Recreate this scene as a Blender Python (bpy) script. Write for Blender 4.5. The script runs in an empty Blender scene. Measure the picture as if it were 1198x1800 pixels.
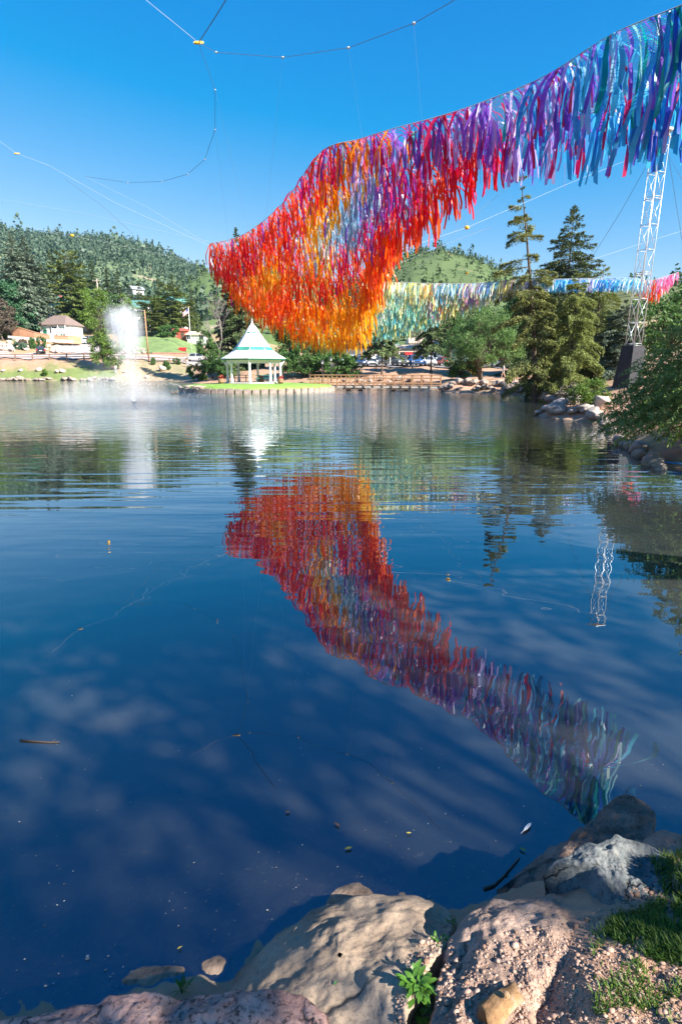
import bpy, bmesh, math, random
import numpy as np
from mathutils import Vector, Matrix, noise
from mathutils.bvhtree import BVHTree

R = math.radians
random.seed(7)
scene = bpy.context.scene
col = scene.collection

# ------------------------------------------------------------------ camera
SHX, SHY = 7.6, 0.2      # where the shade tree behind the viewer stands
F, CX, CY, HZ, ZC = 950.0, 599.0, 900.0, 646.0, 2.5      # focal length and principal point in photo pixels, eye height above the water
PITCH = math.atan((CY - HZ) / F)
cam_d = bpy.data.cameras.new('camera')
cam = bpy.data.objects.new('camera', cam_d)
col.objects.link(cam)
cam.location = (0, 0, ZC)
cam.rotation_euler = (math.pi / 2 - PITCH, 0, 0)
cam_d.sensor_fit = 'VERTICAL'
cam_d.sensor_height = 36.0
cam_d.lens = F / 1800.0 * 36.0
cam_d.clip_start = 0.05
cam_d.clip_end = 6000
scene.camera = cam

# ------------------------------------------------------------------ sky, sun, exposure
SKY_R0, SKY_RK, SKY_GK = 1.165, 1.45, .80
SUN_AZ, SUN_EL = 127.0, 36.0
world = bpy.data.worlds.new('World')
scene.world = world
world.use_nodes = True
nt = world.node_tree
for n in list(nt.nodes):
    nt.nodes.remove(n)
sky = nt.nodes.new('ShaderNodeTexSky')
sky.sky_type = 'NISHITA'
sky.sun_disc = False
sky.sun_elevation = R(SUN_EL)
sky.sun_rotation = R(SUN_AZ)
sky.altitude = 2200
sky.air_density = 1.15
sky.dust_density = 0.7
sky.ozone_density = 3.0
# polariser-like grading of the whole sky: less red overall, deepest overhead
spl = nt.nodes.new('ShaderNodeSeparateColor'); cmb = nt.nodes.new('ShaderNodeCombineColor')
def wmath(op, a, b):
    n = nt.nodes.new('ShaderNodeMath'); n.operation = op
    for k, v in enumerate((a, b)):
        if isinstance(v, (int, float)): n.inputs[k].default_value = v
        else: nt.links.new(v, n.inputs[k])
    return n.outputs[0]
nt.links.new(sky.outputs[0], spl.inputs[0])
bg = nt.nodes.new('ShaderNodeBackground')
bg.inputs['Strength'].default_value = 0.078
wo = nt.nodes.new('ShaderNodeOutputWorld')
red = wmath('MULTIPLY', wmath('SUBTRACT', spl.outputs[0], SKY_R0), SKY_RK)
red = wmath('MINIMUM', wmath('MAXIMUM', red, 0.01), wmath('MULTIPLY', spl.outputs[2], .55))
nt.links.new(red, cmb.inputs[0])
nt.links.new(wmath('MULTIPLY', spl.outputs[1], SKY_GK), cmb.inputs[1])
blue = wmath('MULTIPLY', wmath('POWER', spl.outputs[2], .36), 2.42)
nt.links.new(blue, cmb.inputs[2])
nt.links.new(cmb.outputs[0], bg.inputs[0])
nt.links.new(bg.outputs[0], wo.inputs[0])

sun_dir = Vector((math.sin(R(SUN_AZ)) * math.cos(R(SUN_EL)), math.cos(R(SUN_AZ)) * math.cos(R(SUN_EL)), math.sin(R(SUN_EL))))
sl = bpy.data.lights.new('sun', 'SUN')
sl.energy = 5.0
sl.angle = R(0.53)
sl.color = (1.0, 0.955, 0.88)
so = bpy.data.objects.new('sun', sl)
so.rotation_euler = sun_dir.to_track_quat('Z', 'Y').to_euler()
so.location = (30, -20, 40)
col.objects.link(so)

vs = scene.view_settings
vs.view_transform = 'Standard'
vs.look = 'None'
vs.gamma = 1
vs.use_curve_mapping = False
vs.exposure = 1.5
scene.render.engine = 'CYCLES'
cy = scene.cycles
cy.max_bounces = 9
cy.diffuse_bounces = 5
cy.glossy_bounces = 3
cy.transmission_bounces = 5
cy.transparent_max_bounces = 14
cy.volume_bounces = 1
cy.caustics_reflective = False
cy.caustics_refractive = False
cy.sample_clamp_indirect = 6
cy.use_denoising = True
cy.volume_step_rate = 2.0

# ------------------------------------------------------------------ projection helpers
_cp, _sp = math.cos(PITCH), math.sin(PITCH)
def ray(px, py):
    a, b, c = px - CX, CY - py, F
    return np.array([a, c * _cp + b * _sp, -c * _sp + b * _cp])
def at(px, py, Y):
    d = ray(px, py)
    return np.array([0, 0, ZC]) + d * (Y / d[1])
def onz(px, py, z):
    d = ray(px, py)
    return np.array([0, 0, ZC]) + d * ((z - ZC) / d[2])
def sx(px):
    return (px - CX) / 983.3
def zat(py, Y):
    return at(CX, py, Y)[2]

# ------------------------------------------------------------------ mesh helpers
def raw_obj(name, me, parent=None):
    o = bpy.data.objects.new(name, me)
    col.objects.link(o)
    if parent is not None:
        o.parent = parent
    return o
def make_mesh(name, V, Fc, smooth=False, colr=None):
    me = bpy.data.meshes.new(name)
    if isinstance(Fc, np.ndarray):
        V = np.asarray(V, dtype=np.float32)
        n, k = Fc.shape
        me.vertices.add(len(V)); me.vertices.foreach_set('co', V.ravel())
        me.loops.add(n * k); me.loops.foreach_set('vertex_index', Fc.astype(np.int32).ravel())
        me.polygons.add(n); me.polygons.foreach_set('loop_start', np.arange(0, n * k, k, dtype=np.int32))
        me.update(calc_edges=True)
    else:
        me.from_pydata([tuple(map(float, v)) for v in V], [], [list(f) for f in Fc])
        me.update()
    if smooth:
        me.polygons.foreach_set('use_smooth', np.ones(len(me.polygons), dtype=bool))
    if colr is not None:
        a = me.color_attributes.new('Col', 'FLOAT_COLOR', 'POINT')
        c4 = np.ones((len(colr), 4), dtype=np.float32); c4[:, :3] = colr
        a.data.foreach_set('color', c4.ravel())
    return me
def mesh_obj(name, V, Fc, mat, parent=None, smooth=False, colr=None):
    me = make_mesh(name, V, Fc, smooth, colr)
    if mat is not None:
        me.materials.append(mat)
    return raw_obj(name, me, parent)
def tag(o, label, cat, group=None):
    o['label'] = label; o['category'] = cat
    if group: o['group'] = group
    return o
def thing(name, label, cat, loc=(0, 0, 0), rz=0.0, group=None):
    o = bpy.data.objects.new(name, None)
    o.empty_display_size = 0.2
    col.objects.link(o)
    o.location = [float(c) for c in loc]; o.rotation_euler = (0, 0, rz)
    return tag(o, label, cat, group)
def copy_tree(o, parent=None, swap=None):
    c = o.copy()
    if swap and o.data and o.data in swap: c.data = swap[o.data]
    col.objects.link(c); c.parent = parent
    for ch in list(o.children):
        copy_tree(ch, c, swap)
    return c

class G:
    """collects boxes, bars, tubes and polygons for one mesh"""
    def __init__(s): s.v = []; s.f = []
    def add(s, v, f):
        b = len(s.v); s.v += [tuple(map(float, p)) for p in v]; s.f += [[i + b for i in q] for q in f]; return s
    def box(s, c, d, rz=0.0):
        x, y, z = d[0] / 2, d[1] / 2, d[2] / 2; ca, sa = math.cos(rz), math.sin(rz)
        v = []
        for k in (-z, z):
            for i, j in ((-x, -y), (x, -y), (x, y), (-x, y)):
                v.append((c[0] + i * ca - j * sa, c[1] + i * sa + j * ca, c[2] + k))
        return s.add(v, [(3, 2, 1, 0), (4, 5, 6, 7), (0, 1, 5, 4), (1, 2, 6, 5), (2, 3, 7, 6), (3, 0, 4, 7)])
    def tube(s, pts, rad, n=6, cap=True):
        pts = [Vector(p) for p in pts]
        if not hasattr(rad, '__len__'): rad = [rad] * len(pts)
        v = []; up = None
        for i, p in enumerate(pts):
            t = (pts[min(i + 1, len(pts) - 1)] - pts[max(i - 1, 0)])
            if t.length < 1e-9: t = Vector((0, 0, 1))
            t.normalize()
            if up is None:
                up = Vector((0, 0, 1)) if abs(t.z) < .9 else Vector((1, 0, 0))
            a = t.cross(up)
            if a.length < 1e-6: a = t.orthogonal()
            a.normalize(); b = a.cross(t); up = b
            for k in range(n):
                w = 2 * math.pi * k / n
                v.append(p + (a * math.cos(w) + b * math.sin(w)) * rad[i])
        f = []
        for i in range(len(pts) - 1):
            for k in range(n):
                k2 = (k + 1) % n
                f.append((i * n + k, i * n + k2, (i + 1) * n + k2, (i + 1) * n + k))
        if cap:
            f.append(list(range(n))[::-1]); f.append([(len(pts) - 1) * n + k for k in range(n)])
        return s.add(v, f)
    def bar(s, p, q, r, n=4): return s.tube([p, q], r, n)
    def lathe(s, prof, n=16, c=(0, 0, 0), sxy=(1, 1)):
        v = []; f = []
        for r, z in prof:
            for k in range(n):
                w = 2 * math.pi * k / n
                v.append((c[0] + r * math.cos(w) * sxy[0], c[1] + r * math.sin(w) * sxy[1], c[2] + z))
        for i in range(len(prof) - 1):
            for k in range(n):
                k2 = (k + 1) % n
                f.append((i * n + k, i * n + k2, (i + 1) * n + k2, (i + 1) * n + k))
        f.append(list(range(n))[::-1]); f.append([(len(prof) - 1) * n + k for k in range(n)])
        return s.add(v, f)
    def poly(s, pts): return s.add(pts, [list(range(len(pts)))])
    def prism(s, pts, off):
        """closed polygon pts extruded by vector off"""
        n = len(pts); q = [tuple(np.array(p) + np.array(off)) for p in pts]
        f = [list(range(n)), list(range(n, 2 * n))[::-1]] + [(i, i + n, (i + 1) % n + n, (i + 1) % n) for i in range(n)]
        return s.add(list(pts) + q, f)
    def build(s, name, mat, parent=None, smooth=False):
        return mesh_obj(name, s.v, s.f, mat, parent, smooth)
    def mesh(s, name, mat, smooth=False):
        me = make_mesh(name, s.v, s.f, smooth)
        me.materials.append(mat); return me

# ------------------------------------------------------------------ materials
MATS = {}
def nodes_of(name):
    m = bpy.data.materials.new(name); m.use_nodes = True
    t = m.node_tree
    for n in list(t.nodes): t.nodes.remove(n)
    o = t.nodes.new('ShaderNodeOutputMaterial')
    return m, t, o
def noise_node(t, scale, detail=4, rough=.6, coord='Object', mapping=None):
    tc = t.nodes.new('ShaderNodeTexCoord')
    n = t.nodes.new('ShaderNodeTexNoise'); n.inputs['Scale'].default_value = scale
    n.inputs['Detail'].default_value = detail; n.inputs['Roughness'].default_value = rough
    if mapping:
        mp = t.nodes.new('ShaderNodeMapping'); mp.inputs['Scale'].default_value = mapping
        t.links.new(tc.outputs[coord], mp.inputs[0]); t.links.new(mp.outputs[0], n.inputs['Vector'])
    else:
        t.links.new(tc.outputs[coord], n.inputs['Vector'])
    return n
def ramp(t, src, stops):
    r = t.nodes.new('ShaderNodeValToRGB')
    e = r.color_ramp.elements
    while len(e) > 1: e.remove(e[-1])
    e[0].position = stops[0][0]; e[0].color = (*stops[0][1], 1)
    for p, c in stops[1:]:
        x = e.new(p); x.color = (*c, 1)
    t.links.new(src, r.inputs[0]); return r
def mat(name, c, rough=.7, scale=6.0, var=.22, bump=0.0, bscale=None, metal=0.0, spec=.3):
    if name in MATS: return MATS[name]
    m, t, o = nodes_of(name)
    p = t.nodes.new('ShaderNodeBsdfPrincipled')
    p.inputs['Roughness'].default_value = rough; p.inputs['Metallic'].default_value = metal
    p.inputs['Specular IOR Level'].default_value = spec
    n = noise_node(t, scale)
    lo = tuple(x * (1 - var) for x in c); hi = tuple(min(1, x * (1 + var)) for x in c)
    r = ramp(t, n.outputs[0], [(.3, lo), (.7, hi)])
    t.links.new(r.outputs[0], p.inputs['Base Color'])
    if bump:
        b = t.nodes.new('ShaderNodeBump'); b.inputs['Strength'].default_value = bump; b.inputs['Distance'].default_value = .05
        n2 = noise_node(t, bscale or scale * 4, 6)
        t.links.new(n2.outputs[0], b.inputs['Height']); t.links.new(b.outputs[0], p.inputs['Normal'])
    t.links.new(p.outputs[0], o.inputs[0])
    MATS[name] = m; return m
def leaf_mat(name, c1, c2, trans=.35, rough=.55, spec=.25):
    """colour varies from leaf to leaf; light passes through"""
    m, t, o = nodes_of(name)
    g = t.nodes.new('ShaderNodeNewGeometry')
    r = ramp(t, g.outputs['Random Per Island'], [(0, c1), (1, c2)])
    oi = t.nodes.new('ShaderNodeObjectInfo')
    mm = t.nodes.new('ShaderNodeMath'); mm.operation = 'MULTIPLY_ADD'; mm.inputs[1].default_value = .3; mm.inputs[2].default_value = .85
    t.links.new(oi.outputs['Random'], mm.inputs[0])
    h = t.nodes.new('ShaderNodeHueSaturation'); t.links.new(r.outputs[0], h.inputs['Color']); t.links.new(mm.outputs[0], h.inputs['Value'])
    p = t.nodes.new('ShaderNodeBsdfPrincipled'); p.inputs['Roughness'].default_value = rough; p.inputs['Specular IOR Level'].default_value = spec
    tr = t.nodes.new('ShaderNodeBsdfTranslucent')
    mx = t.nodes.new('ShaderNodeMixShader'); mx.inputs[0].default_value = trans
    t.links.new(h.outputs[0], p.inputs['Base Color']); t.links.new(h.outputs[0], tr.inputs[0])
    t.links.new(p.outputs[0], mx.inputs[1]); t.links.new(tr.outputs[0], mx.inputs[2]); t.links.new(mx.outputs[0], o.inputs[0])
    return m
def rock_mat(name, stops, scale=3.0, speck=60.0, speckamt=.5, bump=.5, rough=.85, dark=(.03, .028, .028), crack=0.0, wet=False):
    m, t, o = nodes_of(name)
    p = t.nodes.new('ShaderNodeBsdfPrincipled'); p.inputs['Roughness'].default_value = rough; p.inputs['Specular IOR Level'].default_value = .25
    n = noise_node(t, scale, 8, .65)
    r = ramp(t, n.outputs[0], stops)
    n2 = noise_node(t, speck, 3, .7)
    r2 = ramp(t, n2.outputs[0], [(.35, (speckamt,) * 3), (.48, (0, 0, 0)), (.62, (0, 0, 0)), (.7, (0, 0, 0))])
    mx = t.nodes.new('ShaderNodeMix'); mx.data_type = 'RGBA'
    t.links.new(r2.outputs[0], mx.inputs['Factor']); t.links.new(r.outputs[0], mx.inputs['A']); mx.inputs['B'].default_value = (*dark, 1)
    colr = mx.outputs['Result']; hsrc = None
    if crack:
        # crooked cracks along the borders of warped cells
        tc = t.nodes.new('ShaderNodeTexCoord'); wn = noise_node(t, crack * 1.5, 4, .6)
        mixv = t.nodes.new('ShaderNodeMix'); mixv.data_type = 'RGBA'; mixv.blend_type = 'LINEAR_LIGHT'; mixv.inputs['Factor'].default_value = .16
        t.links.new(tc.outputs['Object'], mixv.inputs['A']); t.links.new(wn.outputs['Color'], mixv.inputs['B'])
        vo = t.nodes.new('ShaderNodeTexVoronoi'); vo.feature = 'DISTANCE_TO_EDGE'; vo.inputs['Scale'].default_value = crack
        t.links.new(mixv.outputs['Result'], vo.inputs['Vector'])
        gate = noise_node(t, crack * .8, 2, .5)
        cr = ramp(t, vo.outputs['Distance'], [(0, (1, 1, 1)), (.012, (.6, .6, .6)), (.035, (0, 0, 0))]); gr = ramp(t, gate.outputs[0], [(.5, (0, 0, 0)), (.6, (1, 1, 1))])
        ml = t.nodes.new('ShaderNodeMath'); ml.operation = 'MULTIPLY'; t.links.new(cr.outputs[0], ml.inputs[0]); t.links.new(gr.outputs[0], ml.inputs[1])
        m3 = t.nodes.new('ShaderNodeMix'); m3.data_type = 'RGBA'; t.links.new(ml.outputs[0], m3.inputs['Factor']); t.links.new(colr, m3.inputs['A']); m3.inputs['B'].default_value = (*dark, 1); colr = m3.outputs['Result']; hsrc = ml.outputs[0]
    if wet:
        # damp band just above the waterline
        ge = t.nodes.new('ShaderNodeNewGeometry'); sz = t.nodes.new('ShaderNodeSeparateXYZ'); t.links.new(ge.outputs['Position'], sz.inputs[0])
        wz = noise_node(t, 9, 3); ad = t.nodes.new('ShaderNodeMath'); ad.operation = 'MULTIPLY_ADD'; ad.inputs[1].default_value = -.06; t.links.new(wz.outputs[0], ad.inputs[0]); t.links.new(sz.outputs[2], ad.inputs[2])
        mr_ = t.nodes.new('ShaderNodeMapRange'); mr_.inputs[1].default_value = .0; mr_.inputs[2].default_value = .05; mr_.inputs[3].default_value = .42; mr_.inputs[4].default_value = 1.0; t.links.new(ad.outputs[0], mr_.inputs[0])
        m4 = t.nodes.new('ShaderNodeMix'); m4.data_type = 'RGBA'; m4.blend_type = 'MULTIPLY'; m4.inputs['Factor'].default_value = 1; t.links.new(colr, m4.inputs['A']); t.links.new(mr_.outputs[0], m4.inputs['B']); colr = m4.outputs['Result']
        mr2 = t.nodes.new('ShaderNodeMapRange'); mr2.inputs[1].default_value = .42; mr2.inputs[2].default_value = 1.0; mr2.inputs[3].default_value = .3; mr2.inputs[4].default_value = rough; t.links.new(mr_.outputs[0], mr2.inputs[0]); t.links.new(mr2.outputs[0], p.inputs['Roughness'])
    t.links.new(colr, p.inputs['Base Color'])
    n3 = noise_node(t, speck * .45, 8, .7)
    b = t.nodes.new('ShaderNodeBump'); b.inputs['Strength'].default_value = bump; b.inputs['Distance'].default_value = .03
    if hsrc is not None:
        sb = t.nodes.new('ShaderNodeMath'); sb.operation = 'MULTIPLY_ADD'; sb.inputs[1].default_value = -.7; t.links.new(hsrc, sb.inputs[0]); t.links.new(n3.outputs[0], sb.inputs[2]); t.links.new(sb.outputs[0], b.inputs['Height'])
    else: t.links.new(n3.outputs[0], b.inputs['Height'])
    t.links.new(b.outputs[0], p.inputs['Normal'])
    t.links.new(p.outputs[0], o.inputs[0]); return m

def vcol_mat(name, rough=.9, nscale=1.5, var=.25, bump=.0, trans=0.0, nscale2=0):
    m, t, o = nodes_of(name)
    a = t.nodes.new('ShaderNodeVertexColor'); a.layer_name = 'Col'
    p = t.nodes.new('ShaderNodeBsdfPrincipled'); p.inputs['Roughness'].default_value = rough; p.inputs['Specular IOR Level'].default_value = .2
    src = a.outputs[0]
    if var:
        n = noise_node(t, nscale, 8, .7)
        r = ramp(t, n.outputs[0], [(.25, (1 - var,) * 3), (.75, (1 + var,) * 3)])
        mx = t.nodes.new('ShaderNodeMix'); mx.data_type = 'RGBA'; mx.blend_type = 'MULTIPLY'; mx.inputs['Factor'].default_value = 1
        t.links.new(src, mx.inputs['A']); t.links.new(r.outputs[0], mx.inputs['B']); src = mx.outputs['Result']
    t.links.new(src, p.inputs['Base Color'])
    if bump:
        n3 = noise_node(t, nscale2 or nscale * 6, 8, .7)
        b = t.nodes.new('ShaderNodeBump'); b.inputs['Strength'].default_value = bump; b.inputs['Distance'].default_value = .03
        t.links.new(n3.outputs[0], b.inputs['Height']); t.links.new(b.outputs[0], p.inputs['Normal'])
    out = p.outputs[0]
    if trans:
        tr = t.nodes.new('ShaderNodeBsdfTranslucent'); t.links.new(src, tr.inputs[0])
        mxs = t.nodes.new('ShaderNodeMixShader'); mxs.inputs[0].default_value = trans
        t.links.new(out, mxs.inputs[1]); t.links.new(tr.outputs[0], mxs.inputs[2]); out = mxs.outputs[0]
    t.links.new(out, o.inputs[0]); return m

white = mat('white_paint', (.78, .77, .74), .5, 3, .06)
wood = mat('weathered_wood', (.34, .19, .10), .8, 5, .25)
wood_dark = mat('dark_wood', (.10, .065, .045), .8, 5, .3)
bark = mat('bark', (.11, .085, .065), .95, 5, .35, .6, 14)
bark_grey = mat('grey_bark', (.26, .23, .20), .95, 5, .3)
steel = mat('galvanised_steel', (.62, .63, .65), .35, 8, .12, metal=.5)
cable_m = mat('pale_rope', (.50, .50, .50), .6, 8, .1)
cable_d = mat('dark_rope', (.10, .12, .16), .6, 8, .1)
yellow_m = mat('yellow_strap', (.75, .42, .03), .5, 10, .15)
black_m = mat('black_cloth', (.035, .035, .04), .8, 5, .3)
glass_m = mat('window_glass', (.03, .04, .05), .08, 2, .2, spec=.6)
tyre_m = mat('tyre_rubber', (.02, .02, .02), .85, 8, .2)
rim_m = mat('wheel_rim', (.45, .45, .46), .35, 8, .1, metal=.6)
green_m = mat('green_paint', (.03, .20, .14), .5, 4, .15)
# ------------------------------------------------------------------ the shore line of the pond (world metres)
near_px = [(-60, 1800), (200, 1745), (420, 1712), (560, 1592), (800, 1602), (875, 1565), (1000, 1500), (1110, 1450), (1150, 1500), (1235, 1505)]
SHORE = [tuple(onz(a, b, 0)[:2]) for a, b in near_px]
SHORE += [(2.7, 2.5), (3.6, 3.6), (5.6, 6.0), (8.0, 9.5), (8.7, 12.6)]
SHORE += [(sx(a) * Y, Y) for a, Y in [(1162, 15), (1112, 18), (1085, 22), (1062, 25.5), (1000, 27.5), (955, 29), (950, 30.5), (985, 33), (1000, 36), (972, 40), (942, 43.5), (928, 50), (905, 54.5),
          (845, 56.5), (785, 57), (770, 62), (740, 71), (600, 75), (500, 80), (420, 84), (350, 90), (300, 103), (240, 106), (120, 107), (0, 108), (-200, 106), (-400, 92)]]
SHORE += [(-72, 48), (-38, 18), (-14, 3.0), (-5, 1.2)]
SP = np.array(SHORE)
def shore_sd(x, y):
    """signed distance to the shore line, negative on the water"""
    x = np.asarray(x, float); y = np.asarray(y, float)
    best = np.full(x.shape, 1e9); inside = np.zeros(x.shape, bool)
    n = len(SP)
    for i in range(n):
        ax, ay = SP[i]; bx, by = SP[(i + 1) % n]
        ex, ey = bx - ax, by - ay
        t = np.clip(((x - ax) * ex + (y - ay) * ey) / (ex * ex + ey * ey), 0, 1)
        best = np.minimum(best, np.hypot(x - ax - t * ex, y - ay - t * ey))
        cond = ((ay > y) != (by > y)) & (x < (bx - ax) * (y - ay) / (by - ay + 1e-12) + ax)
        inside ^= cond
    return np.where(inside, -best, best)
PROF = {
    -500: [(0, 0), (5, 1.2), (11, 4.2), (28, 6), (50, 11), (120, 18), (400, 50), (900, 80)],
    0: [(0, 0), (1.5, .5), (11, 4.0), (14, 4.3), (27, 5.6), (36, 9.2), (50, 11.2), (120, 18), (400, 50), (900, 80)],
    110: [(0, 0), (1.5, .5), (11, 4.0), (14, 4.3), (27, 5.6), (44, 8.8), (52, 11.2), (120, 18), (400, 50), (900, 80)],
    200: [(0, 0), (1.5, .4), (12, 4.0), (15, 4.3), (28, 5.4), (45, 9), (60, 12), (120, 18), (400, 46), (900, 80)],
    300: [(0, 0), (5, .8), (16, 4.0), (19, 4.3), (30, 5.2), (62, 12.8), (120, 18), (400, 45), (900, 80)],
    350: [(0, 0), (5, .8), (24, 4.0), (30, 4.3), (40, 5.0), (72, 12.8), (120, 18), (400, 45), (900, 80)],
    430: [(0, 0), (4, 1.5), (15, 3.2), (30, 4.2), (45, 5), (80, 12), (400, 40), (900, 70)],
    600: [(0, 0), (3, .8), (13, 2.25), (17, 2.5), (55, 3.2), (120, 8), (400, 40), (900, 70)],
    740: [(0, 0), (3, .8), (15, 2.25), (19, 2.5), (55, 3.2), (120, 8), (400, 40), (900, 70)],
    790: [(0, 0), (1.0, .7), (2.5, .95), (9, 1.1), (18, 2.1), (24, 2.45), (70, 3.2), (140, 8), (400, 40), (900, 70)],
    930: [(0, 0), (1.0, .7), (2.5, .95), (7, 1.05), (20, 2.0), (30, 2.4), (70, 3.2), (140, 8), (400, 40), (900, 70)],
    1000: [(0, 0), (1, .5), (5, 1.1), (20, 2.0), (60, 3), (140, 8), (400, 45), (900, 70)],
    1100: [(0, 0), (1, .5), (4, 1.2), (20, 3), (60, 6), (400, 55), (900, 90)],
    1900: [(0, 0), (1, .5), (4, 1.2), (20, 3), (60, 6), (400, 55), (900, 90)],
}
NEARQ = [(0, 0), (.15, .16), (.4, .40), (.7, .53), (1.2, .60), (2.5, .78), (6, 1.1), (60, 5), (400, 40), (900, 60)]
NEARP = [(0, 0), (.25, .10), (.7, .28), (1.2, .44), (2.5, .72), (6, 1.1), (60, 5), (400, 40), (900, 60)]
DEEP = [(-40, -3.0), (-6, -1.8), (-2, -.9), (-.9, -.22), (-.45, -.07)]
def gz(x, y):
    x = np.asarray(x, float); y = np.asarray(y, float)
    d = shore_sd(x, y)
    s = np.where(y > .5, x / np.maximum(y, .5), np.sign(x) * 5) * 983.3 + CX
    keys = sorted(PROF)
    zs = np.array([np.interp(d, [p[0] for p in DEEP + PROF[k]], [p[1] for p in DEEP + PROF[k]]) for k in keys])
    s = np.clip(s, keys[0], keys[-1])
    idx = np.clip(np.searchsorted(keys, s) - 1, 0, len(keys) - 2)
    ka = np.array(keys, float)
    w = (s - ka[idx]) / (ka[idx + 1] - ka[idx])
    flat = np.indices(d.shape)
    zf = zs[(idx,) + tuple(flat)] * (1 - w) + zs[(idx + 1,) + tuple(flat)] * w
    zn = np.interp(d, [p[0] for p in DEEP + NEARP], [p[1] for p in DEEP + NEARP])
    zq = np.interp(d, [p[0] for p in DEEP + NEARQ], [p[1] for p in DEEP + NEARQ]); wq = np.clip((x - .42) / .4, 0, 1)
    zn = zn * (1 - wq) + zq * wq
    b = np.clip((y - 5) / 9, 0, 1); b = b * b * (3 - 2 * b)
    z = zn * (1 - b) + zf * b
    # gentle unevenness
    amp = np.clip(d, 0, 3) / 3
    z = z + amp * np.clip(y / 30, .05, 1) * .14 * (np.sin(x * .7 + 1.3) * np.sin(y * .53) + .5 * np.sin(x * 1.9 + y * 1.1))
    return z
def gz1(x, y): return float(gz(np.array([x]), np.array([y]))[0])
def gpt(px, Y, dz=0.0):
    x = sx(px) * Y
    return np.array([x, Y, gz1(x, Y) + dz])

# ------------------------------------------------------------------ ground sheet
def build_ground():
    az = np.concatenate([np.linspace(-180, -42, 50)[:-1], np.linspace(-42, 42, 330), np.linspace(42, 180, 50)[1:]])
    r = [.35]
    while r[-1] < 2600:
        q = r[-1]
        r.append(q * (1.013 if q < 5 else 1.02 if q < 30 else 1.011 if q < 130 else 1.04))
    r = np.array(r)
    A, Rr = np.meshgrid(R(1) * az, r, indexing='ij')
    X = Rr * np.sin(A); Y = Rr * np.cos(A)
    Z = gz(X, Y)
    D = shore_sd(X, Y)
    # close range relief
    near = (Rr < 6) & (D > -.5)
    ii = np.argwhere(near)
    for i, j in ii:
        x, y = X[i, j], Y[i, j]
        Z[i, j] += .035 * noise.fractal(Vector((x * 2.2, y * 2.2, 0)), 1.0, 2.0, 5) + .012 * noise.noise(Vector((x * 14, y * 14, 3)))
    V = np.stack([X, Y, Z], -1).reshape(-1, 3)
    na, nr = X.shape
    i, j = np.meshgrid(np.arange(na - 1), np.arange(nr - 1), indexing='ij')
    a = i * nr + j
    Fq = np.stack([a, a + nr, a + nr + 1, a + 1], -1).reshape(-1, 4)
    # close the little hole under the eye
    base = len(V)
    V = np.vstack([V, [[0, 0, gz1(0, 0)]]])
    # colour: pink granite soil, grass, gravel bed
    px = np.where(Y > .5, X / np.maximum(Y, .5) * 983 + CX, np.sign(X) * 2000)
    soil = np.array([.42, .25, .165]); tan = np.array([.36, .28, .19]); grass = np.array([.115, .19, .045]); bed = np.array([.34, .25, .17])
    dry = np.array([.26, .24, .10])
    nz = (np.sin(X * .9 + np.sin(Y * .6) * 2) + np.sin(Y * 1.3 + np.sin(X * .4) * 2) + np.sin(X * .31 + Y * .27)) / 3
    nf = (np.sin(X * 2.9 + np.sin(Y * 2.6) * 2) + np.sin(Y * 3.3 + np.sin(X * 1.4) * 2)) / 2
    g = np.zeros(X.shape)
    left = (px < 345) & (Y > 60)
    g = np.where(left, np.clip(1.0 - (D - 5.5) / 4 + nz * .8 + nf * .4, 0, 1), g)
    g = np.where(left & (px > 205) & (D < 22), np.clip(.45 + nz * .6, 0, .9), g)
    far = (D > 30)
    g = np.where(far, np.clip(.45 + nz * .5, 0, 1), g)
    mid = (px >= 345) & (px < 780) & (D < 20)
    g = np.where(mid, np.clip(nz * .7 - .15, 0, 1) * .6, g)
    g = np.where((px >= 780) & (D < 40) & (Y > 8), np.clip(nz * .8 - .1, 0, 1) * .7, g)
    C = soil * (1 - g[..., None]) + np.where(left[..., None], dry * .35 + grass * .65, grass) * g[..., None]
    C = np.where((left & (px > 205) & (D < 22))[..., None], C * .55 + tan * .45, C)
    w = np.clip(D / .25, 0, 1)[..., None]
    C = bed * (1 - w) + C * w
    Cf = np.vstack([C.reshape(-1, 3), [soil]])
    o = mesh_obj('ground', V, Fq, vcol_mat('soil_and_turf', .95, 1.1, .3, .6, nscale2=26), None, True, Cf)
    o['kind'] = 'structure'
    return o
ground = build_ground()

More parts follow.
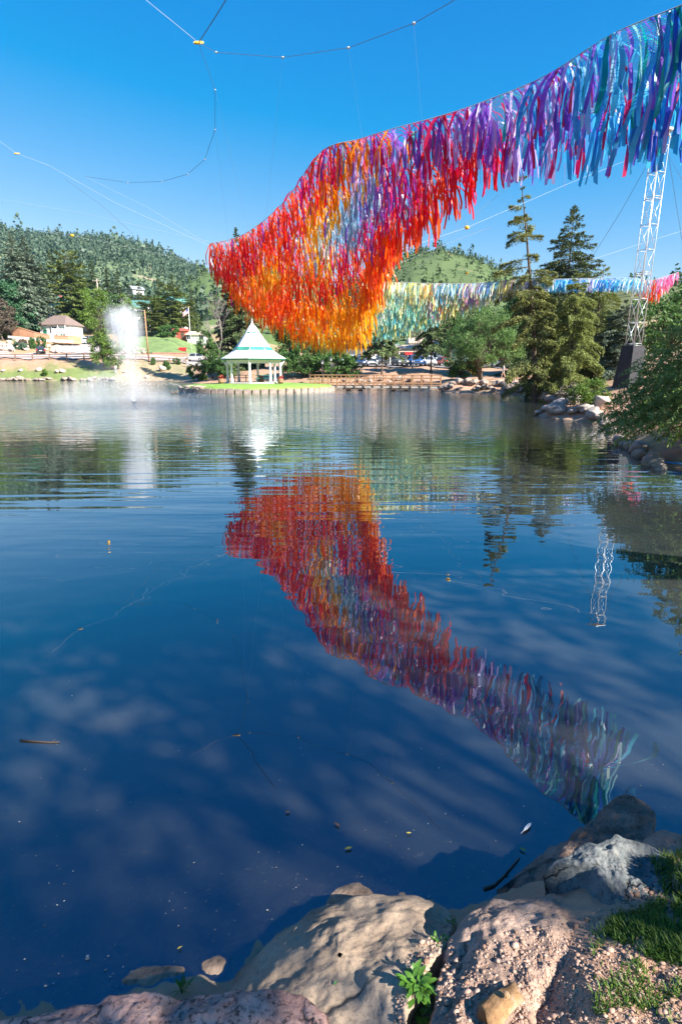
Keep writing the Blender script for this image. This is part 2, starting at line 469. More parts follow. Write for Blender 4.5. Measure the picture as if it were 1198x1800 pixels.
# ------------------------------------------------------------------ water
FOUNT = onz(236, 707, 0)
def water_material():
    m, t, o = nodes_of('pond_water')
    N = t.nodes.new; L = t.links.new
    geo = N('ShaderNodeNewGeometry'); sep = N('ShaderNodeSeparateXYZ'); L(geo.outputs['Position'], sep.inputs[0])
    def mr(src, a, b, c, d, smooth=True):
        n = N('ShaderNodeMapRange'); n.interpolation_type = 'SMOOTHSTEP' if smooth else 'LINEAR'
        n.inputs[1].default_value = a; n.inputs[2].default_value = b; n.inputs[3].default_value = c; n.inputs[4].default_value = d
        L(src, n.inputs[0]); return n.outputs[0]
    def mth(op, a, b=None, c=None):
        n = N('ShaderNodeMath'); n.operation = op
        for k, v in enumerate((a, b, c)):
            if v is None: continue
            if isinstance(v, (int, float)): n.inputs[k].default_value = v
            else: L(v, n.inputs[k])
        return n.outputs[0]
    def wave(sc, mapping, detail=2, rough=.5, dist=0.0):
        mp = N('ShaderNodeMapping'); mp.inputs['Scale'].default_value = mapping
        L(geo.outputs['Position'], mp.inputs[0])
        n = N('ShaderNodeTexNoise'); n.inputs['Scale'].default_value = sc; n.inputs['Detail'].default_value = detail
        n.inputs['Roughness'].default_value = rough; n.inputs['Distortion'].default_value = dist
        L(mp.outputs[0], n.inputs['Vector']); return n.outputs[0]
    Y = sep.outputs[1]
    # wind patches let calm and rough water alternate
    patch = mr(wave(.09, (1, 1.6, 1), 3), .35, .65, .65, 1.25)
    far_amp = mth('MULTIPLY', mr(Y, 15, 30, 0.0, 1.0), patch)
    mid_amp = mth('MULTIPLY', mr(Y, 5.5, 11, 0.08, 1.0), mr(Y, 18, 34, 1.0, .35))
    # disturbed ring where the spray falls back
    dx = mth('SUBTRACT', sep.outputs[0], float(FOUNT[0])); dy = mth('SUBTRACT', Y, float(FOUNT[1]))
    dist = mth('SQRT', mth('ADD', mth('MULTIPLY', dx, dx), mth('MULTIPLY', dy, dy)))
    ring = mr(dist, 6.5, 9.2, 1.0, 0.0)
    h = mth('MULTIPLY', wave(2.2, (.55, 1.5, 1), 3, .55), mth('MULTIPLY', far_amp, .075))
    h = mth('ADD', h, mth('MULTIPLY', wave(.9, (.28, 2.2, 1), 2, .45, .4), mth('MULTIPLY', mid_amp, .016)))
    h = mth('ADD', h, mth('MULTIPLY', wave(2.0, (.8, 1.25, 1), 1, .4, .2), .0028))
    h = mth('ADD', h, mth('MULTIPLY', wave(9, (1, 1, 1), 2, .5), mth('MULTIPLY', ring, .05)))
    b = N('ShaderNodeBump'); b.inputs['Strength'].default_value = 1; b.inputs['Distance'].default_value = 1
    L(h, b.inputs['Height'])
    # murky body seen through the surface
    nz = wave(.8, (1, 1, 1), 6, .7)
    r = ramp(t, nz, [(.3, (.020, .028, .031)), (.7, (.044, .045, .041))])
    # fine drifting scum: faint pale lines and grains near the bank
    sc = wave(5.0, (1.0, 4.0, 1), 8, .75, 1.4)
    scum = mth('MULTIPLY', mr(sc, .60, .74, 0, 1), mr(Y, 1.2, 4.5, .5, 0.0))
    mx = N('ShaderNodeMix'); mx.data_type = 'RGBA'; L(scum, mx.inputs['Factor']); L(r.outputs[0], mx.inputs['A']); mx.inputs['B'].default_value = (.30, .24, .17, 1)
    dif = N('ShaderNodeBsdfDiffuse'); L(mx.outputs['Result'], dif.inputs['Color'])
    gl = N('ShaderNodeBsdfGlossy'); gl.inputs['Color'].default_value = (.92, .96, 1.0, 1)
    L(mr(Y, 6, 40, .012, .07), gl.inputs['Roughness']); L(b.outputs[0], gl.inputs['Normal'])
    fr = N('ShaderNodeFresnel'); fr.inputs['IOR'].default_value = 1.9; L(b.outputs[0], fr.inputs['Normal'])
    fac = mth('MULTIPLY_ADD', fr.outputs[0], 1.45, .0)
    fac = mth('MINIMUM', fac, .96)
    # the shallows by the bank let the bed show through
    tpn = N('ShaderNodeBsdfTransparent'); tpn.inputs[0].default_value = (.80, .88, .86, 1)
    body = N('ShaderNodeMixShader'); L(mth('MULTIPLY', mr(Y, 1.7, 3.2, .9, 0.0), mth('SUBTRACT', 1.0, scum)), body.inputs[0]); L(dif.outputs[0], body.inputs[1]); L(tpn.outputs[0], body.inputs[2])
    ms = N('ShaderNodeMixShader'); L(fac, ms.inputs[0]); L(body.outputs[0], ms.inputs[1]); L(gl.outputs[0], ms.inputs[2])
    L(ms.outputs[0], o.inputs[0])
    return m
w = mesh_obj('water', [(-130, -6, 0), (40, -6, 0), (40, 125, 0), (-130, 125, 0)], [(0, 1, 2, 3)], water_material())
w['kind'] = 'structure'

# ------------------------------------------------------------------ draped sheets: road, car park, lawn, path
def drape(name, quad, nu, nv, m, dz=.07):
    """quad: four (px, Y) corners; sheet laid on the ground"""
    P = [np.array([sx(a) * Y, Y]) for a, Y in quad]
    V = []; 
    for i in range(nu + 1):
        for j in range(nv + 1):
            u, v = i / nu, j / nv
            V.append(P[0] * (1 - u) * (1 - v) + P[1] * u * (1 - v) + P[2] * u * v + P[3] * (1 - u) * v)
    V = np.array(V); z = gz(V[:, 0], V[:, 1]) + dz
    V3 = np.column_stack([V, z])
    i, j = np.meshgrid(np.arange(nu), np.arange(nv), indexing='ij'); a = i * (nv + 1) + j
    Fq = np.stack([a, a + nv + 1, a + nv + 2, a + 1], -1).reshape(-1, 4)
    o = mesh_obj(name, V3, Fq, m, None, True); o['kind'] = 'structure'; return o
road_m = mat('pale_asphalt', (.42, .36, .33), .9, 1.5, .15)
lawn_m = mat('mown_lawn', (.15, .215, .075), .9, .5, .3, .4, 20)
lot_m = mat('grey_asphalt', (.20, .18, .17), .9, 1.5, .2)
path_m = mat('dirt_path', (.50, .33, .23), .95, 2.0, .15)
drape('road', [(-300, 121), (420, 121), (400, 134), (-300, 135.5)], 90, 8, road_m, .18)
drape('parking_area', [(95, 136.2), (215, 136.2), (205, 156), (110, 152)], 20, 12, road_m, .22)
drape('lawn', [(215, 138), (372, 138), (352, 172), (215, 172)], 26, 18, lawn_m, .28)
drape('parking_lot', [(560, 93), (1010, 90), (1000, 128), (560, 128)], 50, 16, lot_m, .2)
drape('path', [(776, 60.6), (935, 57.5), (935, 60.5), (776, 63.6)], 24, 4, path_m, .08)
for k in range(7):
    drape('road_marking', [(118 + 11 * k, 138.5), (119.3 + 11 * k, 138.5), (116.3 + 11 * k, 144), (115 + 11 * k, 144)], 2, 4, white, .27)

# ------------------------------------------------------------------ hills with their woods
def hill(name, crest, Yc, Y0, Z0, seed, woods, m, tree_m, tsize, wood_label, depth=140):
    rng = np.random.default_rng(seed)
    cp = np.array(crest, float)
    pxs = np.linspace(cp[0, 0], cp[-1, 0], 150)
    zc = np.array([at(CX, p, Yc)[2] for p in np.interp(pxs, cp[:, 0], cp[:, 1])])
    ts = np.concatenate([np.linspace(0, 1, 60), np.linspace(1.03, 1.6, 12)])
    def surf(p, t):
        zt = np.interp(p, pxs, zc)
        y = Y0 + (Yc - Y0) * t
        x = sx(p) * y
        k = np.where(t < .002, -.12, 0) + np.where(t <= 1, np.clip(t, 0, 1) ** 1.15, 1 - (t - 1) * .8)
        z = Z0 + (zt - Z0) * k
        rel = (zt - Z0) * .03 * np.sin(np.clip(t, 0, 1) * math.pi) ** 1.5
        q = x / (Yc * .07); r_ = y / (Yc * .13)
        z = z + rel * (np.sin(q * 1.1 + np.sin(r_) * 1.2) + .6 * np.sin(q * 2.7 + r_ * .8 + 1) + .35 * np.sin(q * 5.3 - r_ * 2.1))
        return x, y, z
    Pg, Tg = np.meshgrid(pxs, ts, indexing='ij')
    X, Y, Z = surf(Pg, Tg)
    na, nr = X.shape
    i, j = np.meshgrid(np.arange(na - 1), np.arange(nr - 1), indexing='ij'); a = i * nr + j
    Fq = np.stack([a, a + nr, a + nr + 1, a + 1], -1).reshape(-1, 4)
    o = mesh_obj(name, np.stack([X, Y, Z], -1).reshape(-1, 3), Fq, m, None, True); o['kind'] = 'structure'
    # conifers, each a ragged two-tier cone
    n = woods
    p = rng.uniform(cp[0, 0], cp[-1, 0], n * 3); t = rng.uniform(.0, 1.06, n * 3) ** .9
    x, y, z = surf(p, t)
    dens = .5 + .5 * np.sin(x / (Yc * .06) + np.sin(y / (Yc * .07)) * 1.7) * np.sin(y / (Yc * .09) + 1.3)
    dens = np.maximum(dens * (.3 if woods < 2000 else 1), np.where(t > .93, .8, 0))
    keep = np.argwhere(rng.uniform(0, 1, n * 3) < dens ** 1.9 + .1)[:n, 0]
    x, y, z = x[keep], y[keep], z[keep]; n = len(x)
    h = tsize * rng.lognormal(-.12, .32, n); rad = h * rng.uniform(.22, .38, n)
    nc = 20
    hh = rng.uniform(0, 1, (n, nc)) ** .9; hh[:, 0] = .97
    shape = np.where(rng.uniform(0, 1, (n, 1)) < .6, (1 - hh) ** .8 + .05, np.sin(np.clip(hh * .92 + .06, 0, 1) * math.pi) ** .6)
    an = rng.uniform(0, 6.283, (n, nc)); rr = rad[:, None] * shape * rng.uniform(.35, 1.15, (n, nc))
    Cc = np.stack([x[:, None] + np.cos(an) * rr, y[:, None] + np.sin(an) * rr, (z - .4)[:, None] + h[:, None] * (.08 + .92 * hh)], -1).reshape(-1, 3)
    sz = (h[:, None] * rng.uniform(.10, .2, (n, nc)) * (1.1 - .55 * hh)).reshape(-1, 1)
    a1 = rng.normal(0, 1, (n * nc, 3)); a1 /= np.linalg.norm(a1, axis=1, keepdims=True)
    b1_ = np.cross(a1, rng.normal(0, 1, (n * nc, 3))); b1_ /= np.linalg.norm(b1_, axis=1, keepdims=True)
    Vq = np.stack([Cc - a1 * sz, Cc + b1_ * sz * .75, Cc + a1 * sz, Cc - b1_ * sz * .75], 1).reshape(-1, 3)
    wo_ = mesh_obj('hillside_wood', Vq, np.arange(len(Vq)).reshape(-1, 4), tree_m, None)
    tag(wo_, wood_label, 'wood'); wo_['kind'] = 'stuff'
    return surf
def hill_mat(name, a, b, c, scale):
    m, t, o = nodes_of(name)
    p = t.nodes.new('ShaderNodeBsdfPrincipled'); p.inputs['Roughness'].default_value = .95; p.inputs['Specular IOR Level'].default_value = .1
    n = noise_node(t, scale, 10, .68, 'Object')
    r = ramp(t, n.outputs[0], [(.30, a), (.47, b), (.60, b), (.66, c), (.72, c)])
    t.links.new(r.outputs[0], p.inputs['Base Color']); t.links.new(p.outputs[0], o.inputs[0]); return m
conif_far = leaf_mat('far_conifer', (.04, .075, .05), (.095, .135, .08), .12)
conif_mid = leaf_mat('mid_conifer', (.05, .085, .03), (.11, .15, .05), .15)
surfA = hill('hill', [(-500, 350), (-250, 352), (-100, 365), (0, 389), (60, 410), (120, 417), (200, 421), (245, 427), (300, 448), (340, 466), (372, 484), (450, 520), (540, 548)],
     760, 230, 20, 1, 12000, hill_mat('mountain_scrub', (.06, .10, .05), (.13, .17, .085), (.34, .25, .18), .022), conif_far, 8.0, 'dark conifer forest covering the mountainside behind the spruces')
surfB = hill('hill', [(270, 540), (320, 508), (345, 494), (372, 482), (430, 468), (500, 474), (570, 500), (640, 530)],
     430, 180, 12, 2, 350, hill_mat('ridge_scrub', (.06, .11, .04), (.12, .17, .06), (.42, .33, .24), .03), conif_mid, 7, 'scattered conifers on the low ridge right of the flagpole')
surfC = hill('hill', [(560, 540), (620, 496), (680, 460), (720, 444), (768, 439), (820, 453), (870, 476), (920, 506), (1010, 545)],
     400, 150, 6, 3, 1100, hill_mat('green_hill_scrub', (.045, .075, .028), (.095, .13, .05), (.30, .20, .13), .035), conif_mid, 5, 'scattered conifers on the round green hill behind the yellow net')
surfD = hill('hill', [(940, 560), (1000, 528), (1050, 508), (1090, 498), (1150, 500), (1250, 494), (1400, 480), (1700, 470)],
     260, 110, 5, 4, 420, hill_mat('right_hill_scrub', (.05, .08, .03), (.12, .13, .055), (.36, .20, .13), .04), conif_mid, 5, 'scattered conifers on the reddish hill behind the truss tower')
# ------------------------------------------------------------------ hanging nets of fabric streamers
rib_m = None
def ribbon_material():
    m, t, o = nodes_of('streamer_fabric')
    a = t.nodes.new('ShaderNodeVertexColor'); a.layer_name = 'Col'
    n = noise_node(t, 3.0, 3)
    r = ramp(t, n.outputs[0], [(.3, (.85, .85, .85)), (.7, (1.1, 1.1, 1.1))])
    mx = t.nodes.new('ShaderNodeMix'); mx.data_type = 'RGBA'; mx.blend_type = 'MULTIPLY'; mx.inputs['Factor'].default_value = 1
    t.links.new(a.outputs[0], mx.inputs['A']); t.links.new(r.outputs[0], mx.inputs['B'])
    p = t.nodes.new('ShaderNodeBsdfPrincipled'); p.inputs['Roughness'].default_value = .32; p.inputs['Specular IOR Level'].default_value = .45
    tr = t.nodes.new('ShaderNodeBsdfTranslucent'); ms = t.nodes.new('ShaderNodeMixShader'); ms.inputs[0].default_value = .55
    t.links.new(mx.outputs['Result'], p.inputs['Base Color']); t.links.new(mx.outputs['Result'], tr.inputs[0])
    tp = t.nodes.new('ShaderNodeBsdfTransparent'); m2 = t.nodes.new('ShaderNodeMixShader'); m2.inputs[0].default_value = .14
    gm = t.nodes.new('ShaderNodeGamma'); gm.inputs[1].default_value = .6; t.links.new(mx.outputs['Result'], gm.inputs[0]); t.links.new(gm.outputs[0], tp.inputs[0])
    t.links.new(p.outputs[0], ms.inputs[1]); t.links.new(tr.outputs[0], ms.inputs[2]); t.links.new(ms.outputs[0], m2.inputs[1]); t.links.new(tp.outputs[0], m2.inputs[2]); t.links.new(m2.outputs[0], o.inputs[0])
    return m
rib_m = ribbon_material()
PAL = dict(red=(.82, .02, .03), scarlet=(.92, .09, .02), orange=(.95, .17, .01), tang=(.95, .29, .01), amber=(.95, .45, .01), yellow=(.95, .62, .04), crimson=(.72, .01, .09),
           magenta=(.68, .03, .30), purple=(.27, .09, .58), lav=(.50, .38, .78), lilac=(.66, .56, .82), blue=(.03, .11, .60), azure=(.04, .36, .72), cyan=(.08, .52, .74), sky=(.36, .68, .84),
           teal=(.01, .34, .32), green=(.02, .36, .24), steel=(.26, .44, .60), lemon=(.95, .82, .32), mint=(.45, .82, .74), cream=(.96, .93, .72), white=(.85, .86, .88), pale=(.93, .86, .48), aqua=(.34, .74, .70), pink=(.92, .30, .52), hot=(.9, .08, .34), dark=(.10, .07, .16), shaded_red=(.62, .05, .01))
ZONES1 = [  # (px, py, reach, palette with weights) of the streamers' colours along the net, with painted shade below the fold
    (395, 440, 1, dict(red=4, scarlet=5, crimson=1, magenta=.5, purple=.4, orange=2)), (380, 480, 1, dict(red=4, crimson=1, scarlet=3, magenta=.4, orange=1)),
    (450, 440, 1, dict(scarlet=4, orange=3, red=2, purple=.4, magenta=.5)), (420, 480, 1, dict(red=3, scarlet=4, orange=1.5, purple=.6)),
    (500, 400, 1, dict(scarlet=3, orange=3, red=3, magenta=1, purple=.6)), (520, 470, 1, dict(orange=3, scarlet=3, magenta=1, tang=1)),
    (400, 520, .8, dict(orange=4, tang=3, amber=1)), (470, 500, 1, dict(amber=4, tang=2, yellow=1)), (440, 545, .8, dict(orange=4, tang=3)),
    (545, 330, 1, dict(crimson=3, red=2, magenta=2, scarlet=2, steel=.4, purple=.8)), (575, 280, 1, dict(crimson=3, purple=2, scarlet=2, lav=1, magenta=1)),
    (612, 305, .9, dict(amber=5, tang=2, orange=1)), (585, 350, .9, dict(amber=5, tang=3, orange=1)), (562, 400, .9, dict(amber=5, yellow=2, tang=1)), (555, 440, .7, dict(amber=4, yellow=2, pale=1)), (560, 470, .8, dict(yellow=4, amber=4, pale=1)),
    (640, 320, .9, dict(steel=4, lav=2, purple=1, amber=1)), (620, 365, .9, dict(steel=5, sky=1, white=1)), (600, 410, .9, dict(steel=4, sky=2, white=1.5)), (575, 432, .8, dict(sky=3, steel=3, white=1.5)), (535, 462, .6, dict(lav=2, steel=2, white=1, orange=2)),
    (650, 420, 1, dict(crimson=3, magenta=2, purple=1.5, red=2)), (600, 470, 1, dict(crimson=3, magenta=2, scarlet=3, amber=.6)),
    (690, 350, 1, dict(crimson=3, purple=3, magenta=2, steel=.6, red=1)), (680, 290, 1, dict(purple=3, lav=1.5, steel=1, crimson=2, tang=.8)), (650, 262, 1, dict(purple=2, crimson=2, tang=1, teal=.5, lav=1)),
    (700, 430, 1, dict(scarlet=4, orange=4, red=2)), (660, 470, 1, dict(orange=5, tang=2, scarlet=2)), (760, 370, 1, dict(scarlet=4, red=4, orange=2, crimson=1)),
    (500, 530, 1, dict(scarlet=3, orange=3, shaded_red=2)), (560, 520, 1, dict(shaded_red=2, scarlet=4, orange=3, red=1)), (630, 520, 1, dict(shaded_red=2, scarlet=3, orange=3, tang=1)),  # darkest red here is the upper sheet's shade painted into the streamers
    (600, 548, 1, dict(amber=7, tang=2, yellow=2)), (540, 558, 1, dict(tang=4, orange=2, amber=4)), (640, 545, 1, dict(amber=6, tang=3, yellow=1)),
    (530, 580, 1, dict(tang=4, amber=4, orange=2)), (600, 570, 1, dict(amber=7, tang=2, yellow=2)), (580, 600, 1, dict(amber=6, yellow=4)), (635, 580, 1, dict(amber=5, tang=2, yellow=2)),
    (760, 260, 1, dict(purple=3, lav=2, crimson=2, magenta=1.5, lilac=1, teal=.4, red=1)), (830, 300, 1, dict(red=4, crimson=3, scarlet=1, magenta=1)), (800, 320, 1, dict(scarlet=3, red=3, crimson=2)),
    (840, 225, 1, dict(purple=3.5, lav=2, crimson=1.6, magenta=.8, lilac=1.5, azure=.5, teal=.4)), (900, 240, 1, dict(lav=3, purple=3, crimson=1.2, lilac=2, azure=1)),
    (940, 190, 1, dict(azure=2, purple=2.5, lav=2, crimson=1.4, cyan=1.5, lilac=1, teal=.5)), (1000, 220, 1, dict(lav=2, azure=2.5, cyan=1.5, purple=2, crimson=1.4, lilac=1)),
    (1060, 160, 1, dict(azure=3, cyan=4, sky=1, purple=1, crimson=.9, teal=1, blue=.7, lav=1)), (1080, 230, 1, dict(cyan=3, azure=3, crimson=1.2, purple=1, lav=1)),
    (1130, 90, 1, dict(cyan=3, azure=3, teal=1.5, blue=1.3, purple=.9, aqua=1.5)), (1170, 190, 1, dict(cyan=3, azure=4, blue=1.5, teal=1, lav=1, crimson=.4)), (1190, 40, 1, dict(teal=2, azure=3, purple=1, blue=1.2, aqua=2, cyan=1.5)), (1330, 20, 1, dict(teal=2, azure=2, blue=1, cyan=1))]
ZONES2 = [(660, 510, 1, dict(pale=4, lemon=3, white=3, aqua=.6)), (720, 505, 1, dict(lemon=3, pale=3, white=3, sky=1.5)), (780, 500, 1, dict(sky=3, azure=2, white=2, pale=1.5)), (860, 503, 1, dict(azure=2.5, sky=3, white=2, lav=.6)),
    (760, 520, 1, dict(lemon=2.5, pale=3, white=2, tang=.7, sky=1)), (850, 520, 1, dict(white=2, pale=2, sky=2, tang=.5, lav=1)), (660, 550, 1, dict(aqua=2.5, cream=1.5, mint=1.2, white=1.5, pale=1.5)), (720, 555, 1, dict(aqua=2.5, cream=1.5, mint=1.5, pale=2, white=1)),
    (770, 535, .7, dict(pink=2.5, lav=1.5, aqua=2, pale=1.5)), (830, 527, .6, dict(pink=2, lav=2, sky=1)), (640, 590, 1, dict(aqua=2.5, pale=3, lemon=2, mint=2, cyan=1)), (700, 590, 1, dict(aqua=2.5, mint=2, lemon=2, cyan=2)), (745, 580, 1, dict(mint=2, cyan=2, lemon=2)), (800, 550, 1, dict(pale=4, lemon=4, white=1, aqua=1)), (860, 535, 1, dict(lemon=4, pale=4, white=1)), (900, 512, 1, dict(lemon=4, pale=4, white=1)),
    (910, 495, 1, dict(sky=3, azure=2, white=3, lav=1)), (960, 495, 1, dict(white=4, sky=3, lilac=1, azure=1)), (985, 505, 1, dict(cyan=4, azure=3, white=1.5, sky=2)), (1050, 493, 1, dict(white=4, lilac=1, sky=2)), (1060, 506, 1, dict(azure=4, cyan=3, blue=1, sky=1.5)), (1110, 497, 1, dict(sky=3, white=2, cyan=2))]
ZONES3 = [(1130, 500, 1, dict(sky=3, cyan=2, white=2, pink=.5)), (1145, 525, 1, dict(scarlet=4, orange=4, tang=1)), (1160, 530, 1, dict(orange=4, scarlet=3, pink=1)), (1170, 500, 1, dict(pink=4, hot=2, white=.5)), (1185, 485, 1, dict(pink=5, hot=2, lilac=1)), (1150, 487, 1, dict(sky=2, pink=3, lilac=1))]

def catmull(P, m):
    """resample rows of control points P (n, k) at m parameters"""
    n = len(P); u = np.linspace(0, n - 1, m); i = np.clip(u.astype(int), 0, n - 2); f = (u - i)[:, None]
    g = lambda q: P[np.clip(q, 0, n - 1)]
    a, b, c, d = g(i - 1), g(i), g(i + 1), g(i + 2)
    return .5 * (2 * b + (c - a) * f + (2 * a - 5 * b + 4 * c - d) * f ** 2 + (3 * b - a - 3 * c + d) * f ** 3)

def streamer_net(label, cols, mids, zones, seed, spacing, length, width, wind, thin, nsingle, linegap):
    rng = np.random.default_rng(seed)
    top = np.array([c[0] for c in cols], float); bot = np.array([c[1] for c in cols], float)
    M, K = 260, 90
    T = catmull(top, M); B = catmull(bot, M)
    S = np.zeros((M, K, 3)); PX = np.zeros((M, K, 2))
    md = catmull(np.array(mids, float), M)          # per column: bulge of the sheet below the straight line, metres
    for i in range(M):
        a = at(*T[i]); b = at(*B[i])
        for k in range(K):
            v = k / (K - 1)
            p = a * (1 - v) + b * v
            p = p + np.array([0, 0, -1.0]) * md[i, 0] * math.sin(math.pi * v) + np.array([0, 0, -md[i, 1]]) * math.exp(-((v - md[i, 2]) / .09) ** 2)
            S[i, k] = p
            r_ = p - np.array([0, 0, ZC]); dep = r_[1] * _cp - r_[2] * _sp
            PX[i, k] = (CX + F * r_[0] / dep, CY - F * (r_[1] * _sp + r_[2] * _cp) / dep)
    root = thing('streamer_net', label, 'art installation', S[M // 2, K // 2])
    base = S[M // 2, K // 2]
    # net lines
    g = G()
    li = np.linalg.norm(np.diff(S[:, K // 2], axis=0), axis=1); cu = np.concatenate([[0], np.cumsum(li)])
    for q in np.arange(0, cu[-1], linegap):
        i = int(np.searchsorted(cu, q)); i = min(i, M - 1)
        g.tube([S[i, k] - base for k in range(0, K, 8)] + [S[i, K - 1] - base], .006, 3, False)
    wmax = np.linalg.norm(S[:, 0] - S[:, -1], axis=1).max()
    for v in np.linspace(0, 1, int(wmax / linegap) + 2):
        k = int(round(v * (K - 1)))
        g.tube([S[i, k] - base for i in range(0, M, 4)], .006 if 0 < k < K - 1 else .014, 3, False)
    g.build('net', cable_m, root)
    # knots: even spacing over the sheet
    e1 = np.gradient(S, axis=0); e2 = np.gradient(S, axis=1)
    area = np.linalg.norm(np.cross(e1, e2), axis=-1)
    area = area * np.interp(S[..., 1], [11, 17, 24], [thin, 1.0, 1.75])
    n = int(area.sum() / spacing ** 2)
    pr = (area / area.sum()).ravel()
    idx = np.searchsorted(np.cumsum(pr), (np.arange(n) + rng.uniform(0, 1, n)) / n); idx = np.clip(idx, 0, M * K - 1)
    ii, kk = idx // K, idx % K
    fi = np.clip(ii + rng.uniform(-.5, .5, n), 0, M - 1.001); fk = np.clip(kk + rng.uniform(-.5, .5, n), 0, K - 1.001)
    # a dense row along the two long edges
    ne = int(cu[-1] / (spacing * .33))
    fi = np.concatenate([fi, rng.uniform(0, M - 1.01, 2 * ne)]); fk = np.concatenate([fk, np.zeros(ne), np.full(ne, K - 1.001)])
    n = len(fi)
    def bil(Aq):
        i = fi.astype(int); k = fk.astype(int); u = (fi - i)[:, None]; v = (fk - k)[:, None]
        return Aq[i, k] * (1 - u) * (1 - v) + Aq[i + 1, k] * u * (1 - v) + Aq[i, k + 1] * (1 - u) * v + Aq[i + 1, k + 1] * u * v
    A = bil(S); P2 = bil(PX)
    # colours
    zp = np.array([(z[0], z[1]) for z in zones], float); zr = np.array([z[2] for z in zones])
    hang = np.array([0, .55 * length * F])       # streamers show their colour below the knot
    Pc = P2 + np.stack([np.zeros(n), hang[1] / np.maximum(A[:, 1], 5)], -1) + rng.normal(0, 7, (n, 2))
    d2 = ((Pc[:, None] - zp[None]) ** 2).sum(-1) / zr[None] ** 2 + 60
    wz = d2 ** -2.6; wz /= wz.sum(1, keepdims=True)
    pick = (np.cumsum(wz, 1) > rng.uniform(0, 1, (n, 1))).argmax(1)
    C = np.zeros((n, 3))
    for z in range(len(zones)):
        m_ = np.argwhere(pick == z)[:, 0]
        if not len(m_): continue
        names = list(zones[z][3]); ww = np.array([zones[z][3][q] for q in names]); ww = ww / ww.sum()
        C[m_] = np.array([PAL[q] for q in names])[rng.choice(len(names), len(m_), p=ww)]
    C = np.clip(C * rng.uniform(.92, 1.16, (n, 1)) + rng.normal(0, .012, (n, 3)), .004, .97)
    # ribbon strips
    SG = 7
    t = np.linspace(0, 1, SG)[None, :]
    L = length * (rng.uniform(.7, 1.25, n) * np.interp(A[:, 1], [12, 27, 60], [1.0, .72, .85]))[:, None]
    gust = rng.normal(0, 1, n)[:, None]
    swx = (wind[0] + .24 * gust + .10 * rng.normal(0, 1, (n, 1))); swy = (wind[1] + .14 * rng.normal(0, 1, (n, 1)))
    curve = 1 - (1 - t) ** 2.2
    wig = .035 * np.sin(t * rng.uniform(3, 9, (n, 1)) + rng.uniform(0, 6, (n, 1)))
    ox = L * (swx * curve + wig * t); oy = L * (swy * curve + .03 * np.sin(t * rng.uniform(3, 8, (n, 1)) + 2))
    oz = -L * (t ** (1 + np.clip(np.abs(swx), 0, .5))) * np.sqrt(np.clip(1 - swx ** 2 - swy ** 2, .3, 1))
    cx_ = A[:, :1] + ox; cy_ = A[:, 1:2] + oy; cz_ = A[:, 2:] + oz
    ang = .35 + rng.normal(0, .7, (n, 1)) + t * rng.normal(0, 1.1, (n, 1))
    hw = width * .5 * (rng.uniform(.6, 1.3, n) * np.interp(A[:, 1], [12, 20, 27], [1.05, .9, .75]))[:, None] * np.interp(t, [0, .03, .18, .85, 1], [.9, .25, .85, 1, .8])
    wx, wy, wz_ = np.cos(ang) * hw, np.sin(ang) * hw, hw * .25 * np.sin(ang * 2)
    V = np.zeros((n, SG, 2, 3))
    V[:, :, 0, 0] = cx_ - wx; V[:, :, 0, 1] = cy_ - wy; V[:, :, 0, 2] = cz_ - wz_
    V[:, :, 1, 0] = cx_ + wx; V[:, :, 1, 1] = cy_ + wy; V[:, :, 1, 2] = cz_ + wz_
    V[:, -1, 1, 2] += .5 * width * rng.uniform(-1, 1, n)
    V = V.reshape(n, SG * 2, 3) - base
    f1 = np.array([(2 * s, 2 * s + 1, 2 * s + 3, 2 * s + 2) for s in range(SG - 1)])
    inframe = (P2[:, 0] > -10) & (P2[:, 0] < 1215) & (P2[:, 1] > -60)
    order = np.lexsort((A[:, 1], ~inframe))
    single = order[:nsingle]; rest = order[nsingle:]
    for q in single:
        mesh_obj('streamer', V[q], f1, rib_m, root, True, np.repeat(C[q][None], SG * 2, 0))
    m = len(rest)
    o = mesh_obj('streamers', V[rest].reshape(-1, 3), (f1[None] + (np.arange(m) * SG * 2)[:, None, None]).reshape(-1, 4), rib_m, root, True, np.repeat(C[rest], SG * 2, 0))
    o['kind'] = 'stuff'
    return S
cols1 = [((369, 428, 33.5), (369, 462, 34.2)), ((430, 411, 31), (440, 540, 33.6)), ((500, 354, 26.5), (520, 578, 32.4)), ((565, 266, 22.8), (590, 592, 32)), ((632, 244, 21.2), (640, 572, 30.6)),
         ((690, 226, 19.2), (672, 440, 25)), ((775, 203, 18), (752, 362, 21)), ((850, 178, 16.8), (862, 252, 18.6)), ((960, 132, 15), (950, 222, 16.6)), ((1075, 60, 13), (1080, 185, 14.3)), ((1198, 8, 11.5), (1190, 140, 12.9)), ((1240, -12, 11.1), (1232, 122, 12.5))]
mids1 = [(0, 0, .5), (.1, .3, .5), (.2, .6, .56), (.2, .8, .62), (.2, .8, .66), (.2, .4, .8), (.2, 0, .5), (.1, 0, .5), (.1, 0, .5), (.1, 0, .5), (.1, 0, .5), (.1, 0, .5)]
S1 = streamer_net('huge red, orange, purple and blue streamer net swooping over the pond toward the camera', cols1, mids1, ZONES1, 11, .225, 1.3, .10, (.18, .06), .42, 300, .30)
cols2 = [((640, 494, 40.5), (628, 585, 42.6)), ((700, 496, 41), (700, 577, 43)), ((760, 498, 41.5), (765, 556, 43.2)), ((830, 498, 42), (830, 528, 43.2)), ((900, 492, 42.5), (900, 503, 43.2)), ((960, 491, 43), (960, 492, 44.5)), ((1040, 491, 44), (1040, 489, 45.3)), ((1122, 491, 45), (1122, 488, 46.3))]
S2 = streamer_net('long yellow, teal and pale blue streamer net hanging behind the orange one', cols2, [(.15, 0, .5)] * 8, ZONES2, 12, .14, .95, .115, (-.30, .05), 1.0, 300, .8)
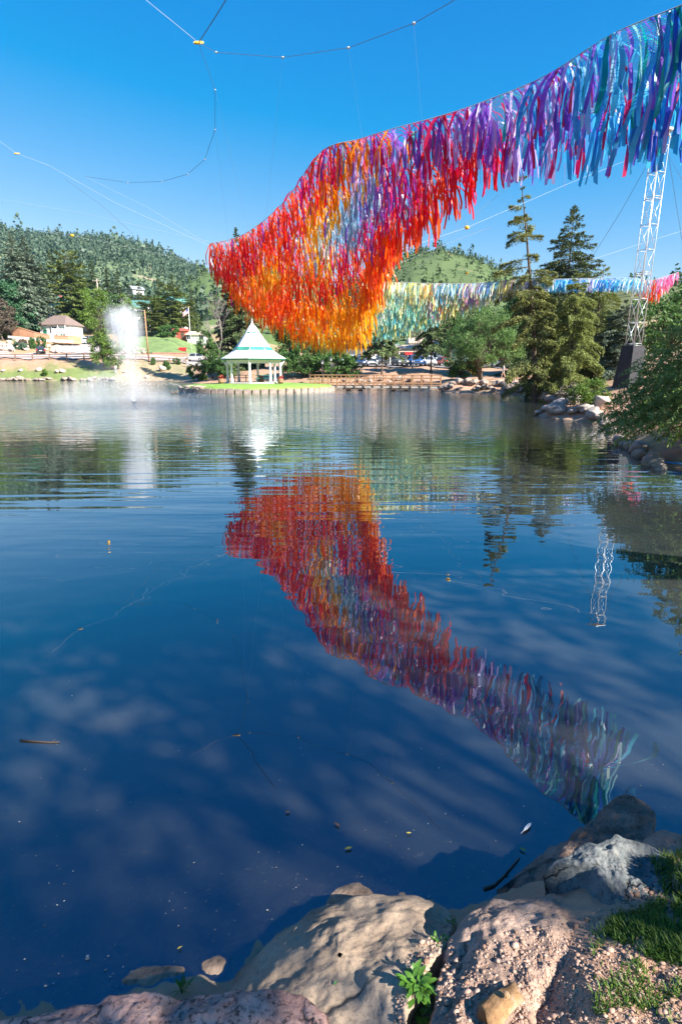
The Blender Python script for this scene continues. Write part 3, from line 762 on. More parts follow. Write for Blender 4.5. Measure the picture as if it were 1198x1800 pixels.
cols3 = [((1122, 491, 45.3), (1122, 500, 46)), ((1142, 493, 46), (1140, 512, 47)), ((1165, 487, 46.5), (1156, 512, 47.5)), ((1192, 478, 47), (1178, 482, 48))]
S3 = streamer_net('small pink and orange streamer net tail behind the truss tower', cols3, [(.1, 0, .5)] * 4, ZONES3, 13, .18, 1.0, .10, (-.1, .02), 1.0, 120, .8)

# ------------------------------------------------------------------ cables and rings
def cable(pts, r, m, label, knots=0):
    W = [at(*p) for p in pts]
    root = thing('support_cable', label, 'cable', W[0])
    g = G(); g.tube([p - W[0] for p in W], r, 5); g.build('rope', m, root)
    if knots:
        for p in W[1:-1]:
            k = G(); k.lathe([(.0, -knots), (knots, -.3 * knots), (knots, .3 * knots), (0, knots)], 8, p - W[0]); k.build('clamp', cable_m, root)
    return root
cable([(349, 75, 18), (380, 92, 17.6), (497, 101, 16.5), (612, 84, 15), (727, 41, 13.4), (860, -35, 11.5)], .0065, cable_d, 'dark knotted cable sweeping right from the yellow ring at the top', .035)
cable([(349, 75, 18), (378, 158, 19.5), (378, 228, 21.5), (360, 280, 24), (330, 306, 26.5), (285, 319, 29), (225, 321, 31), (150, 310, 33)], .0065, cable_d, 'dark knotted cable curving down and left from the yellow ring', .03)
cable([(349, 75, 18), (300, 35, 18.5), (220, -30, 19)], .006, cable_m, 'pale rope running from the yellow ring to the top left edge')
cable([(349, 75, 18), (375, 35, 17), (425, -45, 15.5)], .012, cable_d, 'dark cable running steeply up from the yellow ring')
cable([(-60, 205, 27), (30, 270, 28), (85, 290, 29), (200, 355, 31), (368, 432, 33.5)], .0035, cable_m, 'pale rope from the left edge down to the net corner')
cable([(150, 310, 33), (260, 365, 33.2), (368, 430, 33.5)], .003, cable_m, 'thin pale rope from the curved cable to the net corner')
cable([(115, 315, 30), (180, 362, 31), (235, 412, 32)], .008, cable_d, 'thin dark line hanging under the pale rope above the mountain')
cable([(-60, 375, 42), (127, 414, 40), (250, 440, 38), (368, 466, 37)], .004, cable_m, 'pale rope with a yellow clip crossing the mountain ridge')
cable([(-60, 340, 38), (150, 375, 36), (368, 425, 34)], .003, cable_m, 'faint pale rope just above the mountain ridge')
cable([(1150, 262, 36.8), (1000, 322, 33), (820, 400, 28), (700, 440, 26)], .004, cable_m, 'pale rope with a yellow clip from the tower to the orange net')
cable([(735, 470, 46), (840, 372, 44), (905, 318, 43)], .009, cable_m, 'thin rope rising from the green hill to the tree top')
cable([(668, 478, 46), (755, 440, 45), (860, 400, 44)], .009, cable_m, 'thin rope across the green hill crest')
cable([(1152, 262, 36.6), (1090, 372, 40), (1038, 455, 44), (1010, 520, 48)], .012, cable_d, 'dark guy line falling left from the tower top')
cable([(1172, 262, 36.9), (1198, 425, 38), (1212, 500, 39)], .012, cable_d, 'dark guy line falling right from the tower top')
cable([(1172, 270, 37), (1205, 330, 30), (1260, 430, 26)], .008, cable_d, 'second thin guy line right of the tower')
cable([(1034, 458, 45), (1120, 430, 46), (1210, 402, 47)], .006, cable_m, 'thin pale rope crossing behind the tower at mid height')
for q, (a, b) in enumerate([((497, 101, 16.5), 36), ((612, 84, 15), 96), ((727, 41, 13.4), 132), ((378, 158, 19.5), 26), ((378, 228, 21.5), 14)]):
    W = at(*a); e = S1[b, 0]
    root = thing('support_cable', ['faint thread from the second clamp of the upper cable to the net', 'faint thread from the third clamp of the upper cable to the net', 'faint thread from the last clamp of the upper cable to the net',
        'faint thread from the first clamp of the lower cable to the net', 'faint thread from the second clamp of the lower cable to the net'][q], 'cable', W)
    G().bar((0, 0, 0), e - W, .002, 4).build('rope', cable_m, root)
def ring(px, py, Y, rad, thick, label, tilt=.5):
    c = at(px, py, Y); root = thing('ring', label, 'ring', c)
    g = G(); pts = [(rad * math.cos(a), rad * math.sin(a) * .8, rad * math.sin(a) * tilt) for a in np.linspace(0, 2 * math.pi, 25)]
    g.tube(pts, thick, 8, False); g.build('hoop', yellow_m, root, True)
    for k in range(4):
        a = k * math.pi / 2 + .6
        G().tube([(rad * .82 * math.cos(a), rad * .82 * math.sin(a) * .8, rad * .82 * math.sin(a) * tilt), (rad * 1.3 * math.cos(a), rad * 1.3 * math.sin(a) * .8, rad * 1.3 * math.sin(a) * tilt)], thick * .8, 6).build('shackle', steel, root)
ring(349, 75, 18, .12, .028, 'yellow ring joining the dark cables high in the blue sky')
ring(30, 270, 28, .10, .026, 'small orange ring on the pale rope at the left edge', .3)
for q, (a, b, Y) in enumerate([(127, 414, 40), (820, 400, 28), (820, 480, 45)]):
    c = at(a, b, Y); o = G().lathe([(0, -.09), (.07, -.06), (.09, 0), (.07, .06), (0, .09)], 8, (0, 0, 0), (1.4, 1)).build('rope_clip', yellow_m, None, True)
    o.location = c; tag(o, ['yellow clip on the rope above the mountain ridge', 'yellow clip on the rope between the tower and the orange net', 'yellow clip in front of the green hill'][q], 'clip')

# ------------------------------------------------------------------ truss tower on its black-wrapped base
def tower():
    tp = at(1162, 232, 37.0); x, y = tp[0], tp[1]
    g0 = gz1(x, y)
    root = thing('truss_tower', 'tall silver truss tower on a black tapered base at the right', 'tower', (x, y, g0), .35)
    H = tp[2] - g0; bh = 2.5; wd = .33; bay = 1.43
    G().add([(-.68, -.68, -.3), (.68, -.68, -.3), (.68, .68, -.3), (-.68, .68, -.3), (-.46, -.46, bh), (.46, -.46, bh), (.46, .46, bh), (-.46, .46, bh)],
            [(3, 2, 1, 0), (4, 5, 6, 7), (0, 1, 5, 4), (1, 2, 6, 5), (2, 3, 7, 6), (3, 0, 4, 7)]).build('base', black_m, root)
    cs = [(-wd, -wd), (wd, -wd), (wd, wd), (-wd, wd)]
    for c in cs:
        G().tube([(*c, bh - .1), (*c, H)], .024, 8).build('leg', steel, root, True)
    hm = G().tube([(-wd, 0, 0), (wd, 0, 0)], .018, 6).mesh('cross_bar', steel, True)
    dm = G().tube([(-wd, 0, 0), (wd, 0, bay)], .015, 6).mesh('diagonal_bar', steel, True)
    dm2 = G().tube([(wd, 0, 0), (-wd, 0, bay)], .015, 6).mesh('diagonal_bar', steel, True)
    n = int((H - bh) / bay)
    for k in range(n + 1):
        z = bh + k * bay
        for s in range(4):
            for me, dz in ((hm, 0), (hm, .12) if k % 3 == 0 else (None, 0), ((dm if k % 2 else dm2), 0) if k < n else (None, 0)):
                if me is None: continue
                o = raw_obj(me.name.split('.')[0], me, root)
                a = s * math.pi / 2
                o.rotation_euler = (0, 0, a); o.location = (wd * math.sin(a), -wd * math.cos(a), z + dz)
    hd = G().box((0, 0, H + .06), (1.0, 1.0, .12)); hd.build('head_plate', steel, root)
    for s in (-1, 1):
        G().tube([(s * .4, 0, H + .1), (s * .75, -.1, H - .35)], .045, 6).build('pulley_arm', steel, root)
tower()
# ------------------------------------------------------------------ vegetation
def rhombs(C, A, B):
    V = np.stack([C - A, C + B - A * .15, C + A, C - B - A * .15], 1).reshape(-1, 3)
    return V, np.arange(len(C) * 4).reshape(-1, 4)
def unit(v): return v / np.maximum(np.linalg.norm(v, axis=-1, keepdims=True), 1e-9)
def sticks(P, Q, r0, r1):
    """many three-sided tapered twigs at once"""
    n = len(P); d = unit(Q - P)
    a = unit(np.cross(d, np.array([.3, .2, 1.0]))); b = np.cross(d, a)
    V = np.zeros((n, 6, 3))
    for k in range(3):
        w = 2 * math.pi * k / 3
        o = a * math.cos(w) + b * math.sin(w)
        V[:, k] = P + o * np.asarray(r0).reshape(-1, 1); V[:, 3 + k] = Q + o * np.asarray(r1).reshape(-1, 1)
    f = np.array([(0, 1, 4, 3), (1, 2, 5, 4), (2, 0, 3, 5)])
    return V.reshape(-1, 3), (f[None] + (np.arange(n) * 6)[:, None, None]).reshape(-1, 4)
def join(parts):
    V = []; Fs = []; b = 0
    for v, f in parts:
        V.append(np.asarray(v)); Fs.append(np.asarray(f) + b); b += len(v)
    return np.vstack(V), np.vstack(Fs)
def trunk_np(pts, rad, n=8):
    g = G().tube(pts, rad, n, False)
    return np.array(g.v), np.array(g.f)

def conifer_meshes(seed, h, r, quads, base=.06, spr=.30, droop=.22, lean=(0, 0), dens=8.0, power=.85, gap=0.0, ratio=.25, shape=None):
    rng = np.random.default_rng(seed)
    nb = int(h * dens)
    t = np.sort(rng.uniform(0, 1, nb)); t[-3:] = .99
    zt = h * (base + (1 - base) * t)
    prof = (1 - t) ** power if shape is None else np.interp(t, shape[0], shape[1])
    L = r * (prof * .96 + .035) * rng.uniform(.62, 1.15, nb)
    if gap: L = np.where(rng.uniform(0, 1, nb) < gap, L * rng.uniform(.1, .45, nb), L)
    az = np.arange(nb) * 2.39996 + rng.uniform(-.5, .5, nb)
    el = np.interp(t, [0, .5, .85, 1], [-.28, -.08, .2, .75]) + rng.normal(0, .09, nb)
    lx, ly = lean
    cxz = lambda z: np.stack([lx * (z / h) ** 1.3, ly * (z / h) ** 1.3, z], -1)
    B = cxz(zt); d = np.stack([np.cos(az) * np.cos(el), np.sin(az) * np.cos(el), np.sin(el)], -1)
    sd = np.stack([-np.sin(az), np.cos(az), np.zeros(nb)], -1)
    tip = B + d * L[:, None] + np.array([0, 0, -1]) * (droop * L * .6)[:, None]
    pw = (L ** 1.15 + .05); pw /= pw.sum()
    bi = rng.choice(nb, quads, p=pw)
    f = rng.uniform(.08, 1, quads) ** .62
    Lq = L[bi]
    wside = rng.uniform(-1, 1, quads) * (1.08 - f) * .42 * Lq * np.interp(f, [0, .3], [.5, 1])
    sagz = -droop * Lq * f ** 2 * .7 - np.abs(wside) * .25 + rng.normal(0, .035, quads) * Lq ** .5 - rng.uniform(0, 1, quads) ** 3 * .22 * np.minimum(Lq, 1.6)
    C = B[bi] + d[bi] * (f * Lq)[:, None] + sd[bi] * wside[:, None]; C[:, 2] += sagz
    ax = unit(d[bi] + sd[bi] * (np.sign(wside) * .75)[:, None] + rng.normal(0, .35, (quads, 3)) + np.array([0, 0, -.18]))
    bx = unit(np.cross(ax, rng.normal(0, .55, (quads, 3)) + np.array([0, 0, 1.0])))
    s = spr * rng.uniform(.55, 1.25, (quads, 1)) * np.interp(t[bi], [0, .8, 1], [1.05, .9, .6])[:, None]
    V, Fq = rhombs(C, ax * s * .5, bx * s * ratio)
    hz = np.linspace(0, 1, 9)
    tr = trunk_np([tuple(cxz(np.array(q * h))) for q in hz], [max(.02, h * .013 * (1 - q) ** .9 + .012) * (1.25 if q == 0 else 1) for q in hz])
    st = sticks(B, tip, .012 * L + .012, np.full(nb, .006))
    return (V, Fq), join([tr, st])
def crown_meshes(seed, blobs, leaves, leaf, trunk_h, clump=.55, nclump=120, stems=1, spread=.25, trunk_r=.16, narrow=.42, hang=0.0, tpull=.7):
    """blobs: ellipsoids (x, y, z, rx, ry, rz) that hold the crown"""
    rng = np.random.default_rng(seed)
    bl = np.array(blobs, float)
    vol = bl[:, 3] * bl[:, 4] * bl[:, 5]; pi = rng.choice(len(bl), nclump, p=vol / vol.sum())
    u = unit(rng.normal(0, 1, (nclump, 3))) * (rng.uniform(.25, 1, (nclump, 1)) ** .45)
    cc = bl[pi, :3] + u * bl[pi, 3:]
    sizes = clump * rng.uniform(.55, 1.4, nclump)
    wq = sizes ** 2; ci = rng.choice(nclump, leaves, p=wq / wq.sum())
    off = unit(rng.normal(0, 1, (leaves, 3))) * (rng.uniform(0, 1, (leaves, 1)) ** .5)
    off[:, 2] *= .7
    C = cc[ci] + off * sizes[ci][:, None]
    C[:, 2] -= hang * rng.uniform(0, 1, leaves) ** 2
    ax = unit(off * .8 + rng.normal(0, .6, (leaves, 3)) + np.array([0, 0, -.25]))
    nn = unit(off + rng.normal(0, .7, (leaves, 3)) + np.array([0, 0, .7]))
    bx = unit(np.cross(ax, nn))
    s = leaf * rng.uniform(.6, 1.3, (leaves, 1))
    V, Fq = rhombs(C, ax * s * .5, bx * s * .5 * narrow)
    parts = []
    cen = bl[:, :3].mean(0)
    for k in range(stems):
        a = rng.uniform(0, 6.28); bxy = np.array([math.cos(a), math.sin(a)]) * (spread if stems > 1 else 0)
        tp = np.array([cen[0] * tpull + bxy[0] * 1.5, cen[1] * tpull + bxy[1] * 1.5, trunk_h])
        pts = [np.array([bxy[0] * .4, bxy[1] * .4, -.15])]
        for q in (.35, .7, 1): pts.append(pts[0] * (1 - q) + tp * q + rng.normal(0, .04 * trunk_h, 3) * (q < 1) * np.array([1, 1, 0]))
        rr = trunk_r * (1 if stems == 1 else .62)
        parts.append(trunk_np(pts, [rr * 1.25, rr, rr * .85, rr * .7]))
        mine = [c for c in range(nclump) if c % stems == k][:46]
        P = []; Q = []; ra = []; rb = []
        for c in mine:
            e = cc[c]; st = tp * rng.uniform(.6, 1.0) if e[2] > trunk_h else tp * .8
            m1 = st * .55 + e * .45 + np.array([0, 0, .12 * np.linalg.norm(e - st)])
            P += [st, m1]; Q += [m1, e]; ra += [rr * .42, rr * .24]; rb += [rr * .24, .012]
        parts.append(sticks(np.array(P), np.array(Q), np.array(ra), np.array(rb)))
    return (V, Fq), join(parts)
def plant(name, label, cat, cm, loc, leafm, barkm=bark, rz=0.0, group=None, scale=1.0, cname='crown', tname='trunk'):
    root = thing(name, label, cat, loc, rz, group); root.scale = (scale,) * 3
    mesh_obj(cname, cm[0][0], cm[0][1], leafm, root)
    mesh_obj(tname, cm[1][0], cm[1][1], barkm, root)
    return root
def plant_copy(src, label, loc, rz, scale, group=None, leafm=None):
    swap = None
    if leafm is not None:
        cr = [c for c in src.children if c.name.startswith('crown') or c.name.startswith('foliage')][0]
        me = cr.data.copy(); me.materials.clear(); me.materials.append(leafm); swap = {cr.data: me}
    c = copy_tree(src, None, swap); c.location = [float(q) for q in loc]; c.rotation_euler = (0, 0, rz); c.scale = (scale,) * 3 if not hasattr(scale, '__len__') else scale
    c['label'] = label
    if group: c['group'] = group
    return c
def hgt(px, Y, top_py): return zat(top_py, Y) - gz1(sx(px) * Y, Y)

L_blue = leaf_mat('blue_spruce_needles', (.10, .15, .11), (.28, .33, .23), .18)
L_spruce = leaf_mat('spruce_needles', (.06, .10, .04), (.18, .23, .09), .18)
L_olive = leaf_mat('olive_spruce_needles', (.15, .19, .055), (.36, .40, .13), .3)
L_pine = leaf_mat('pine_needles', (.10, .14, .035), (.25, .29, .08), .2)
L_green = leaf_mat('fresh_leaves', (.09, .17, .028), (.21, .31, .06), .4)
L_deep = leaf_mat('deep_green_leaves', (.045, .11, .028), (.12, .22, .055), .35)
L_willow = leaf_mat('soft_willow_leaves', (.10, .20, .05), (.22, .34, .11), .4)
L_teal = leaf_mat('cool_green_leaves', (.04, .13, .055), (.10, .22, .10), .3)
L_plum = leaf_mat('plum_leaves', (.075, .055, .04), (.15, .12, .085), .2)
L_grey = leaf_mat('grey_twig_leaves', (.12, .10, .075), (.24, .21, .16), .1)
L_jun = leaf_mat('juniper_needles', (.06, .12, .075), (.14, .22, .13), .1)
L_yel = leaf_mat('yellow_leaves', (.55, .36, .02), (.75, .52, .05), .3)

# left bank
sp = plant('spruce_tree', 'big blue-grey spruce with brown cones at its top, left of the cottage', 'tree', conifer_meshes(21, 1.0 * hgt(52, 152, 408), 8.6, 26000, .04, .72, .25, dens=8), gpt(52, 152), L_blue)
plant_copy(sp, 'second blue-grey spruce top just right of the tallest spruce', gpt(72, 158), 2.0, (1.1, 1.1, hgt(72, 158, 417) / hgt(52, 152, 408)))
g1 = plant('leafy_tree', 'bright green leafy tree at the far left edge', 'tree', crown_meshes(22, [(0, 0, 11, 7, 5, 8), (3, 0, 6, 5, 5, 4), (-4, 0, 15, 5, 4, 6)], 9000, .75, 5, 1.5, 120, trunk_r=.3), gpt(-18, 158), L_green)
g2 = plant('leafy_tree', 'cool green leafy tree between the plum tree and the blue spruce', 'tree', crown_meshes(23, [(0, 0, 8, 4.4, 4, 5), (2, 0, 5, 4, 4, 3.5), (0, 0, 12, 3, 3, 3)], 7000, .7, 4, 1.3, 100, trunk_r=.25), gpt(34, 149), L_teal)
plant('plum_tree', 'brownish purple tree at the left edge below the green tree', 'tree', crown_meshes(24, [(0, 0, 6.2, 3.6, 3.6, 4.2), (-1.5, 0, 8, 3, 3, 3)], 5000, .55, 2.5, 1.0, 90, trunk_r=.2), gpt(14, 143), L_plum)
pn = plant('pine_tree', 'tall olive pine standing right of the cottage roof', 'tree', conifer_meshes(25, hgt(140, 168, 444), 6.2, 16000, .2, .8, .05, dens=4.5, shape=([0, .12, .4, .75, .93, 1], [.5, .95, 1, .9, .62, .12])), gpt(140, 168), L_pine)
c1 = plant('conifer_tree', 'narrow dark conifer behind the tall olive pine, left side', 'tree', conifer_meshes(26, hgt(113, 200, 438), 6.0, 11000, .04, .8, .2, dens=6), gpt(113, 200), L_spruce)
for q, (px, Y, tp_, lb, ws) in enumerate([(180, 190, 458, 'dark conifer behind the utility pole', 1.2), (205, 196, 468, 'dark conifer left of the fountain plume top', 1.1), (222, 205, 478, 'dark conifer directly behind the fountain plume', 1.0), (160, 205, 470, 'dark conifer peeking between the olive pine and the utility pole', 1.1),
        (257, 215, 492, 'far conifer behind the green roofed house', .9), (290, 200, 486, 'conifer rising behind the white gabled house, left one', 1.0), (314, 190, 479, 'pointed spruce above the flag', 1.1), (345, 185, 505, 'small conifer right of the flagpole', .9), (95, 210, 462, 'conifer half hidden behind the blue-grey spruce', 1.2), (240, 195, 498, 'low conifer at the right of the green roof ridge', 1.0)]):
    s = hgt(px, Y, tp_) / hgt(113, 200, 438)
    plant_copy(c1, lb, gpt(px, Y), q * 1.3, (ws * max(s, .55), ws * max(s, .55), s), 'conifers behind the houses')
plant('poplar_tree', 'bright green young tree on the bank beside the fountain', 'tree', crown_meshes(27, [(0, 0, 4.5, 2.5, 2.3, 4.2), (-.4, 0, 9.5, 1.9, 1.8, 5.2), (1.6, 0, 3, 2.2, 2, 2.6), (.3, 0, 13.5, 1.0, 1.0, 2.5)], 9000, .42, 3.0, .85, 130, stems=3, spread=.5, trunk_r=.16), gpt(184, 112.5), L_green)
p2_ = plant_copy(pn, 'pine with a bare lower trunk standing on the lawn', gpt(272, 162), 1.0, (.72, .72, hgt(272, 162, 522) / hgt(140, 168, 444)))
p3_ = plant_copy(pn, 'dense pine in front of the white gabled house', gpt(309, 168), 2.4, (.85, .85, hgt(309, 168, 502) / hgt(140, 168, 444)))
p4_ = plant_copy(pn, 'pine between the lawn and the flagpole', gpt(329, 176), 3.9, (.7, .7, hgt(329, 176, 520) / hgt(140, 168, 444)))
for q, (px, Y, s_, lb) in enumerate([(160, 168, .9, 'green tree left of the utility pole foot'), (206, 170, .8, 'green tree behind the young poplar, right side'), (228, 172, .75, 'green tree behind the fountain plume base'), (285, 174, .7, 'green tree behind the lawn pine'), (252, 171, .5, 'small green tree beside the lamp pole top')]):
    plant_copy(g2, lb, gpt(px, Y), q * 1.7, s_, 'trees in front of the white houses', L_deep if q % 2 else L_green)
b1 = plant('bush', 'green bush behind the lawn right of the bare trunk', 'bush', crown_meshes(28, [(0, 0, 1.6, 3.2, 1.8, 1.7)], 2500, .5, .6, .6, 40, trunk_r=.1), gpt(300, 160), L_deep)
plant_copy(b1, 'green bush at the left end of the white handrail', gpt(8, 146), 1, .8, leafm=L_green)
plant_copy(b1, 'rounded grey-green bush above the black car', gpt(63, 139), 2, (.45, .45, .75))
plant_copy(b1, 'rounded dark bush above the black car, right one', gpt(80, 140), 3, (.42, .42, .85))
plant_copy(b1, 'reddish brown low bush left of the rounded bushes', gpt(48, 139.5), 4, (.4, .4, .6), leafm=L_plum)
plant_copy(b1, 'clipped hedge along the cottage fence', gpt(116, 147.5), 0, (1.0, .35, .35), leafm=L_green)
plant_copy(b1, 'pale green bush in front of the white house behind the cottage', gpt(133, 162), 0, .8, leafm=L_green)
plant_copy(b1, 'small green bush beside the white boulder on the bank', gpt(293, 115), 2, (.38, .38, .5))
plant_copy(b1, 'small bush on the bank below the lamp pole', gpt(270, 117.5), 1, (.22, .22, .45))
plant_copy(b1, 'small bush on the bank left of the standing person', gpt(312, 119), 3, (.3, .3, .4))
plant_copy(b1, 'reedy green clump at the water edge left of the island', gpt(347, 96), 3, (.62, .62, .8), leafm=L_green)
plant_copy(b1, 'green shrub at the waterline on the left bank', gpt(78, 110.5), 5, (.34, .34, .4), leafm=L_green)
plant('juniper', 'sprawling blue-green juniper lying on the rock garden slope', 'shrub', crown_meshes(29, [(0, 0, .8, 1.9, 1.0, .75), (1.2, 0, .35, 1.5, 1, .6)], 2200, .4, .3, .45, 30, trunk_r=.08), gpt(40, 137.5), L_jun)

# behind the gazebo
plant('spruce_tree', 'dark spruce behind the gazebo whose tip shows above the orange net', 'tree', conifer_meshes(31, hgt(425, 97, 399), 5.0, 22000, .04, .5, .3, dens=8, gap=.15), gpt(425, 97), L_spruce)
plant('spruce_tree', 'grey weathered spruce left of the gazebo roof', 'tree', conifer_meshes(32, hgt(400, 99, 492), 4.8, 15000, .05, .45, .3, dens=8, gap=.2), gpt(403, 99), L_grey, bark_grey)
def bare_tree(label, loc, h, seed, r=.11):
    rng = random.Random(seed); P = []; Q = []; ra = []; rb = []
    def grow(p, d, l, rad, dep):
        n = 3; 
        for _ in range(n):
            d = (d + Vector((rng.gauss(0, .16), rng.gauss(0, .16), rng.gauss(.03, .1)))).normalized()
            q = p + d * l / n; P.append(p); Q.append(q); ra.append(rad); rb.append(rad * .85); rad *= .85; p = q
            if dep < 4 and rng.random() < .75:
                a = (d + Vector((rng.uniform(-1, 1), rng.uniform(-1, 1), rng.uniform(-.2, .6))) * .9).normalized()
                grow(p, a, l * rng.uniform(.45, .72), rad * .62, dep + 1)
        if dep < 4:
            for _ in range(2):
                a = (d + Vector((rng.uniform(-1, 1), rng.uniform(-1, 1), rng.uniform(-.1, .7))) * .7).normalized()
                grow(p, a, l * .55, rad * .6, dep + 1)
    grow(Vector((0, 0, -.1)), Vector((0, 0, 1)), h * .42, r, 0)
    P = np.array([tuple(v) for v in P]); Q = np.array([tuple(v) for v in Q]); ra = np.array(ra); rb = np.array(rb)
    root = thing('bare_tree', label, 'tree', loc)
    big = ra > r * .35
    v, f = sticks(P[big], Q[big], ra[big], rb[big]); mesh_obj('trunk', v, f, bark_grey, root)
    v, f = sticks(P[~big], Q[~big], np.maximum(ra[~big], .018), np.maximum(rb[~big], .014)); mesh_obj('twigs', v, f, bark_grey, root)
    return root
bare_tree('leafless grey tree left of the gazebo', gpt(384, 94), 14.5, 4, .2)
bare_tree('leafless grey tree between the two spruces by the car park', gpt(724, 88), 8, 6, .12)
plant('leafy_tree', 'small green tree at the water edge left of the gazebo', 'tree', crown_meshes(33, [(0, 0, 3.2, 2.0, 2.0, 2.6), (-1, 0, 6.0, 1.6, 1.5, 2.8), (1.3, 0, 1.6, 1.9, 1.6, 1.4)], 5200, .36, 2.0, .65, 90, trunk_r=.13), gpt(372, 93), L_deep)
plant('leafy_tree', 'deep green shrubby tree just left of the gazebo columns', 'tree', crown_meshes(34, [(0, 0, 2.0, 2.0, 1.6, 1.8), (1.2, 0, 1.2, 1.6, 1.6, 1.2)], 3600, .34, 1.0, .55, 60, trunk_r=.1), gpt(392, 91), L_deep)
plant('shrub', 'large green shrub right of the gazebo', 'shrub', crown_meshes(35, [(0, 0, 2.6, 3.3, 2.2, 2.5), (2.4, 0, 2.0, 2.6, 2, 2.0), (-2.4, 0, 1.8, 2.2, 2, 1.9)], 11000, .34, 1.2, .62, 170, stems=3, spread=.8, trunk_r=.14), gpt(535, 83), L_deep)
plant('shrub', 'green shrub behind the left end of the footbridge', 'shrub', crown_meshes(36, [(0, 0, 2.0, 2.6, 2.0, 1.9), (2.0, 0, 1.5, 2, 2, 1.5)], 6500, .34, 1.0, .6, 110, stems=3, spread=.7, trunk_r=.12), gpt(590, 81.5), L_deep)
plant('leafy_tree', 'green tree rising behind the gazebo roof on its right', 'tree', crown_meshes(37, [(0, 0, 4.5, 3.2, 2.6, 3.4), (-1.5, 0, 6, 2.4, 2, 2.4)], 7000, .42, 2.2, .75, 110, trunk_r=.16), gpt(520, 92), L_deep)

# by the car park
cp1 = plant('spruce_tree', 'small spruce with a bare trunk behind the footbridge', 'tree', conifer_meshes(41, 9.5, 3.4, 6500, .36, .5, .3, dens=9, power=.7), gpt(671, 80.5), L_spruce)
plant_copy(cp1, 'spruce with a bare trunk right of the white parked car', gpt(757, 82), 2.2, (.95, .95, 1.0))
plant('willow_tree', 'wide pale green willow on the dirt shore right of the footbridge', 'tree', crown_meshes(42, [(-.5, 0, 4.4, 3.6, 3.0, 2.6), (-3.0, 0, 3.4, 2.2, 2.2, 1.9), (3.0, 0, 3.7, 2.3, 2.4, 2.2), (0.6, 0, 6.4, 2.9, 2.5, 2.0), (-1.6, -.6, 2.7, 2.0, 1.8, 1.3)], 24000, .26, 2.2, .62, 260, stems=4, spread=.9, trunk_r=.26, narrow=.3, hang=.4), gpt(850, 65.5), L_willow)
plant('leafy_tree', 'darker green tree behind the willow, next to the leaning pine', 'tree', crown_meshes(43, [(0, 0, 5.5, 3.6, 3.0, 3.4), (1.0, 0, 9.0, 2.8, 2.6, 2.8), (-2.2, 0, 4, 2.4, 2.2, 2.2)], 12000, .36, 2.8, .8, 170, trunk_r=.24), gpt(905, 76), L_deep)
plant('shrub', 'dark green undergrowth at the left foot of the willow', 'shrub', crown_meshes(44, [(0, 0, 1.2, 2.2, 1.4, 1.2)], 3500, .28, .5, .5, 60, trunk_r=.08), gpt(808, 68), L_deep)
ct = plant('cottonwood_tree', 'pale green cottonwood rising above the far net, left of three', 'tree', crown_meshes(45, [(0, 0, 9, 4.5, 4, 5), (3, 0, 11, 4, 3.5, 4.5), (-3, 0, 8, 3.5, 3.5, 4)], 9000, .6, 5, 1.1, 150, trunk_r=.3), gpt(765, 135), leaf_mat('cottonwood_leaves', (.11, .17, .06), (.24, .31, .14), .35))
plant_copy(ct, 'pale green cottonwood rising above the far net, middle of three', gpt(812, 138), 1.3, 1.08)
plant_copy(ct, 'pale green cottonwood rising above the far net, right of three', gpt(850, 142), 2.9, 1.0)
plant_copy(ct, 'green tree behind the shop roofs at the right end of the footbridge', gpt(790, 118), 4.0, .8, leafm=L_deep)
plant_copy(cp1, 'dark conifer behind the far net beside the orange net edge', gpt(672, 118), 1.0, (1.5, 1.5, 2.15))
plant('shrub', 'yellow leafy shrub behind the willow trunks', 'shrub', crown_meshes(46, [(0, 0, .8, 1.0, .8, .6)], 700, .26, .3, .3, 20, trunk_r=.05), gpt(836, 76), L_yel)

# the right bank
tb = at(941, 690, 42.5); tt = at(919, 290, 42.5)
dead = conifer_meshes(51, tt[2] - tb[2] + .2, 3.9, 42000, .10, .24, .32, ratio=.14, lean=(tt[0] - tb[0], .4), dens=5.5, gap=.3, shape=([0, .12, .3, .45, .58, .68, .78, .86, .93, 1], [.75, .95, .8, .62, .66, .32, .42, .30, .16, .14]))
plant('spruce_tree', 'thin half-dead leaning spruce with sparse branches reaching above the far net', 'tree', dead, (tb[0], 42.5, gz1(tb[0], 42.5) - .1), leaf_mat('dead_top_needles', (.10, .12, .04), (.34, .35, .11), .25))
plant('spruce_tree', 'tall full dark spruce behind the leaning one', 'tree', conifer_meshes(52, hgt(985, 74, 362), 8.2, 70000, .04, .40, .22, ratio=.19, dens=15, power=.8), gpt(981, 74), leaf_mat('dark_full_needles', (.05, .08, .03), (.16, .19, .07), .16))
plant('spruce_tree', 'yellowish drooping spruce on the right bank by the rocks', 'tree', conifer_meshes(53, 8.4, 3.0, 60000, .03, .22, .55, dens=14, power=.55, ratio=.13), gpt(1000, 42), L_olive)
plant('spruce_tree', 'yellowish spruce behind the drooping one, its crown wider', 'tree', conifer_meshes(54, 9.6, 3.4, 50000, .03, .24, .5, dens=13, power=.55, ratio=.14), gpt(1040, 49), L_olive)
plant('spruce_tree', 'dark shadowy spruce at the foot of the leaning trunk', 'tree', conifer_meshes(55, 7.5, 2.0, 26000, .04, .22, .4, ratio=.15, dens=11, power=.6, gap=.2), gpt(955, 47), L_spruce)
plant('spruce_tree', 'blue-green fir left of the tower base', 'tree', conifer_meshes(56, hgt(1088, 46, 528), 3.0, 36000, .03, .24, .3, ratio=.15, dens=12, power=.6), gpt(1086, 46), L_blue)
plant('leafy_tree', 'green leafy tree on the slope behind the tower', 'tree', crown_meshes(57, [(0, 0, 3.8, 3.5, 3, 3.0), (3, 0, 5.0, 3, 3, 2.8)], 9000, .34, 1.8, .8, 130, trunk_r=.2), gpt(1150, 50), L_deep)
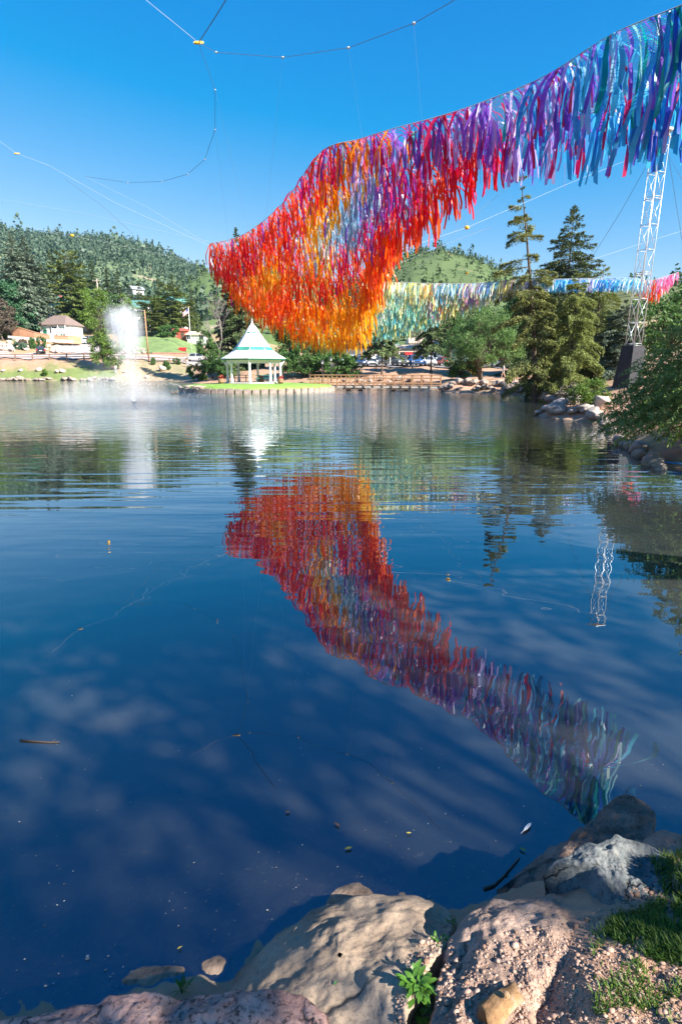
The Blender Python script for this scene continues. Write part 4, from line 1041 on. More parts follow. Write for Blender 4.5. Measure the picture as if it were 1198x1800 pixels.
plant('shrub', 'feathery yellow-green shrub on the rocky spit', 'shrub', crown_meshes(58, [(0, 0, .75, .95, .7, .75), (.6, 0, .5, .7, .6, .5)], 4200, .17, .3, .30, 70, stems=3, spread=.3, trunk_r=.03, narrow=.25), gpt(1035, 27.8), L_green)
plant('shrub', 'low bright green shrub behind the shore boulders', 'shrub', crown_meshes(59, [(0, 0, .7, 1.3, .8, .65)], 2600, .2, .3, .34, 40, trunk_r=.04), gpt(943, 47.5), L_green)
plant('shrub', 'small dry brown bush under the drooping spruce', 'shrub', crown_meshes(60, [(0, 0, .5, 1.0, .6, .5)], 1400, .16, .2, .26, 30, trunk_r=.03), gpt(1010, 37.5), L_grey)

# willow shrub close by on the right: arching yellow twigs with lance leaves
def willow_shrub():
    rng = np.random.default_rng(71)
    leafm = leaf_mat('willow_shrub_leaves', (.14, .25, .05), (.36, .50, .15), .5, .35, .5)
    twig = mat('yellow_twig', (.26, .19, .05), .6, 10, .25)
    base = np.array([10.9, 13.6, 0.0]); base[2] = gz1(base[0], base[1])
    root = thing('willow_shrub', 'big glossy willow shrub with yellow twigs overhanging the water at right', 'shrub', base)
    P = []; Q = []; ra = []; rb = []; LC = []; LA = []; LB = []
    NT = 2100
    for k in range(NT):
        a = rng.uniform(0, 2 * math.pi)
        # end point within a mound that climbs to the right
        u = rng.uniform(0, 1) ** .5
        ex = u * math.cos(a) * 3.9 + rng.normal(0, .2); ey = u * math.sin(a) * 3.0
        roof = min(max(.45, 6.0 + 1.35 * ex), 6.8) * (1 - .3 * u * u)
        ez = roof * rng.uniform(.02, 1.0) ** .65
        e = np.array([ex, ey, ez]); s0 = np.array([ex * .25, ey * .25, max(0.0, ez * .15)])
        if k % 4: s0 = e * np.array([.6, .6, .62]) + rng.normal(0, .18, 3)
        m_ = (s0 + e) / 2 + np.array([0, 0, .18 * np.linalg.norm(e - s0)])
        seg = [s0, m_, e, e + (e - m_) * .3 + np.array([0, 0, -.16])]
        for i in range(3):
            P.append(seg[i]); Q.append(seg[i + 1]); ra.append(.007 - .002 * i); rb.append(.005 - .002 * i)
        nl = 46
        t = rng.uniform(.25, 1, nl)
        for i in range(nl):
            tt_ = t[i] * 3; j = min(int(tt_), 2); f = tt_ - j
            p = seg[j] * (1 - f) + seg[j + 1] * f; d = seg[j + 1] - seg[j]; d = d / (np.linalg.norm(d) + 1e-6)
            LC.append(p); LA.append(d)
    LC = np.array(LC); LA = np.array(LA); n = len(LC)
    ax = unit(LA * .8 + rng.normal(0, .75, (n, 3)) + np.array([0, 0, .05]))
    bx = unit(np.cross(ax, rng.normal(0, .8, (n, 3)) + np.array([0, 0, .8])))
    s = rng.uniform(.075, .15, (n, 1))
    V, Fq = rhombs(LC + ax * s * .5, ax * s * .5, bx * s * .145)
    mesh_obj('foliage', V, Fq, leafm, root)
    v, f = sticks(np.array(P), np.array(Q), np.array(ra), np.array(rb)); mesh_obj('twigs', v, f, twig, root)
    g = G()
    for k in range(9):
        a = k * .7 + .2; e = np.array([math.cos(a) * 1.9, math.sin(a) * 1.5, 1.3 + .5 * math.cos(a)])
        g.tube([(0.1 * math.cos(a), .1 * math.sin(a), -.1), e * .5 + np.array([0, 0, .3]), e], [.06, .045, .02], 6)
    g.build('stems', bark, root)
willow_shrub()

# the tree above the photographer whose shade dapples the near water and bank
plant('shade_tree', 'large leafy shade tree on the near bank behind the viewer', 'tree', crown_meshes(85, [(-3.2, -2.6, 8.0, 3.6, 3.4, 1.6), (-6.2, -1.0, 8.4, 3.0, 3.0, 1.5), (-5.6, 0.6, 8.8, 3.0, 2.2, 1.5), (-8.6, -2.0, 9.2, 2.8, 2.8, 1.5), (-1.6, 0.2, 8.8, 2.6, 2.4, 1.5), (0.0, -3.4, 8.4, 2.2, 2.0, 1.4), (0.6, -1.6, 9.0, 3, 2.6, 1.5), (-3.7, -6.2, 8.6, 3.0, 2.4, 1.4), (-6.6, -4.8, 8.8, 2.8, 2.6, 1.4), (-5.4, -7.2, 8.8, 1.8, 1.6, 1.2)], 46000, .22, 5.6, .8, 520, trunk_r=.17, tpull=.25), (SHX + 3.2, SHY + 2.6, gz1(SHX + 3.2, SHY + 2.6)), L_deep)
plant('shade_tree', 'lighter open-crowned tree on the near bank behind the viewer', 'tree', crown_meshes(91, [(0, 0, 6.5, 3.0, 2.6, 1.6), (2.2, 1.2, 7.6, 2.8, 2.6, 1.6), (-3.0, 2.6, 7.6, 2.6, 2.2, 1.4)], 64 * 130, .2, 4.2, .6, 64, trunk_r=.12), (SHX + 2.6, SHY - 5.4, gz1(SHX + 2.6, SHY - 5.4)), L_green)
# ------------------------------------------------------------------ rocks
def rock_base(seed, sub=3, flat=.75):
    bm = bmesh.new(); bmesh.ops.create_icosphere(bm, subdivisions=sub, radius=1)
    rng = random.Random(seed); off = Vector((rng.uniform(-9, 9), rng.uniform(-9, 9), rng.uniform(-9, 9)))
    cuts = [(Vector((rng.gauss(0, 1), rng.gauss(0, 1), rng.gauss(.2, .8))).normalized(), rng.uniform(.5, .85)) for _ in range(13)]
    for v in bm.verts:
        p = v.co.copy()
        for n_, d in cuts:
            e = p.dot(n_) - d
            if e > 0: p -= n_ * e * .97
        p *= 1 + .16 * noise.fractal(p * 1.6 + off, 1, 2, 4)
        p.z *= flat; v.co = p
    me = bpy.data.meshes.new('rock'); bm.to_mesh(me); bm.free()
    me.polygons.foreach_set('use_smooth', np.ones(len(me.polygons), bool)); return me
rk_grey = rock_mat('grey_boulder', [(.3, (.22, .185, .16)), (.55, (.40, .34, .29)), (.75, (.52, .45, .39))], 1.2, 18, .35, .4)
rk_pale = rock_mat('pale_boulder', [(.3, (.36, .28, .23)), (.6, (.58, .48, .40))], 1.0, 14, .2, .3)
rk_shore = rock_mat('shore_boulder', [(.3, (.19, .14, .11)), (.55, (.36, .285, .23)), (.75, (.50, .41, .34))], 1.0, 14, .3, .4)
ROCKS = [rock_base(k) for k in range(7)]
RMESH = {}
def rock(px, Y, size, m, label, group, k=0, sink=.35, squash=1.0, xy=None):
    key = (k % 7, m.name)
    if key not in RMESH:
        me = ROCKS[k % 7].copy(); me.materials.clear(); me.materials.append(m); RMESH[key] = me
    o = raw_obj('boulder', RMESH[key])
    x, y = xy if xy is not None else (sx(px) * Y, Y)
    o.location = (x, y, max(gz1(x, y), -.12) + size * (1 - sink) * .5 * squash)
    o.scale = (size * .62 * random.uniform(.85, 1.25), size * .55, size * .55 * squash)
    o.rotation_euler = (random.uniform(-.25, .25), random.uniform(-.25, .25), random.uniform(0, 6.28))
    tag(o, label, 'boulder', group); return o
rs = random.Random(5)
for k in range(64):      # riprap right of the footbridge
    px = rs.uniform(778, 936); Y = np.interp(px, [778, 790, 845, 905, 928, 936], [59, 57.4, 56.7, 54.8, 51, 47]) + rs.uniform(-.2, 1.5)
    rock(px, Y, rs.uniform(.3, .95), rk_shore, 'boulder in the rock edging between the footbridge and the leaning spruce', 'rock edging along the dirt shore', k)
for k in range(26):
    px = rs.uniform(938, 1003); Y = np.interp(px, [938, 950, 975, 1003], [44.2, 42.6, 39.6, 36.5]) + rs.uniform(-.1, 1.8)
    rock(px, Y, rs.uniform(.35, .95), rk_shore, 'pale boulder heaped below the drooping yellowish spruce', 'boulders below the drooping spruce', k)
for k in range(20):
    px = rs.uniform(952, 1075); Y = np.interp(px, [952, 1000, 1060, 1080], [29.2, 27.7, 25.8, 23]) + rs.uniform(.0, 1.2)
    rock(px, Y, rs.uniform(.4, .95), rk_grey, 'dark wet boulder on the low rocky spit', 'boulders of the rocky spit', k, squash=.75)
rock(1064, 27.2, .9, rk_pale, 'largest pale boulder beside the feathery shrub on the spit', None, 3)
rock(1016, 29.5, .7, rk_pale, 'pale boulder behind the feathery shrub on the spit', None, 5)
for k in range(14):
    px = rs.uniform(1070, 1190); Y = np.interp(px, [1070, 1105, 1150, 1198], [23.5, 18.3, 15, 12.6]) + rs.uniform(0, .6)
    rock(px, Y, rs.uniform(.3, .6), rk_grey, 'wet stone at the waterline under the willow shrub', 'stones under the willow shrub', k)
for k in range(46):      # left shore
    px = rs.uniform(-20, 200); Y = np.interp(px, [-200, 0, 120, 240], [106, 108, 107, 106]) + rs.uniform(-.1, .7)
    rock(px, Y, rs.uniform(.6, 1.5), rk_shore, 'stone in the row along the left shoreline', 'stones along the left shoreline', k, squash=.7)
for q, (px, py, sz, lb) in enumerate([(5, 651, 1.1, 'small pale boulder on the grass bank at the left edge'), (35, 651, 1.5, 'round pale boulder on the grass bank below the black car'), (68, 650, 1.9, 'upright white boulder on the grass bank right of the black car'),
        (100, 653, 1.6, 'flat pale boulder on the grass bank, left of the pair'), (108, 652, 1.7, 'flat pale boulder on the grass bank, right of the pair'), (285, 650, 2.4, 'white boulder beside a small bush on the right of the fountain'), (218, 655, 1.4, 'flat pale rock behind the fountain spray'), (256, 661, 1.3, 'flat rock at the waterline behind the spray')]):
    Y = {651: 112.5, 650: 112.5, 653: 111.3, 652: 111.6, 655: 111, 661: 108}[py]
    if px == 285: Y = 114
    rock(px, Y, sz * .62, rk_pale, lb, None, q)
for k in range(60):      # rock garden by the car
    px = rs.uniform(-15, 108); Y = rs.uniform(135.6, 143.5)
    rock(px, Y, rs.uniform(.5, 1.5), rk_pale, 'tumbled pale rock on the garden slope behind the black car', 'rock garden stones', k)
for k in range(24):
    px = rs.uniform(205, 262); Y = rs.uniform(136, 142)
    rock(px, Y, rs.uniform(.6, 1.4), rk_shore, 'tumbled rock on the slope seen through the fountain plume', 'rocks behind the plume', k)
for k in range(28):
    px = rs.uniform(595, 745); Y = np.interp(px, [600, 740], [75, 71.2]) + rs.uniform(.2, 3.2)
    rock(px, Y, rs.uniform(.35, .9), rk_shore, 'stone on the dirt bank under the footbridge', 'stones on the bank behind the footbridge', k)

# ------------------------------------------------------------------ island and gazebo
ISL = np.array([sx(452) * 62.5, 62.5]); IRX, IRY, ITOP = 8.45, 7.2, .62
def island():
    V = [(0, 0, ITOP + .22)]; f = []; n = 64
    for q, (r_, z) in enumerate([(.35, ITOP + .2), (.7, ITOP + .12), (.97, ITOP), (.99, ITOP - .25), (1.0, -1.2)]):
        for k in range(n):
            a = 2 * math.pi * k / n; V.append((IRX * r_ * math.cos(a), IRY * r_ * math.sin(a), z + .02 * math.sin(a * 7)))
    for k in range(n): f.append((0, 1 + k, 1 + (k + 1) % n))
    for q in range(4):
        for k in range(n): f.append((1 + q * n + k, 1 + (q + 1) * n + k, 1 + (q + 1) * n + (k + 1) % n, 1 + q * n + (k + 1) % n))
    o = mesh_obj('island', V, f, mat('island_turf', (.19, .32, .06), .9, 1.4, .22, .5, 30), None, True)
    o.location = (ISL[0], ISL[1], 0); o['kind'] = 'structure'
    n = 62
    for k in range(n):
        a = 2 * math.pi * (k + .5) / n
        ln = 2 * math.pi * 7.8 / n * .94
        g = bmesh.new(); bmesh.ops.create_cube(g, size=1)
        bmesh.ops.bevel(g, geom=g.edges[:], offset=.07, segments=1, affect='EDGES')
        for v in g.verts: v.co = Vector((v.co.x * ln * rs.uniform(.95, 1.04), v.co.y * .34 + .02 * rs.uniform(-1, 1), v.co.z * .5 + .03 * rs.uniform(-1, 1)))
        me = bpy.data.meshes.new('edge_stone'); g.to_mesh(me); g.free(); me.materials.append(rk_shore)
        s = raw_obj('edge_stone', me, o)
        s.location = (IRX * 1.005 * math.cos(a), IRY * 1.005 * math.sin(a), .17 + rs.uniform(-.04, .05)); s.rotation_euler = (rs.uniform(-.05, .05), 0, math.atan2(IRY * math.cos(a), -IRX * math.sin(a)))
    for k, (a, z) in enumerate([(3.75, .55), (3.95, .55), (4.07, .52)]):
        b = raw_obj('edge_stone', ROCKS[k], o); b.data = RMESH.get((k, 'shore_boulder')) or list(RMESH.values())[0]
        b.location = (IRX * .96 * math.cos(a), IRY * .96 * math.sin(a), z); b.scale = (.75, .4, .3)
island()
def gazebo():
    c = at(447, 672, 62.5); zf = ITOP + .2
    root = thing('gazebo', 'white octagonal gazebo with a tall pointed roof on the island', 'gazebo', (c[0], 62.5, zf))
    K = 62.5 / 983.3
    ez = zat(630.5, 62.5) - zf
    G().lathe([(3.35, -.12), (3.35, .06), (3.25, .1)], 8).build('floor', mat('pale_concrete', (.45, .41, .36), .9, 2, .12), root)
    prof = [(r_ * K, zat(y, 62.5) - zf) for r_, y in [(57.5, 630.5), (46, 624), (36, 617), (31, 611), (24.5, 602), (17.5, 592), (12.5, 584), (7.5, 576), (3.2, 570), (1.2, 567)]]
    am = [math.pi / 2 + 2 * math.pi * k / 8 for k in range(8)]
    panel_m = mat('white_roof_shingle', (.80, .78, .74), .65, 2.5, .05, .3, 30)
    for k in range(8):
        a0, a1 = am[k] - .0, am[k] + 2 * math.pi / 8
        g = G(); v = []
        for (r_, z) in prof:
            v += [(r_ * math.cos(a0), r_ * math.sin(a0), z), (r_ * math.cos(a1), r_ * math.sin(a1), z)]
        f = [(2 * i, 2 * i + 1, 2 * i + 3, 2 * i + 2) for i in range(len(prof) - 1)]
        g.add(v, f); p = g.build('roof_panel', panel_m, root)
        # clerestory pane and small vent, set a little proud of the panel
        def strip(y0, y1, r0, r1, u0, u1, nm, mm):
            q = []
            for (r_, y) in ((r0, y0), (r1, y1)):
                for u in (u0, u1):
                    P0 = np.array([math.cos(a0), math.sin(a0)]) * (1 - u) + np.array([math.cos(a1), math.sin(a1)]) * u
                    q.append((P0[0] * r_ * K * 1.012, P0[1] * r_ * K * 1.012, zat(y, 62.5) - zf + .035))
            G().poly([q[0], q[1], q[3], q[2]]).build(nm, mm, p)
        strip(616.4, 610.8, 35.5, 30.8, .03, .97, 'clerestory_pane', mat('green_glass', (.06, .30, .22), .25, 2, .2))
        strip(586.6, 584.2, 14.2, 12.6, .2, .8, 'vent', green_m)
        # fascia under each eave and a corner bracket
        R1, R0 = 57.2 * K, 55.5 * K
        G().add([(R1 * math.cos(a0), R1 * math.sin(a0), ez - .02), (R1 * math.cos(a1), R1 * math.sin(a1), ez - .02), (R0 * math.cos(a1), R0 * math.sin(a1), ez - .16), (R0 * math.cos(a0), R0 * math.sin(a0), ez - .16)], [(0, 1, 2, 3)]).build('eave_trim', green_m, root)
        R2 = 3.05
        G().add([(R2 * math.cos(a0), R2 * math.sin(a0), ez - .1), (R2 * math.cos(a1), R2 * math.sin(a1), ez - .1), (R2 * math.cos(a1), R2 * math.sin(a1), ez - .5), (R2 * math.cos(a0), R2 * math.sin(a0), ez - .5),
                 (R0 * math.cos(a0), R0 * math.sin(a0), ez - .16), (R0 * math.cos(a1), R0 * math.sin(a1), ez - .16)], [(0, 1, 2, 3), (4, 5, 1, 0)]).build('fascia', white, root)
        ca, sa = math.cos(a0), math.sin(a0)
        G().lathe([(.17, 0), (.17, .35), (.13, .4), (.125, ez - .75), (.17, ez - .68), (.17, ez - .45)], 10, (2.95 * ca, 2.95 * sa, .08)).build('column', white, root, True)
        G().add([(2.95 * ca, 2.95 * sa, ez - 1.0), (3.5 * ca, 3.5 * sa, ez - .22), (2.95 * ca, 2.95 * sa, ez - .4)], [(0, 1, 2)]).build('bracket', white, root)
    G().lathe([(.09, 0), (.12, .08), (.05, .2), (.02, .45)], 8, (0, 0, prof[-1][1] - .03)).build('finial', white, root, True)
    return c, zf
gc, gzf = gazebo()
def picnic(x, y, rz, m, label):
    root = thing('picnic_table', label, 'table', (x, y, gzf + .1), rz)
    G().box((0, 0, .74), (1.8, .75, .05)).build('tabletop', m, root)
    for s in (-1, 1):
        G().box((0, s * .68, .45), (1.8, .27, .045)).build('bench', m, root)
        G().add([], []).bar((s * .65, -.7, 0), (s * .65, .25, .72), .04).bar((s * .65, .7, 0), (s * .65, -.25, .72), .04).build('leg', m, root)
picnic(gc[0] - 1.7, 63.2, .15, wood_dark, 'dark wooden picnic table under the left side of the gazebo')
picnic(gc[0] + 1.2, 62.0, -.1, green_m, 'green metal picnic table under the right side of the gazebo')
def planter(x, y, label):
    root = thing('barrel_planter', label, 'planter', (x, y, gzf - .02))
    G().lathe([(.26, 0), (.33, .2), (.34, .35), (.29, .52), (.25, .52), (.22, .45)], 14).build('barrel', wood, root, True)
    for z in (.13, .4): G().lathe([(.335, z - .02), (.345, z), (.335, z + .02)], 14).build('hoop', black_m, root)
    rng = np.random.default_rng(int(x * 10) % 97); C = rng.normal(0, .13, (90, 3)) + np.array([0, 0, .62]); a = unit(rng.normal(0, 1, (90, 3)))
    v, f = rhombs(C, a * .09, unit(np.cross(a, rng.normal(0, 1, (90, 3)))) * .05); mesh_obj('flowers', v, f, mat('red_flowers', (.35, .06, .04), .6, 20, .5), root)
planter(gc[0] - 3.3, 60.6, 'barrel planter at the left foot of the gazebo')
planter(gc[0] + 3.2, 60.3, 'barrel planter at the right foot of the gazebo')
planter(gc[0] + .7, 62.9, 'barrel planter between the gazebo tables')

# ------------------------------------------------------------------ footbridge
def bridge():
    A = gpt(548, 64.5)[:2]; B = np.array([sx(776) * 61.0, 61.0])
    A = np.array([sx(548) * 64.0, 64.0]); zd = .52
    L = np.linalg.norm(B - A); rz = math.atan2(B[1] - A[1], B[0] - A[0])
    root = thing('footbridge', 'wooden footbridge with brown post railings linking the island to the shore', 'bridge', (A[0], A[1], 0), rz)
    concrete = MATS['pale_concrete']
    n = int(L / .3)
    pl = G().box((0, 0, 0), (.285, 1.9, .06)).mesh('deck_plank', wood)
    for k in range(n):
        o = raw_obj('deck_plank', pl, root); o.location = (.15 + k * L / n, 0, zd + .05)
    for s in (-1, 1):
        G().box((L / 2, s * .98, zd - .08), (L, .1, .24)).build('edge_beam', concrete, root)
        npst = 15
        pm = G().box((0, 0, .55), (.11, .1, 1.22)).mesh('post', wood)
        for k in range(npst):
            o = raw_obj('post', pm, root); o.location = (.06 + k * (L - .12) / (npst - 1), s * 1.09, zd - .02)
        for z, h in ((1.16, .07), (.82, .09), (.30, .10)):
            G().box((L / 2, s * (1.16 if z < 1.1 else 1.09), zd + z), (L, .05 if z < 1.1 else .2, h)).build('rail', wood, root)
    for px in (623, 702):
        u = (sx(px) * 62.5 - A[0]) / math.cos(rz)
        for d in (-.7, .7):
            for s in (-.7, .7):
                G().box((u + d, s, -.35), (.22, .22, 1.5)).build('pile', wood_dark, root)
        G().box((u, 0, .24), (2.3, 2.0, .22)).build('pier_cap', wood_dark, root)
bridge()

# ------------------------------------------------------------------ cars
def car_kind(kind):
    """meshes of one body style, front along +x, ground at z=0"""
    sp_ = dict(suv=(2.35, .94, .98, 1.74, [1.25, .62, -1.85, -2.28]), sedan=(2.3, .9, .86, 1.42, [1.05, .35, -1.0, -1.75]), pickup=(2.75, .97, 1.05, 1.85, [1.35, .75, -.65, -.95]), van=(2.9, 1.0, 1.2, 2.55, [1.95, 1.5, -2.85, -2.88]))[kind]
    hl, hw, belt, top, (wf, rf, rb, wb) = sp_
    low = [(hl - .12, .32), (hl, .5), (hl - .04, belt - .22), (hl - .25, belt - .1), (wf, belt), (wb, belt), (-hl + .05, belt - (.04 if kind != 'pickup' else .05)), (-hl, .55), (-hl + .1, .34)]
    g = G().prism([(x, -hw, z) for x, z in low], (0, 2 * hw, 0))
    ww = hw * .97; wr = hw * (.78 if kind != 'van' else .93)
    cab = [(wf, -ww, belt), (rf, -wr, top), (rb, -wr, top - .02), (wb, -ww, belt)]
    v = cab + [(x, -y, z) for x, y, z in cab]
    g.add(v, [(0, 3, 2, 1), (4, 5, 6, 7), (1, 2, 6, 5), (0, 1, 5, 4), (2, 3, 7, 6), (3, 0, 4, 7)])
    if kind == 'pickup': g.box((-1.85, 0, belt + .05), (1.75, 2 * hw - .02, .12))
    def quad(a, b, c_, d_, n_):
        n_ = np.array(n_) * .012; return [tuple(np.array(q) + n_) for q in (a, b, c_, d_)]
    def lerp(p, q, t_): return tuple(np.array(p) * (1 - t_) + np.array(q) * t_)
    side = []
    for s in (-1, 1):
        P = [(x, y * -s, z) if s == 1 else (x, y, z) for x, y, z in cab]
        m_ = .5
        for u0, u1 in ((.06, .47), (.53, .93)):
            bl, br = lerp(P[0], P[3], u0), lerp(P[0], P[3], u1); tl, tr_ = lerp(P[1], P[2], u0), lerp(P[1], P[2], u1)
            q = [lerp(bl, tl, .1), lerp(br, tr_, .1), lerp(br, tr_, .86), lerp(bl, tl, .86)]
            side.append([(x, y + s * .014, z + .004) for x, y, z in q])
    ws = [lerp(cab[0], cab[1], .08), lerp(cab[0], cab[1], .9)]; ws = [ws[0], ws[1], (ws[1][0], -ws[1][1], ws[1][2]), (ws[0][0], -ws[0][1], ws[0][2])]
    ws = [(x + .015, y * .9, z + .01) for x, y, z in ws]
    rw = [lerp(cab[3], cab[2], .12), lerp(cab[3], cab[2], .88)]; rw = [rw[0], rw[1], (rw[1][0], -rw[1][1], rw[1][2]), (rw[0][0], -rw[0][1], rw[0][2])]
    rw = [(x - .015, y * .88, z + .01) for x, y, z in rw]
    return dict(body=g, side=side, ws=ws, rw=rw, hl=hl, hw=hw, belt=belt)
WHEEL = G().lathe([(.20, -.12), (.34, -.12), (.36, -.08), (.36, .08), (.34, .12), (.20, .12)], 16).mesh('wheel', tyre_m, True)
RIM = G().lathe([(.05, -.128), (.21, -.128), (.21, .128), (.05, .128)], 12).mesh('rim', rim_m)
lamp_w = mat('headlight_lens', (.75, .77, .8), .15, 3, .05); lamp_r = mat('tail_light_lens', (.5, .01, .01), .25, 3, .1)
trim_m = mat('black_trim', (.03, .03, .03), .6, 6, .2)
KINDS = {k: car_kind(k) for k in ('suv', 'sedan', 'pickup', 'van')}
def paint(nm, c):
    return mat('car_paint_' + nm, c, .22, 2, .05, spec=.6)
def car(kind, pm, px, Y, rz, label, dz=.2):
    k = KINDS[kind]; p = gpt(px, Y, dz)
    root = thing({'suv': 'parked_suv', 'sedan': 'parked_car', 'pickup': 'parked_pickup', 'van': 'parked_van'}[kind], label, {'suv': 'car', 'sedan': 'car', 'pickup': 'pickup', 'van': 'van'}[kind], p, rz)
    b = k['body'].build('body', pm, root); bv = b.modifiers.new('bevel', 'BEVEL'); bv.width = .07; bv.segments = 2; bv.limit_method = 'ANGLE'
    G().poly(k['ws']).build('windshield', glass_m, root); G().poly(k['rw']).build('rear_window', glass_m, root)
    for s in (k['side'] if kind != 'van' else k['side'][::2]): G().poly(s).build('side_window', glass_m, root)
    for x in (k['hl'] * .64, -k['hl'] * .62):
        for s in (-1, 1):
            wl = raw_obj('wheel', WHEEL, root); wl.location = (x, s * (k['hw'] - .1), .36); wl.rotation_euler = (math.pi / 2, 0, 0)
            rm = raw_obj('rim', RIM, wl)
    for s in (-1, 1):
        G().box((k['hl'] - .05, s * (k['hw'] - .25), k['belt'] - .28), (.14, .38, .15)).build('headlight', lamp_w, root)
        G().box((-k['hl'] + .03, s * (k['hw'] - .13), k['belt'] - .12), (.12, .2, .28)).build('tail_light', lamp_r, root)
        G().box((k['hl'] * .42, s * (k['hw'] + .1), k['belt'] + .06), (.12, .2, .14)).build('mirror', pm, root)
    G().box((k['hl'] - .02, 0, k['belt'] - .3), (.08, .9, .14)).build('grille', trim_m, root)
    G().box((k['hl'] + .0, 0, .45), (.1, 1.6, .14)).build('front_bumper', trim_m, root)
    G().box((-k['hl'] - .0, 0, .5), (.1, 1.6, .14)).build('rear_bumper', trim_m, root)
    G().box((-k['hl'] - .04, 0, .72), (.05, .5, .13)).build('number_plate', white, root)
    return root
pw = paint('white', (.78, .78, .77)); pb = paint('black', (.02, .02, .024)); ps = paint('silver', (.42, .42, .40)); pn_ = paint('navy', (.02, .05, .13)); pr_ = paint('red', (.42, .03, .02)); pg = paint('grey', (.10, .11, .12)); pbl = paint('blue', (.03, .10, .28))
car('suv', pb, 76, 132, R(118), 'black car parked by the rail fence on the left')
car('suv', pw, 146, 149, R(205), 'white car parked in the pale lot beside the cottage')
car('suv', pg, 170, 151, R(60), 'dark car mostly hidden behind the young green tree')
car('suv', ps, 343, 126, R(178), 'silver car on the road below the flagpole')
car('suv', pw, 383, 122, R(178), 'white car on the road left of the gazebo')
lotY = 96
for kind, pm, px, Y, rz, lb in [('suv', pw, 613, 96, -98, 'white car at the left end of the row behind the footbridge'), ('suv', pn_, 630, 95.5, -86, 'dark blue car second from the left behind the footbridge'), ('sedan', pw, 653, 96.5, -90, 'low white car left of the bare spruce trunk'),
        ('pickup', pg, 669, 97, -92, 'dark grey pickup half hidden by the bare spruce trunk'), ('suv', pg, 702, 96, -80, 'grey car in front of the shop porch'), ('pickup', pbl, 726, 96, -84, 'blue pickup right of the shop porch'), ('suv', pw, 750, 97, -80, 'white car behind the second bare trunk'), ('sedan', pr_, 780, 98, -70, 'low red car at the left of the willow'),
        ('sedan', pw, 768, 101, -60, 'white car behind the red car'), ('suv', pg, 893, 93, -80, 'dark car seen under the right side of the willow'), ('suv', pw, 909, 95, -60, 'white car at the right end under the willow'), ('sedan', pw, 876, 96, -90, 'pale car behind the willow trunks')]:
    car(kind, pm, px, Y, R(rz), lb)
car('van', pw, 650, 106, R(-70), 'tall white camper van behind the row of parked cars')

# ------------------------------------------------------------------ houses and shops
roof_brown = mat('brown_shingles', (.20, .145, .125), .9, 3, .2, .4, 20)
roof_green = mat('green_metal_roof', (.10, .24, .20), .55, 2, .12)
roof_red = mat('red_roof', (.36, .09, .06), .8, 2, .2)
roof_tan = mat('tan_awning', (.55, .43, .33), .85, 2, .12)
wall_w = mat('white_siding', (.80, .79, .75), .7, 2, .05)
wall_t = mat('teal_wall', (.30, .50, .47), .8, 2, .1)
wall_c = mat('cream_wall', (.60, .52, .42), .8, 2, .12)
def house(label, px, Y, wd, dp, wh, rh, rz, wm, rm, hip=0.0, wins=(), doors=(), over=.4, base=None, name='house', chim=None, cat='house'):
    x = sx(px) * Y; z = base if base is not None else gz1(x, Y)
    root = thing(name, label, cat, (x, Y, z), rz)
    G().box((0, 0, wh / 2 - .6), (wd, dp, wh + 1.2)).build('wall', wm, root)
    a, b = wd / 2 + over, dp / 2 + over
    ri = a * (1 - hip)
    v = [(-a, -b, wh), (a, -b, wh), (a, b, wh), (-a, b, wh), (-ri, 0, wh + rh), (ri, 0, wh + rh)]
    v += [(p[0], p[1], p[2] - .14) for p in v[:4]]
    rf = G().add(v, [(0, 1, 5, 4), (2, 3, 4, 5), (1, 2, 5), (3, 0, 4), (0, 6, 7, 1), (1, 7, 8, 2), (2, 8, 9, 3), (3, 9, 6, 0), (6, 9, 8, 7)]).build('roof', rm, root)
    if hip == 0:
        for s in (-1, 1):
            G().add([(s * (wd / 2 + .01), -dp / 2, wh - .1), (s * (wd / 2 + .01), dp / 2, wh - .1), (s * (a + .02), 0, wh + rh * .97), (s * (a + .02), -b * .93, wh - .02), (s * (a + .02), b * .93, wh - .02)], [(0, 1, 2), (3, 0, 2), (4, 2, 1)]).build('gable', wm, root)
    if chim: G().box((chim, dp * .15, wh + rh * .75), (.7, .7, rh * .9)).build('chimney', roof_red, rf)
    for (u, w_, z0, h_, face, mm) in wins:
        # face: 'f' front (-y), 'r' right (+x), 'l' left (-x)
        if face == 'f': c = (u, -dp / 2 - .04, z0 + h_ / 2); d = (w_, .06, h_); d2 = (w_ + .2, .05, h_ + .2); cf = (u, -dp / 2 - .02, z0 + h_ / 2); pn2 = (u, -dp / 2 - .08, z0 + h_ / 2)
        else:
            s = 1 if face == 'r' else -1
            c = (s * (wd / 2 + .04), u, z0 + h_ / 2); d = (.06, w_, h_); d2 = (.05, w_ + .2, h_ + .2); cf = (s * (wd / 2 + .02), u, z0 + h_ / 2); pn2 = (s * (wd / 2 + .08), u, z0 + h_ / 2)
        w0 = G().box(cf, d2).build('window', white, root); G().box(c, d).build('pane', mm or glass_m, w0)
        G().box(pn2, (.06 if face == 'f' else .03, .03 if face == 'f' else .06, h_)).build('mullion', white, w0)
    for (u, w_, h_, mm) in doors: G().box((u, -dp / 2 - .05, h_ / 2), (w_, .08, h_)).build('door', mm, root)
    return root
hc = house('white cottage with a brown hipped roof and green shutters', 117, 154, 7.6, 7, 2.9, 2.6, R(-12), wall_w, roof_brown, .55, [(.6, 2.6, .8, 1.5, 'f', None)], [(2.9, .9, 2.1, green_m), (-2.3, 1.0, 2.1, green_m)], .5, zat(592, 154))
G().box((2.9, -3.0, 2.72), (3.2, 1.8, .12)).build('porch_roof', roof_brown, hc)
G().box((2.0, -3.9, 1.3), (.16, .16, 2.7)).build('porch_post', white, hc); G().box((4.2, -3.9, 1.3), (.16, .16, 2.7)).build('porch_post', white, hc)
